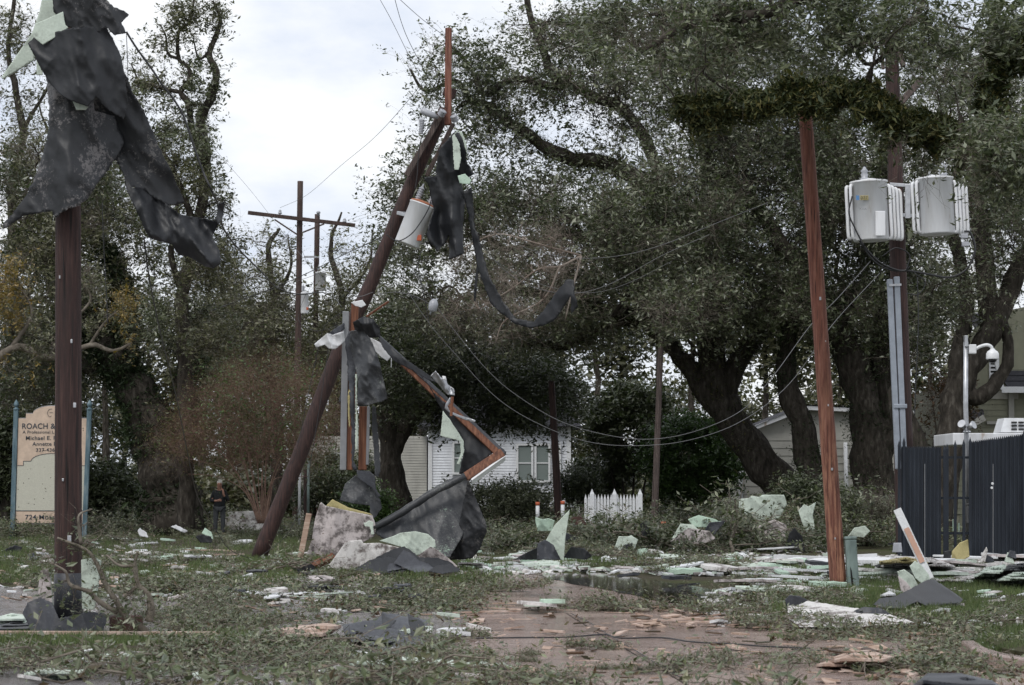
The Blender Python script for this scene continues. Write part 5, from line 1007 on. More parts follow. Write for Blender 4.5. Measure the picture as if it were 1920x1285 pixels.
sheet('roofing_membrane', [(1472, 1124), (1480, 1116), (1500, 1118), (1516, 1126), (1498, 1134), (1490, 1150), (1478, 1152)], 27.6, M['rubber_grey'], .01, label='curled grey roofing lip at the left end of the white mottled panel', cat='roofing membrane', seed=95, noise_amp=.06)
sheet('roofing_membrane', [(1600, 1146), (1620, 1138), (1650, 1140), (1668, 1150), (1672, 1160), (1658, 1164), (1620, 1156)], 26.9, M['rubber_grey'], .01, label='grey roofing roll on the right end of the white mottled panel', cat='roofing membrane', seed=96, noise_amp=.06, fold=(.04, 12, 1.4))
GS('foam_board', [(1650, 1116), (1668, 1108), (1680, 1114), (1672, 1120), (1655, 1120)], .14, 'enamel', 'small silver curl left of the black peaked roofing', seed=98, noise_amp=.05)
# mid ground boards at right, behind the red pole
board('timber', P(1450, 1052, 49), P(1560, 1056, 49), .26, .05, M['white_paint'], 'long low white board behind the red pole', 'board', side=(0, 0, 1))
board('timber', P(1608, 1050, 49.5), P(1645, 1048, 49.5), .22, .05, M['white'], 'bluish white panel end right of the pedestal', 'board', side=(0, 0, 1))
sheet('foam_board', [(1800, 1052), (1784, 1050), (1786, 1034), (1800, 1018), (1815, 1012), (1818, 1044), (1806, 1050)], 47, M['yellow'], .05, label='yellow foam slab standing against the dark fence', cat='foam board', noise_amp=.06, seed=99)
sheet('roofing_scrap', [(1768, 1050), (1770, 1034), (1784, 1032), (1782, 1054)], 47, M['rubber'], .02, label='dark scrap left of the yellow foam slab', cat='roofing scrap', noise_amp=.05)
RP = [([(1640, 1064), (1680, 1042), (1750, 1046), (1792, 1062), (1740, 1072), (1660, 1070)], .22, 'paper_white', 'long pale splintered panel at the foot of the fence', 'foam board'),
 ([(1648, 1052), (1700, 1044), (1740, 1054), (1690, 1064), (1650, 1062)], .34, 'yellow', 'pale yellow panel lying left of the long splintered one', 'foam board'),
 ([(1640, 1060), (1670, 1052), (1730, 1056), (1716, 1070), (1660, 1072)], .16, 'rubber', 'black roofing layer under the pale yellow panel', 'roofing membrane'),
 ([(1820, 1082), (1850, 1064), (1885, 1058), (1890, 1068), (1850, 1088)], .2, 'mint', 'mint board tilted in the rubble by the fence', 'foam board'),
 ([(1864, 1078), (1890, 1060), (1940, 1052), (1960, 1066), (1900, 1082)], .24, 'rubber_patchy', 'dark roofing sheet over rubble at the right edge', 'roofing membrane'),
 ([(1866, 1088), (1900, 1072), (1960, 1068), (1990, 1088), (1900, 1096)], .2, 'mint', 'mint board along the right edge rubble', 'foam board'),
 ([(1740, 1086), (1800, 1078), (1850, 1074), (1840, 1084), (1780, 1094)], .06, 'paper_white', 'flat white panel before the fence rubble', 'foam board')]
for i, (pts, z, m_, lab, cat) in enumerate(RP): GS('roofing_membrane' if 'roof' in cat else 'foam_board', pts, z, m_, lab, cat, seed=100 + i, noise_amp=.07, tear=.12)
for i, (pts, m_, lab) in enumerate([([(1838, 1062), (1842, 1040), (1850, 1026), (1852, 1032), (1846, 1060)], 'paper_white', 'thin curved white sliver standing before the fence'),
  ([(1836, 1066), (1850, 1040), (1862, 1046), (1868, 1066)], 'rubber_grey', 'grey curled roofing piece standing before the fence'), ([(1884, 1054), (1890, 1036), (1898, 1040), (1902, 1058)], 'mint', 'bent pale foam tip in the fence rubble'),
  ([(1888, 1044), (1894, 1032), (1904, 1034), (1906, 1048)], 'rubber_grey', 'round grey scrap at the right foot of the fence'), ([(1674, 1036), (1676, 1018), (1690, 1018), (1692, 1036)], 'porcelain', 'grey block beside the left edge of the fence')]):
    sheet('rubble_scrap', pts, 46 if i < 4 else 49.5, M[m_], .06, label=lab, cat='scrap', noise_amp=.04, seed=110 + i)
# mid ground scraps in the brush
for i, (pts, Y, m_, lab) in enumerate([
  ([(1385, 952), (1386, 936), (1404, 934), (1410, 930), (1424, 932), (1430, 928), (1470, 928), (1476, 946), (1460, 972), (1420, 978), (1396, 966)], 62, 'mint', 'broad ragged mint panel standing in the brush before the oak trunks'),
  ([(1497, 958), (1508, 946), (1516, 950), (1530, 942), (1524, 966), (1528, 992), (1512, 998), (1504, 980)], 60, 'mint', 'narrow twisted mint panel left of the red pole'),
  ([(1415, 1004), (1418, 988), (1452, 974), (1474, 984), (1478, 1006), (1450, 1022), (1420, 1018)], 58, 'paper', 'rounded grey pink board leaning in the brush left of the red pole'),
  ([(1470, 1030), (1480, 1000), (1490, 990), (1504, 1006), (1510, 1034)], 56, 'rubber', 'black roofing corner left of the red pole'),
  ([(1004, 978), (1004, 970), (1018, 974), (1028, 972), (1040, 976), (1036, 996), (1008, 996)], 58, 'mint_dirty', 'squarish mint scrap behind the mint fin'),
  ([(1066, 996), (1072, 970), (1090, 968), (1100, 984), (1094, 1004), (1074, 1006)], 60, 'stone', 'rusty brown round lid lying in the brush'),
  ([(1152, 1028), (1160, 1006), (1178, 1006), (1184, 1004), (1196, 1012), (1188, 1036), (1170, 1040)], 52, 'mint', 'small mint board tilted over black roofing beyond the puddle'),
  ([(1160, 1038), (1170, 1022), (1186, 1018), (1188, 1040)], 51.8, 'rubber', 'small black roofing triangle beyond the puddle'),
  ([(1192, 1042), (1196, 1030), (1214, 1028), (1212, 1044)], 51.6, 'mint_dirty', 'pale foam chunk beside the small tilted mint board'),
  ([(1200, 984), (1206, 978), (1222, 996), (1226, 1006), (1204, 1006)], 57, 'rubber', 'dark scrap at the foot of the grey pole'),
  ([(1260, 1010), (1276, 982), (1300, 984), (1310, 994), (1280, 1010)], 56, 'mint', 'mint board leaning right of the grey pole'),
  ([(1256, 1016), (1290, 990), (1330, 996), (1342, 1010), (1320, 1020), (1280, 1020)], 55.5, 'paper', 'mottled pink board heap right of the grey pole'),
  ([(1290, 974), (1310, 966), (1350, 976), (1360, 980), (1340, 990), (1300, 988)], 56, 'mint_dirty', 'slanting pale board on top of the brush right of the grey pole'),
  ([(1318, 1000), (1330, 980), (1362, 976), (1340, 1002)], 55.8, 'rubber_grey', 'grey board underside right of the grey pole'),
  ([(418, 968), (430, 960), (480, 958), (490, 962), (500, 984), (480, 998), (440, 996), (420, 982)], 77, 'paper_white', 'white mottled board lying in front of the distant person'),
  ([(378, 1000), (384, 990), (396, 998), (400, 1012)], 62, 'mint_dirty', 'small pale foam triangle near the garden path'),
  ([(258, 996), (262, 990), (274, 998), (278, 1008), (262, 1006)], 64, 'enamel', 'bent silvery scrap in the brush beyond the sign'),
  ([(320, 988), (330, 984), (352, 996), (346, 1000)], 64, 'enamel', 'thin silvery scrap near the ivy covered trunk'),
  ([(366, 1006), (376, 1002), (396, 1006), (398, 1018), (376, 1018)], 60, 'rubber', 'black scrap near the garden path'),
  ([(0, 1036), (14, 1028), (28, 1022), (42, 1026), (36, 1040), (10, 1046)], 55, 'rubber', 'crumpled black roofing at the far left lawn'),
  ([(50, 1040), (66, 1036), (72, 1048), (54, 1050)], 53, 'rubber_grey', 'grey crumpled roofing scrap on the far left lawn'),
  ([(1590, 1006), (1602, 990), (1622, 986), (1632, 996), (1620, 1008)], 56, 'mint', 'pale mint board in the brush right of the red pole'),
  ([(1040, 1004), (1060, 998), (1090, 1010), (1060, 1016)], 56, 'rubber_grey', 'grey scrap low in the brush right of the mint fin')]):
    sheet('foam_scrap' if 'mint' in m_ or 'paper' in m_ else 'roofing_scrap', pts, Y, M[m_], .04, label=lab, cat='scrap', noise_amp=.06, seed=130 + i, tear=.08)
# ================================================================ FAR POLES
pA = pole_from(554, 985, 563, 340, 108, .15, .13, 'utility_pole', 'dark brown pole with a wooden crossarm against the sky', 'utility pole', M['pole_far'], 16)
mb = MB(); mb.beam(P(465, 399, 107.7), P(666, 423, 107.7), .17, .12, (0, 0, 1), .01); mb.build('crossarm', M['pole_far'], pA)
for a_, c_ in (((515, 412), (557, 440)), ((608, 420), (568, 436))):
    mb = MB(); mb.beam(P(*a_, 107.6), P(*c_, 107.6), .07, .03); mb.build('brace', M['pole_far'], pA)
for x, y in ((525, 399), (646, 415)):
    mb = MB(); mb.lathe(P(x, y + 6, 107.7), [(0, .03), (.08, .03), (.1, .09), (.15, .09), (.17, .05), (.22, .08), (.28, .03)], n=10); mb.build('insulator', M['porcelain'], pA, True)
transformer(571, 588, .95, .17, 107.4, .0, pA, 1)
pB = pole_from(586, 985, 595, 402, 118, .15, .13, 'utility_pole', 'second brown pole just behind the crossarm pole', 'utility pole', M['pole_far'], 16)
transformer(601, 545, .9, .26, 117.4, 0, pB, 1)
mb = MB(); mb.beam(P(570, 482, 117.6), P(598, 482, 117.6), .1, .05, (0, 0, 1)); mb.build('bracket', M['galv'], pB)
mb = MB(); mb.lathe(P(597, 405, 117.7), [(0, .05), (.1, .05), (.12, .1), (.2, .1), (.24, .04)], n=10); mb.build('insulator', M['porcelain'], pB, True)
pole_from(1226, 1004, 1241, 590, 72, .105, .08, 'utility_pole', 'weathered grey brown pole rising from the brush beyond the puddle', 'utility pole', M['pole_gray'], 20)
pole_from(1048, 975, 1034, 715, 82, .14, .11, 'utility_pole', 'thin black pole standing before the white house corner', 'utility pole', M['pole_dark'], 16)
pole_from(575, 985, 574, 880, 80, .10, .09, 'low_post', 'short dark post behind the leaning pole', 'post', M['pole_dark'], 6)
for x, m_, lab in ((561, 'white_paint', 'thin white pipe left of the short dark post'), (577.5, 'pedestal', 'thin pale green pipe right of the short dark post')):
    mb = MB(); mb.tube([P(x, 985, 79.5), P(x + 1, 850, 79.5)], .045, 10); tag(mb.build('vertical_pipe', M[m_], smooth=True), lab, 'pipe')
for x, y, Y, lab in ((1008, 948, 70, 'small orange and white stake left of the rusty lid'), (1055, 946, 70, 'small orange marker stake right of the mint fin'), (1244, 986, 60, 'orange and white marker lying by the grey pole')):
    mb = MB(); a = P(x, y, Y); mb.tube([a - [0, 0, .45], a], .055, 10); mb.cur = 1; mb.tube([a, a + [0, 0, .1]], .062, 10); tag(mb.build('marker_stake', [M['white_paint'], M['orange']], smooth=True), lab, 'marker')
# ================================================================ HOUSES
def clap(mb, x0, x1, z0, z1, Y, pitch, depth=.03):
    n = max(1, round((z1 - z0) / pitch)); h = (z1 - z0) / n
    for i in range(n):
        a = z0 + i * h; mb.add([(x0, Y - depth, a), (x1, Y - depth, a), (x1, Y - .004, a + h), (x0, Y - .004, a + h), (x1, Y, a), (x0, Y, a)], [(0, 1, 2, 3), (5, 4, 1, 0)])
def window(e, x0, x1, z0, z1, Y, mat_f, name='window', cols=1, rows=2):
    mb = MB(); fw = .09
    mb.box(((x0 + x1) / 2, Y - .09, z1 - fw / 2), (x1 - x0, .1, fw)); mb.box(((x0 + x1) / 2, Y - .09, z0 + fw / 2), (x1 - x0, .12, fw))
    for x in (x0 + fw / 2, x1 - fw / 2): mb.box((x, Y - .095, (z0 + z1) / 2), (fw, .1, z1 - z0 - 2 * fw))
    mb.box(((x0 + x1) / 2, Y - .085, (z0 + z1) / 2), (x1 - x0 - 2 * fw, .05, .05)); f_ = mb.build(name, mat_f, e)
    mb = MB(); mb.box(((x0 + x1) / 2, Y - .06, (z0 + z1) / 2), (x1 - x0 - .1, .03, z1 - z0 - .1)); p_ = mb.build('pane', M['glass'], e); p_.parent = f_; p_.location = (0, 0, 0)
YW = 104
X = lambda px, Y: P(px, HOR, Y)[0]
Z = lambda py, Y: P(CX, py, Y)[2]
wh = empty('white_house', (X(850, YW), YW, 0), 'white clapboard house with tall windows seen under the oak', 'house')
def wall(e, px0, px1, pyt, Y, pitch, mat_, dp=6, base=.6, name='wall'):
    x0, x1, zt = X(px0, Y), X(px1, Y), Z(pyt, Y); mb = MB(); mb.box(((x0 + x1) / 2, Y + dp / 2 + .03, zt / 2), (x1 - x0, dp, zt)); clap(mb, x0, x1, base, zt, Y, pitch); mb.build(name, mat_, e); return x0, x1, zt
x0, x1, zt = wall(wh, 803, 1070, 800, YW, .12, M['side_white'])
wall(wh, 560, 800, 818, YW + 3, .12, M['side_grey'], 4)  # left wing of the white house: its shade is put into the grey colour
for xx in (x0 + .08, x1 - .08):
    mb = MB(); mb.box((xx, YW - .02, zt / 2), (.18, .12, zt)); mb.build('corner_board', M['white_paint'], wh)
mb = MB(); mb.box(((x0 + x1) / 2, YW - .03, .28), (x1 - x0, .08, .56)); mb.box((X(680, YW), YW + 2.93, .28), (X(800, YW) - X(560, YW), .08, .56)); mb.build('foundation', M['brickbase'], wh)
for a_, b_, t_, u_ in ((848, 872, 828, 890), (968, 1000, 832, 905), (1002, 1032, 832, 905), (1036, 1052, 832, 905)): window(wh, X(a_, YW), X(b_, YW), Z(u_, YW), Z(t_, YW), YW, M['white_paint'])
window(wh, X(622, YW + 3), X(650, YW + 3), Z(905, YW + 3), Z(850, YW + 3), YW + 3, M['white_paint'])
mb = MB()  # hipped roof
a, b_, c, d = (x0 - .5, YW - .6, zt), (x1 + .5, YW - .6, zt), (x1 + .5, YW + 7, zt), (x0 - .5, YW + 7, zt); r0_, r1_ = (x0 + 2.4, YW + 3.2, zt + 2.6), (x1 - 2.4, YW + 3.2, zt + 2.6)
mb.add([a, b_, c, d, r0_, r1_], [(0, 1, 5, 4), (1, 2, 5), (2, 3, 4, 5), (3, 0, 4), (3, 2, 1, 0)]); mb.build('roof', M['shingle'], wh)
mb = MB(); mb.box((x1 + .0, YW + .6, .55), (.9, 1.0, 1.1), None, .03); mb.build('step', M['white_paint'], wh)
YG = 96
gh = empty('grey_shed', (X(1560, YG), YG, 0), 'pale grey sided building behind the forked oak trunks', 'building')
x0, x1, zt = wall(gh, 1385, 1720, 812, YG, .30, M['side_grey'])
mb = MB(); pk = (X(1510, YG), YG, Z(770, YG)); mb.add([(x0, YG, zt), (x1, YG, zt), (X(1600, YG), YG, Z(768, YG)), pk, (x0, YG + 6, zt), (x1, YG + 6, zt), (X(1600, YG), YG + 6, Z(768, YG)), (pk[0], YG + 6, pk[2])], [(0, 1, 2, 3), (4, 7, 6, 5)]); mb.build('gable', M['side_grey'], gh)
mb = MB(); mb.beam((x0 - .4, YG - .2, zt - .2), (pk[0], YG - .2, pk[2] + .1), .16, .3, None); mb.beam((pk[0], YG - .2, pk[2] + .1), (X(1730, YG), YG - .2, Z(775, YG)), .16, .3, None); mb.build('fascia', M['enamel'], gh)
mb = MB(); mb.add([(x0 - .4, YG - .4, zt - .15), (pk[0], YG - .4, pk[2] + .22), (pk[0], YG + 7, pk[2] + .22), (x0 - .4, YG + 7, zt - .15), (X(1740, YG), YG - .4, Z(770, YG)), (X(1740, YG), YG + 7, Z(770, YG))], [(0, 1, 2, 3), (1, 4, 5, 2)]); mb.build('roof', M['shingle'], gh)
mb = MB(); mb.tube([(X(1587, YG), YG - .1, .3), (X(1585, YG), YG - .1, Z(830, YG))], .08, 8); mb.build('downspout', M['white_paint'], gh, True)
mb = MB(); mb.tube([(X(1389, YG), YG - .1, .3), (X(1389, YG), YG - .1, Z(840, YG))], .09, 8); mb.build('downspout', M['white_paint'], gh, True)
YO = 80
oh = empty('olive_house', (X(1860, YO), YO, 0), 'olive grey house with a steep dark shingle roof at the right edge', 'house')
x0, x1, zt = wall(oh, 1782, 2150, 726, YO, .19, M['side_olive'], 7)
mb = MB(); x2 = X(1846, YO); mb.add([(x2, YO - .02, zt), (x0, YO - .02, zt), (X(1800, YO), YO - .02, Z(650, YO)), (X(1858, YO), YO - .02, Z(590, YO)), (X(2000, YO), YO - .02, Z(560, YO)), (X(2000, YO), YO - .02, zt)], [(1, 0, 5, 4, 3, 2)]); mb.build('gable', M['side_olive'], oh)
def slab(mb, q, th=.12):
    q = [Vector(p) for p in q]; nn = (q[1] - q[0]).cross(q[2] - q[0]).normalized() * th; v = q + [p + nn for p in q]; n = len(q); mb.add(v, [tuple(range(n)), tuple(reversed(range(n, 2 * n)))] + [(i, n + i, n + (i + 1) % n, (i + 1) % n) for i in range(n)])
mb = MB()
for i in range(14):  # courses of shingles
    t0, t1 = i / 14, (i + 1) / 14
    ya, yb_ = YO - .9 + 4.2 * t0, YO - .9 + 4.2 * t1; za, zb_ = Z(729, YO) + (Z(575, YO) - Z(729, YO)) * t0, Z(729, YO) + (Z(575, YO) - Z(729, YO)) * t1
    xa, xb = X(1880, YO) - .5 * t0, X(1880, YO) - .5 * t1
    slab(mb, [(xa, ya, za), (X(2200, YO), ya, za), (X(2200, YO), yb_, zb_ - .03), (xb, yb_, zb_ - .03)], .05)
mb.build('roof', M['shingle'], oh)
mb = MB(); mb.beam(P(1878, 731, YO - 1), P(2200, 731, YO - 1), .2, .1, (0, 0, 1)); mb.beam(P(1880, 731, YO - 1), P(1862, 655, YO - .9), .12, .1, None); mb.build('fascia', M['white_paint'], oh)
mb = MB(); mb.box(P(1864, 700, YO - .06), (.34, .06, 1.1), None, .02); v_ = mb.build('gable_vent', M['enamel'], oh)
mb = MB()
for i in range(6): mb.box(P(1864, 682 + i * 7.5, YO - .10), (.22, .02, .06))
s_ = mb.build('slat', M['dark'], oh); s_.parent = v_; s_.location = (0, 0, 0)
mb = MB(); mb.box(P(1845, 741, YO - .03), ((1846 - 1782) * 2 * YO / F, .07, .26)); mb.build('frieze_board', M['side_grey'], oh)
mb = MB(); mb.beam(P(1896, 790, YO - .1), P(1896, 735, YO - .1), .18, .1); mb.beam(P(1850, 793, YO - .1), P(1920, 793, YO - .1), .10, .1, (0, 0, 1)); mb.build('trim_board', M['side_grey'], oh)
mb = MB(); slab(mb, [P(1790, 812, YO - 2), P(1845, 782, YO - 2), P(1845, 772, YO), P(1800, 775, YO)], .1); mb.build('porch_roof', M['shingle'], oh)
mb = MB(); mb.beam(P(1800, 808, YO - 2.05), P(1846, 783, YO - 2.05), .2, .08, None); mb.build('porch_fascia', M['side_grey'], oh)
# picket fence
YP2 = 70
pf = empty('picket_fence', (X(1150, YP2), YP2, 0), 'white picket fence with pointed posts beneath the dark shrubs', 'fence')
for i, px in enumerate(list(range(1098, 1204, 6))):
    x = X(px, YP2); post = px in (1110, 1152, 1200); mb = MB(); zt = Z(928 if post else 938, YP2) + .02; w_ = .13 if post else .075
    mb.box((x, YP2 - (.02 if post else 0), zt / 2), (w_, .13 if post else .03, zt)); a = Vector((x, YP2, zt))
    mb.add([a + Vector((-w_ / 2, -.02, 0)), a + Vector((w_ / 2, -.02, 0)), a + Vector((w_ / 2, .02, 0)), a + Vector((-w_ / 2, .02, 0)), a + Vector((0, 0, .16))], [(0, 1, 4), (1, 2, 4), (2, 3, 4), (3, 0, 4)])
    mb.build('post' if post else 'picket', M['white_paint'], pf)
for z in (.35, 1.0):
    mb = MB(); mb.box((X(1150, YP2), YP2 + .04, z - .2), (X(1204, YP2) - X(1096, YP2), .05, .09)); mb.build('rail', M['white_paint'], pf)
# ================================================================ PERSON
def skin_obj(name, verts, edges, radii, mat_, parent, sub=2):
    me = bpy.data.meshes.new(name); me.from_pydata([tuple(v) for v in verts], edges, []); o = bpy.data.objects.new('tmp', me); sc.collection.objects.link(o)
    md = o.modifiers.new('s', 'SKIN'); sb = o.modifiers.new('b', 'SUBSURF'); sb.levels = sub
    for i, r_2 in enumerate(radii): me.skin_vertices[0].data[i].radius = r_2 if isinstance(r_2, tuple) else (r_2, r_2)
    me.skin_vertices[0].data[0].use_root = True
    dg = bpy.context.evaluated_depsgraph_get(); m2 = bpy.data.meshes.new_from_object(o.evaluated_get(dg)); bpy.data.objects.remove(o)
    m2.name = name; m2.materials.clear(); m2.materials.append(mat_); m2.polygons.foreach_set('use_smooth', [True] * len(m2.polygons))
    q = bpy.data.objects.new(name, m2); sc.collection.objects.link(q); q.parent = parent; return q
pe = empty('person', G(411, 1008), 'white haired person in a black jacket with one hand raised to the ear', 'person')
pv = [(0, 0, .95), (0, 0, 1.15), (0, 0, 1.34), (0, 0, 1.42), (0, -.02, 1.50), (0, -.03, 1.58), (0, -.02, 1.65),
      (.17, 0, 1.34), (.25, -.04, 1.10), (.14, -.2, 1.30), (.13, -.18, 1.45),
      (-.17, 0, 1.34), (-.24, -.02, 1.10), (-.06, -.2, 1.10), (.02, -.22, 1.12),
      (.1, 0, .9), (.11, -.02, .5), (.12, .02, .09), (.13, -.12, .04), (-.1, 0, .9), (-.11, -.02, .5), (-.12, .02, .09), (-.13, -.12, .04)]
pe_e = [(0, 1), (1, 2), (2, 3), (3, 4), (4, 5), (5, 6), (2, 7), (7, 8), (8, 9), (9, 10), (2, 11), (11, 12), (12, 13), (13, 14), (0, 15), (15, 16), (16, 17), (17, 18), (0, 19), (19, 20), (20, 21), (21, 22)]
pr_ = [(.15, .1), (.14, .1), (.15, .09), .055, .07, .085, .07, .06, .045, .033, .035, .06, .045, .033, .035, .08, .055, .04, .035, .08, .055, .04, .035]
# fingers: raised hand round the phone and the hand at the waist
for base_i, dirs in ((10, [(-.045, -.02, .03), (-.05, -.015, .015), (-.05, -.01, 0), (-.045, -.01, -.015), (-.02, .03, .03)]), (14, [(.05, -.02, .02), (.055, -.02, .005), (.055, -.02, -.01), (.045, -.015, -.025), (.02, -.01, .045)])):
    for d in dirs:
        b0 = np.array(pv[base_i]); i0 = len(pv); pv.append(tuple(b0 + np.array(d) * .7)); pv.append(tuple(b0 + np.array(d) * 1.4 + [0, 0, -.005])); pe_e += [(base_i, i0), (i0, i0 + 1)]; pr_ += [.010, .008]
bd_ = skin_obj('body', pv, pe_e, pr_, M['skin'], pe)
jk = skin_obj('jacket', [(0, 0, .86), (0, 0, 1.05), (0, 0, 1.28), (0, 0, 1.40), (.17, 0, 1.35), (.26, -.03, 1.10), (.17, -.17, 1.26), (-.17, 0, 1.35), (-.25, 0, 1.10), (-.12, -.16, 1.10)],
    [(0, 1), (1, 2), (2, 3), (2, 4), (4, 5), (5, 6), (2, 7), (7, 8), (8, 9)], [(.2, .15), (.19, .14), (.19, .12), (.09, .08), .085, .065, .052, .085, .065, .052], M['jacket'], pe)
skin_obj('trousers', [(0, 0, .95), (.1, 0, .86), (.11, -.02, .5), (.12, .02, .12), (-.1, 0, .86), (-.11, -.02, .5), (-.12, .02, .12)], [(0, 1), (1, 2), (2, 3), (0, 4), (4, 5), (5, 6)], [(.16, .12), .1, .075, .06, .1, .075, .06], M['trouser'], pe)
for sx in (-.125, .125): skin_obj('shoe', [(sx, .04, .05), (sx, -.06, .045), (sx, -.15, .04)], [(0, 1), (1, 2)], [.06, .055, .045], M['dark'], pe)
skin_obj('hair', [(0, .03, 1.54), (0, .025, 1.63), (0, .0, 1.69), (0, -.04, 1.70)], [(0, 1), (1, 2), (2, 3)], [.075, .095, .085, .06], M['hair'], pe)
mb = MB()
for sx in (-.03, .03): mb.lathe((sx, -.112, 1.60), [(0, .012), (-.006, .008)], (0, 1, 0), 8)
for v_ in range(0): pass
mb.box((0, -.118, 1.575), (.02, .03, .035), None, .008); 
o = bpy.data.objects.new('face', bpy.data.meshes.new('face')); o.data.from_pydata(mb.v, [], mb.f); o.data.materials.append(M['skin']); sc.collection.objects.link(o); o.parent = pe
mb = MB(); mb.box((.12, -.165, 1.50), (.02, .07, .14), None, .006); o = bpy.data.objects.new('mobile_phone', bpy.data.meshes.new('mobile_phone')); o.data.from_pydata(mb.v, [], mb.f); o.data.materials.append(M['dark']); sc.collection.objects.link(o)
o.location = pe.location; tag(o, 'dark phone held to the ear of the distant white haired person', 'phone')
# ================================================================ WIRES
WS = [
 ([(713, 0), (735, 40), (770, 110), (800, 160), (832, 208)], [44, 46, 48, 49, 50.3], 'thin sagging wire from the top edge to the snapped pole top, left one', .010, 'wire'),
 ([(738, -10), (752, 40), (768, 80), (800, 140), (838, 206)], [44, 46, 47, 49, 50.3], 'kinked dark wire beside the thin one above the snapped pole', .012, 'wire'),
 ([(745, -5), (790, 35), (836, 70)], [46, 48, 50.4], 'dark wire running from the top edge to the upright timber tip', .012, 'wire'),
 ([(525, 390), (575, 366), (640, 310), (700, 260), (760, 195), (838, 95)], [107, 100, 88, 76, 64, 50.5], 'long wire rising from the far crossarm to the upright timber', .014, 'wire'),
 ([(335, 200), (420, 300), (480, 370), (545, 455), (600, 520), (640, 575)], [40, 60, 70, 80, 60, 48], 'fine slanting wire crossing the sky left of the far crossarm', .008, 'wire_grey'),
 ([(646, 415), (690, 400), (720, 390), (745, 372)], [107, 90, 70, 52], 'wire from the right end of the far crossarm to the snapped pole, upper one', .010, 'wire'),
 ([(655, 418), (700, 402), (735, 385)], [107, 90, 55], 'wire from the right end of the far crossarm to the snapped pole, lower one', .010, 'wire'),
 ([(180, 645), (280, 615), (380, 588), (480, 552), (560, 520), (640, 480), (715, 445)], [88, 84, 80, 74, 68, 60, 52], 'thick double cable crossing the trees from the snapped pole to the left', .022, 'wire'),
 ([(100, 700), (220, 640), (340, 600), (460, 560), (600, 512), (700, 462)], [90, 86, 82, 75, 64, 53], 'thinner cable just beneath the thick double cable', .012, 'wire_grey'),
 ([(890, 400), (940, 440), (1000, 470), (1080, 484), (1160, 480), (1240, 460), (1340, 420), (1440, 380)], [51, 51, 51, 51, 51, 51, 52, 53], 'upper grey wire sagging across the oak right of the black ribbon', .012, 'wire_grey'),
 ([(895, 450), (950, 510), (1010, 542), (1080, 550), (1150, 530), (1240, 480), (1330, 440)], [51] * 7, 'second grey wire sagging just below the upper one', .012, 'wire_grey'),
 ([(900, 470), (980, 520), (1060, 545), (1120, 548), (1180, 530), (1260, 490)], [51.5] * 6, 'faint third wire below the black ribbon tip', .009, 'wire_grey'),
 ([(765, 490), (812, 565), (860, 630), (910, 690), (960, 735), (1040, 785), (1120, 812), (1210, 824), (1300, 810), (1390, 770), (1450, 705), (1520, 610), (1570, 560), (1632, 490)], [50] * 9 + [51, 51, 52, 52, 53], 'long grey cable sagging low between the snapped pole and the transformers, upper one', .014, 'wire_grey'),
 ([(735, 500), (800, 600), (850, 660), (930, 745), (1010, 795), (1100, 828), (1190, 836), (1290, 826), (1390, 790), (1480, 720), (1560, 610), (1650, 512)], [50.3] * 8 + [51, 52, 52, 53], 'long grey cable sagging low between the snapped pole and the transformers, lower one', .014, 'wire_grey'),
 ([(700, 555), (740, 548), (775, 555), (802, 568), (810, 580)], [49.9] * 5, 'pale lead arching right from the snapped pole to a small clamp', .014, 'wire_grey'),
 ([(790, 470), (784, 500), (792, 540), (800, 580), (806, 612)], [49.8] * 5, 'black cable end hanging below the tilted transformer', .018, 'wire'),
 ([(650, 580), (610, 610), (596, 660), (580, 730), (560, 830), (548, 870)], [49.8, 49.8, 50, 50, 50.2, 50.4], 'black cable running down the left side of the leaning pole', .012, 'wire'),
 ([(655, 595), (625, 620), (612, 680), (600, 760), (585, 850), (572, 920), (540, 1000), (480, 1050)], [49.4] * 8, 'second black cable hanging from the frame top to the ground', .012, 'wire'),
 ([(470, 1048), (420, 1052), (360, 1056), (300, 1058), (250, 1052), (190, 1040)], [49, 48, 47, 47, 48, 50], 'dark cable lying over the garden path from the leaning pole', .012, 'wire'),
 ([(612, 548), (640, 540), (670, 556), (700, 548)], [49.8] * 4, 'short pale cable looping into the snapped pole', .012, 'wire_grey'),
 ([(560, 455), (575, 490), (590, 520), (570, 560), (560, 600), (590, 620), (640, 610)], [107, 107, 107, 107, 107, 100, 90], 'looped lead under the far pole transformer', .015, 'wire'),
 ([(-20, 760), (60, 752), (130, 745), (190, 735)], [80] * 4, 'faint wire crossing above the painted sign', .01, 'wire_grey')]
for pts, Y, lab, r, m_ in WS: wire(pts, Y, lab, r * .5, m_)
mb = MB(); mb.lathe(P(812, 575, 49.8), [(-.12, .03), (-.08, .09), (.06, .10), (.12, .07), (.16, .03)], (.2, 0, 1), 12); mb.tube([P(806, 590, 49.8), P(812, 575, 49.8), P(820, 560, 49.8)], .02, 6); tag(mb.build('wire_clamp', M['porcelain'], smooth=True), 'grey porcelain clamp hanging where the pale lead meets the sagging cable', 'cable clamp')
# ground cables on the driveway
def gwire(px, r, lab, z=.02):
    p = spline([G(x, y, z + r) for x, y in px], 6); mb = MB(); mb.tube(p, r, 6); return tag(mb.build('cable', M['wire'], smooth=True), lab, 'cable')
gwire([(780, 1204), (860, 1198), (960, 1196), (1060, 1195), (1130, 1190), (1150, 1194), (1170, 1197), (1240, 1196), (1300, 1204), (1380, 1208), (1430, 1212), (1520, 1216)], .008, 'long black cable lying across the whole reddish driveway')
gwire([(1070, 1150), (1110, 1170), (1140, 1190), (1200, 1225), (1260, 1262), (1290, 1275)], .005, 'thin dark cable crossing the long one down the driveway')
gwire([(1480, 1218), (1540, 1220), (1600, 1222), (1680, 1226)], .006, 'short thin cable in the leaves right of the driveway')
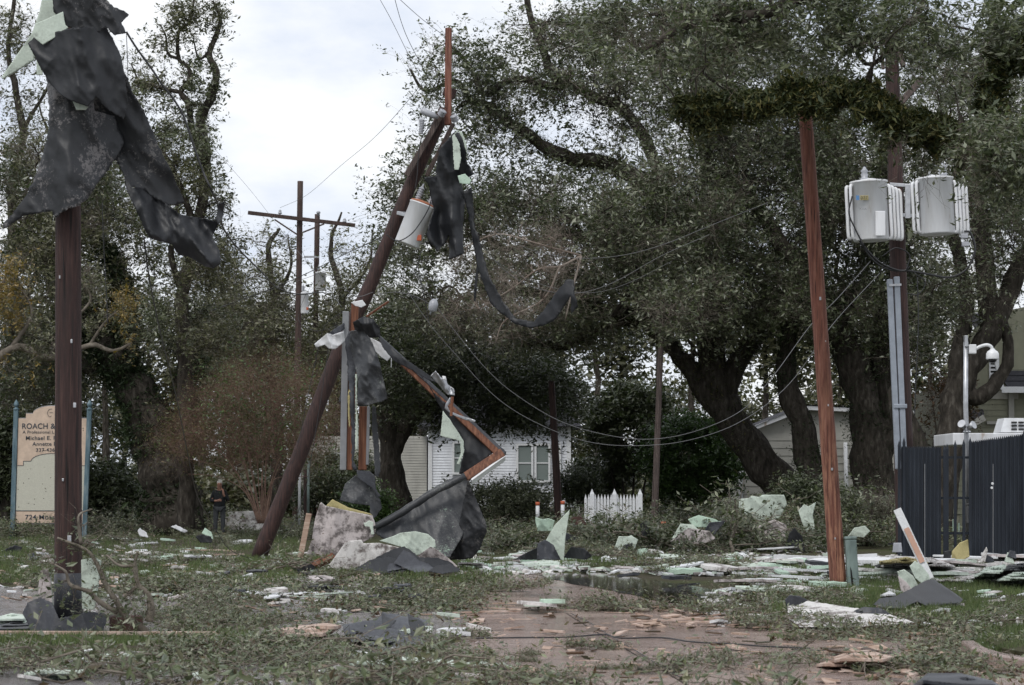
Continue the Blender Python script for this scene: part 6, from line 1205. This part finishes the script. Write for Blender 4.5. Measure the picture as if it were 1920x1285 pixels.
# ================================================================ STORM LITTER
def copy_tree(o, parent=None):
    c = o.copy(); sc.collection.objects.link(c); c.parent = parent
    for ch in list(o.children): copy_tree(ch, c)
    return c
def proto_branch(seed, L=1.6, H=.5, nl=900, leaf=.075, lm='litterleaf', bk='bark_pale', flat_=.5):
    """a torn leafy oak branch lying on the ground, at the origin"""
    r = np.random.default_rng(seed); e = empty('fallen_branch', (0, 0, 0), 'x', 'branch')
    k_ = 5; main = np.array([[0, 0, .05], [L * .3, .05 * L, H * .25], [L * .62, -.04 * L, H * .35], [L, .06 * L, H * .2]]); main[:, 1:] += r.normal(0, .05 * L, (4, 2)) * [1, .2]
    s = spline(main, 5); mb = MB(); mb.tube(s, np.linspace(.022 * L ** .5, .007, len(s)), 6, rough=.2)
    mb.build('stem', M[bk], e, True)
    T = np.stack([r.uniform(.1, 1.15, 34) * L, r.normal(0, .27 * L, 34), np.abs(r.normal(.3, .38, 34)) * H + .03], 1)
    p1, r1 = attach(s, np.full(len(s), .02), T, r, .16, 5, .6, .4, .011, .05)
    c2 = p1[:, 1:].reshape(-1, 3); ii = r.integers(0, len(c2), 110); T2 = c2[ii] + r.normal(0, .16 * L ** .5, (110, 3)) * [1, 1, .7]; T2[:, 2] = np.abs(T2[:, 2]) + .02
    tt = np.linspace(0, 1, 4)[None, :, None]; p2 = c2[ii][:, None] * (1 - tt) + T2[:, None] * tt
    v, q = join([tubes_np(p1, r1, 4), tubes_np(p2, np.full((110, 4), .0035), 3)]); mesh_np('twigs', v, q, M[bk], e)
    j = r.integers(0, 110, nl); t_ = r.random(nl) * 2.99; i0 = t_.astype(int); fr = (t_ - i0)[:, None]
    C = p2[j, i0] * (1 - fr) + p2[j, i0 + 1] * fr + r.normal(0, .055, (nl, 3)); C[:, 2] = np.abs(C[:, 2]) + .01
    v, q = leaves_np(C, leaf, r, .4, .1); mesh_np('foliage', v, q, M[lm], e); return e
protos = [proto_branch(200 + i, [1.4, 1.9, 1.1, 1.6, 2.2][i], [.08, .13, .07, .15, .17][i], [520, 760, 400, 640, 820][i]) for i in range(5)]
brush = [proto_branch(300 + i, [2.6, 3.2, 2.2][i], [1.0, 1.35, .75][i], [1800, 2300, 1500][i], .095, ['oakleaf', 'litterleaf', 'oakleaf_dark'][i], 'bark_pale') for i in range(3)]
LM = [(60, 1010, 'near the painted sign'), (128, 1160, 'at the foot of the wrapped pole'), (300, 1100, 'on the left lawn right of the wrapped pole'), (480, 1050, 'by the foot of the snapped leaning pole'), (330, 1030, 'beside the brown garden path'),
      (640, 1080, 'before the roof wreckage'), (880, 1060, 'right of the roof wreckage'), (1040, 1030, 'around the mint fin board'), (730, 1210, 'round the crumpled grey roofing heap'), (1100, 1120, 'at the near edge of the puddle'),
      (1230, 1000, 'at the foot of the grey weathered pole'), (1150, 950, 'below the picket fence'), (1300, 1090, 'at the far bank of the puddle'), (1430, 1120, 'where the puddle meets the right lawn'), (1580, 1110, 'around the red pole foot'),
      (1560, 1170, 'before the white mottled panel'), (1720, 1120, 'round the printed plank'), (1720, 1180, 'in the strip of leaves before the right lawn'), (1820, 1080, 'in the rubble at the navy fence'), (1600, 1240, 'by the tan panel on the driveway'),
      (1160, 1210, 'in the middle of the reddish driveway'), (1450, 1000, 'before the forked oak trunks'), (430, 980, 'near the distant person'), (560, 1140, 'across the grey street'), (600, 1250, 'along the bottom edge before the grey heap'), (250, 1250, 'on the street at the bottom left'), (1200, 1270, 'along the bottom edge of the driveway'), (1800, 1250, 'in the bottom right corner'), (900, 1160, 'at the top of the driveway'), (950, 960, 'in front of the white house'), (200, 980, 'behind the wrapped pole')]
def where(px, py): return min(LM, key=lambda m_: (m_[0] - px) ** 2 + ((m_[1] - py) * 2.2) ** 2)[2]
rb = random.Random(99); used = set()
def put(proto, px, py, s, adj, noun, group, z=0):
    o = proto if id(proto) not in used else copy_tree(proto); used.add(id(proto))
    q = G(px, py); o.location = (q[0], q[1], z); o.rotation_euler = (rb.uniform(-.12, .12), rb.uniform(-.1, .1), rb.uniform(0, 6.28)); o.scale = (s, s, s * rb.uniform(.8, 1.1))
    o['label'] = f'{adj} {noun} lying {where(px, py)}'; o['group'] = group; return o
# low leafy branches: (x0, x1, y0, y1, how many, scale range)
BR = [(280, 470, 1078, 1128, 13, .8, 1.3), (560, 960, 1086, 1130, 17, .6, .95), (640, 930, 1120, 1146, 9, .6, .9), (380, 640, 1140, 1180, 11, .6, .9), (420, 640, 1195, 1275, 12, .7, 1.1), (640, 860, 1235, 1290, 8, .6, .9),
      (1200, 1440, 1056, 1078, 12, .7, 1.1), (1385, 1450, 1085, 1120, 5, .6, .9), (1190, 1290, 1138, 1152, 3, .7, .9), (1340, 1480, 1125, 1175, 10, .6, .9), (1440, 1640, 1170, 1195, 7, .6, .9), (1560, 1830, 1172, 1200, 12, .6, .9), (1640, 1900, 1205, 1270, 9, .55, .9),
      (200, 440, 1150, 1195, 9, .5, .8), (150, 420, 1225, 1262, 11, .6, 1.0), (180, 470, 1030, 1075, 9, .8, 1.3), (0, 180, 1015, 1060, 5, .8, 1.2), (0, 150, 1205, 1240, 4, .5, .8), (-10, 110, 1040, 1130, 8, .6, .9), (960, 1200, 1262, 1285, 5, .5, .8), (0, 120, 1230, 1285, 4, .5, .7), (1350, 1520, 1255, 1285, 3, .4, .6), (820, 900, 1185, 1250, 4, .5, .7), (1780, 1900, 1135, 1165, 4, .4, .7), (400, 560, 1020, 1075, 4, .5, .8)]
for x0, x1, y0, y1, n, s0, s1 in BR:
    for i in range(max(2, int(n * .9))):
        put(rb.choice(protos), rb.uniform(x0, x1), rb.uniform(y0, y1), rb.uniform(s0, s1) * .8, rb.choice(['leafy oak', 'torn leafy', 'low spread of leafy', 'grey green leafy']), 'branch', 'leafy oak branches torn down by the storm')
# brush heaps in the background
BH = [(380, 445, 1016, 1028, 6, .34, .45), (440, 530, 996, 1012, 7, .45, .7), (180, 420, 980, 1012, 20, .7, 1.1), (930, 1085, 980, 1035, 16, .7, 1.2), (1085, 1215, 1018, 1048, 9, .3, .42), (1210, 1250, 985, 1035, 5, .7, 1.1), (1240, 1440, 980, 1042, 26, .7, 1.3), (1440, 1680, 990, 1032, 16, .6, 1.0), (1090, 1220, 1035, 1056, 6, .3, .45), (0, 180, 992, 1015, 6, .5, .8), (470, 720, 985, 1012, 9, .5, .8), (740, 960, 982, 1005, 10, .6, 1.0), (900, 1000, 1018, 1040, 4, .5, .7)]
for x0, x1, y0, y1, n, s0, s1 in BH:
    for i in range(n):
        bx_, by_, bs_ = rb.uniform(x0, x1), rb.uniform(y0, y1), rb.uniform(s0, s1)
        if 300 < bx_ < 530 and by_ > 998: bs_ = min(bs_, .32)   # knee-high brush in front of the person
        put(rb.choice(brush), bx_, by_, bs_, rb.choice(['tall heaped', 'tangled', 'dark heaped', 'bushy broken']), 'branch', 'heaps of broken branches in the background')
# small green sprig tuft in the middle of the driveway
for (px, py, s) in ((1160, 1218, .45), (1150, 1222, .35), (985, 1228, .3), (1185, 1255, .3), (965, 1240, .25)):
    put(protos[2], px, py, s, 'small green', 'sprig', 'small sprigs on the driveway')
# splintered boards
def plank_proto(i, L, W, T, mat_, name='board_piece'):
    r = random.Random(500 + i); n = 7; top = []; mb = MB(); xs = [L * (k / (n - 1) - .5) for k in range(n)]
    a = [(x, -W / 2 * (1 - (abs(x) / (L / 2)) ** 3 * r.uniform(.1, .9)) + r.uniform(-.12, .12) * W, 0) for x in xs]; b_ = [(x, W / 2 * (1 - (abs(x) / (L / 2)) ** 3 * r.uniform(.1, .9)) + r.uniform(-.12, .12) * W, 0) for x in xs]
    bend = [T * .4 * math.sin(x * 2 + i) + r.uniform(0, T * .3) for x in xs]
    A = [(p[0], p[1], bend[k]) for k, p in enumerate(a)]; B = [(p[0], p[1], bend[k]) for k, p in enumerate(b_)]; v = A + B + [(p[0], p[1], p[2] + T) for p in A] + [(p[0], p[1], p[2] + T) for p in B]
    f = []
    for k in range(n - 1): f += [(k, n + k, n + k + 1, k + 1), (2 * n + k, 2 * n + k + 1, 3 * n + k + 1, 3 * n + k), (k, k + 1, 2 * n + k + 1, 2 * n + k), (n + k, 3 * n + k, 3 * n + k + 1, n + k + 1)]
    f += [(0, 2 * n, 3 * n, n), (n - 1, 2 * n - 1, 4 * n - 1, 3 * n - 1)]
    mb.add(v, f); return mb.build(name, M[mat_], origin=(0, 0, 0))
PT = {'wood': [plank_proto(i, *a) for i, a in enumerate([(1.0, .10, .025, 'plankpink'), (.6, .09, .02, 'plank'), (1.5, .12, .03, 'plankpink'), (.45, .14, .02, 'plank'), (.8, .06, .02, 'plankpink')])],
      'foam': [plank_proto(10 + i, *a) for i, a in enumerate([(.9, .30, .03, 'mint'), (.55, .35, .04, 'paper_white'), (1.3, .32, .03, 'white_paint'), (.5, .26, .05, 'mint_dirty'), (.7, .4, .03, 'paper')])],
      'roof': [plank_proto(20 + i, *a) for i, a in enumerate([(.7, .4, .05, 'rubber'), (.5, .3, .06, 'rubber_grey')])]}
NM = {'wood': (['pinkish splintered', 'raw tan', 'thin broken', 'split'], 'board', 'board', 'splintered boards scattered on the ground'), 'foam': (['mint green', 'pale white', 'mottled pale', 'torn pale'], 'foam board piece', 'foam board', 'torn foam boards scattered on the ground'), 'roof': (['black'], 'roofing scrap', 'roofing scrap', 'black roofing scraps scattered on the ground')}
AD = {'plankpink': 'pinkish', 'plank': 'raw tan', 'mint': 'mint green', 'paper_white': 'pale white', 'white_paint': 'long white', 'mint_dirty': 'dirty mint', 'paper': 'mottled pale', 'rubber': 'black', 'rubber_grey': 'dusty grey'}
DB = [('wood', 900, 1650, 1146, 1275, 34, .15, .42), ('wood', 1200, 1480, 1140, 1176, 18, .3, .8), ('wood', 900, 1060, 1134, 1160, 7, .3, .8), ('foam', 1200, 1480, 1058, 1082, 18, .7, 1.6), ('foam', 1390, 1500, 1085, 1125, 8, .7, 1.3), ('foam', 1430, 1580, 1060, 1110, 24, .6, 1.5), ('foam', 1600, 1920, 1050, 1098, 34, .7, 2.2), ('foam', 860, 1200, 1040, 1078, 14, .5, 1.1),
      ('foam', 380, 640, 1060, 1140, 10, .4, .9), ('wood', 300, 560, 1068, 1140, 12, .4, .9), ('wood', 0, 200, 1070, 1110, 8, .6, 1.2), ('foam', 150, 460, 1000, 1070, 16, .5, 1.2), ('wood', 150, 460, 1010, 1080, 12, .5, 1.2), ('foam', 900, 1080, 1136, 1152, 3, .8, 1.1), ('foam', 1100, 1500, 1020, 1060, 14, .5, 1.0), ('foam', 0, 400, 1240, 1275, 4, .3, .6), ('wood', 200, 500, 1195, 1240, 7, .2, .5),
      ('roof', 1100, 1700, 1030, 1110, 9, .5, 1.0), ('roof', 400, 800, 1080, 1140, 5, .4, .8), ('wood', 1550, 1900, 1190, 1275, 15, .25, .6), ('wood', 1430, 1640, 1075, 1120, 9, .5, 1.0), ('foam', 1740, 1900, 1120, 1170, 4, .3, .6)]
rd = random.Random(123)
for kd, x0, x1, y0, y1, n, s0, s1 in DB:
    for i in range(n):
        pr_o = rd.choice(PT[kd]); px, py = rd.uniform(x0, x1), rd.uniform(y0, y1); o = pr_o if id(pr_o) not in used else copy_tree(pr_o); used.add(id(pr_o)); q = G(px, py); s = rd.uniform(s0, s1)
        o.location = (q[0], q[1], rd.uniform(.012, .03) + (rd.uniform(0, .12) if kd != 'wood' else 0)); o.rotation_euler = (rd.uniform(-.12, .12) if kd != 'wood' else rd.uniform(-.02, .02), rd.uniform(-.08, .08) if kd != 'wood' else 0, rd.gauss(0, .35) if kd == 'wood' else rd.uniform(0, 6.28)); o.scale = (s, s, s)
        tag(o, f"{AD[[k_ for k_ in M if M[k_] == pr_o.data.materials[0]][0]]} {'small ' if s < .7 else ''}{NM[kd][1]} lying {where(px, py)}", NM[kd][2], NM[kd][3])
# leaf litter, crumbs and grass: nobody could count them
def scatter_px(regs, seed, near_p=1.4, ref=150):
    r = np.random.default_rng(seed); O = []
    for (x0, x1, y0, y1, n) in regs:
        x = r.uniform(x0, x1, n); y = r.uniform(y0, y1, n); keep = r.random(n) < np.minimum(1, (ref / (y - HOR)) ** near_p); 
        nn = np.array([noise.noise(Vector((a * .02, b_ * .08, seed))) + .5 * noise.noise(Vector((a * .07, b_ * .3, seed))) for a, b_ in zip(x, y)]); keep &= r.random(n) < np.clip(.45 + nn * 1.3, .04, 1)
        x, y = x[keep], y[keep]; d = np.stack([(x - CX) / F, ct - (CY - y) / F * st, st + (CY - y) / F * ct], 1); O.append(np.array([0, 0, CH]) + d * (-CH / d[:, 2])[:, None])
    return np.vstack(O), r
LR = [(-20, 860, 1120, 1300, 1500), (880, 1600, 1142, 1300, 1100), (1600, 1940, 1120, 1300, 1200), (250, 960, 1080, 1150, 9000), (420, 640, 1150, 1300, 6500), (560, 860, 1225, 1300, 6000), (540, 900, 1140, 1180, 2600), (1180, 1460, 1056, 1080, 3000), (1390, 1470, 1080, 1126, 1200), (1460, 1940, 1050, 1110, 3000), (1320, 1700, 1140, 1180, 2600), (1440, 1860, 1168, 1206, 4500), (1640, 1940, 1200, 1300, 3600), (150, 460, 1150, 1262, 3200), (0, 1940, 1000, 1080, 9000), (960, 1200, 1262, 1300, 1200), (1180, 1290, 1136, 1154, 500)]
C, r = scatter_px(LR, 601); C[:, 2] = .02 + np.abs(r.normal(0, .035, len(C))); v, q = leaves_np(C, .062, r, .42, 0)
tag(mesh_np('leaf_litter', v, q, [M['litterleaf'], M['brownleaf']], mi=(r.random(len(q)) < .16).astype(int)), kind='stuff')
def crumbs(name, regs, seed, size, mats, flat_=.35):
    C, r = scatter_px(regs, seed); n = len(C); a = r.uniform(0, 6.28, n); L = size * (.3 + r.random(n) ** 2 * 1.9); W = L * r.uniform(.2, .8, n); u = np.stack([np.cos(a), np.sin(a), r.normal(0, .12, n)], 1); s = np.stack([-np.sin(a), np.cos(a), r.normal(0, .12, n)], 1); H = np.array([0, 0, 1.]) * (L * flat_ * .4)[:, None]
    C[:, 2] = .012 + r.random(n) * .03; P4 = [C - u * L[:, None] / 2 - s * W[:, None] * .3, C + u * L[:, None] * .5 - s * W[:, None] * .5, C + u * L[:, None] * .4 + s * W[:, None] * .4, C - u * L[:, None] * .4 + s * W[:, None] * .5]
    V = np.stack(P4 + [p + H for p in P4], 1).reshape(-1, 3); b_ = np.arange(n)[:, None] * 8; Q = np.vstack([b_ + f for f in ([4, 5, 6, 7], [0, 1, 5, 4], [1, 2, 6, 5], [2, 3, 7, 6], [3, 0, 4, 7])])
    return tag(mesh_np(name, V, Q, mats, mi=np.tile(r.integers(0, len(mats), n), 5)), kind='stuff')
crumbs('foam_debris', [(1180, 1460, 1050, 1082, 1700), (1390, 1660, 1056, 1120, 1300), (1600, 1940, 1046, 1100, 2400), (860, 1200, 1040, 1080, 900), (300, 700, 1040, 1130, 1000), (0, 300, 1000, 1130, 500), (1300, 1940, 1110, 1180, 900), (0, 900, 1150, 1290, 500), (1000, 1600, 1010, 1060, 1200)], 611, .16, [M['paper_white'], M['white_paint'], M['mint'], M['paper_white'], M['paper'], M['white_paint']])
crumbs('wood_debris', [(860, 1700, 1140, 1290, 1500), (300, 900, 1060, 1180, 900), (1200, 1500, 1142, 1180, 1100), (0, 300, 1060, 1130, 500), (1550, 1940, 1180, 1290, 900)], 617, .11, [M['plankpink'], M['plank'], M['brownleaf']], .2)
C, r = scatter_px([(1440, 1940, 1066, 1172, 60000), (1830, 1960, 1186, 1238, 12000), (-20, 560, 1203, 1228, 26000), (-20, 560, 1000, 1100, 60000), (440, 960, 1048, 1100, 16000), (1050, 1240, 1040, 1068, 8000)], 631, .8)
n = len(C); H = np.abs(r.normal(.06, .02, n)) + .02; C[:, 2] = .05; a = r.uniform(0, 6.28, n); s = np.stack([np.cos(a), np.sin(a), np.zeros(n)], 1) * .006; t_ = C + np.stack([r.normal(0, .02, n), r.normal(0, .02, n), H], 1)
V = np.stack([C - s * 1, C + s, t_], 1).reshape(-1, 3); tag(mesh_np('grass', V, np.arange(3 * n).reshape(-1, 3), M['grass']), kind='stuff')
# blurred near sprigs poking up at the bottom edge
for i, (px, py, Y, s, lab) in enumerate([(1030, 1300, 15.5, .8, 'leafy'), (700, 1300, 15.8, .9, 'leafy'), (560, 1300, 16.5, .9, 'dense leafy'), (1310, 1310, 15.5, .35, 'bare twiggy')]):
    o = copy_tree(protos[1 if i != 3 else 2]); o.location = tuple(P(px, HOR, Y) * [1, 1, 0]); o.scale = (s, s, s * 1.1); o.rotation_euler = (0, -.15, i * 1.3); o['label'] = f'{lab} sprig closest to the viewer {where(px, 1270)}'; o['group'] = 'blurred sprigs along the bottom edge'
bpy.context.view_layer.update()
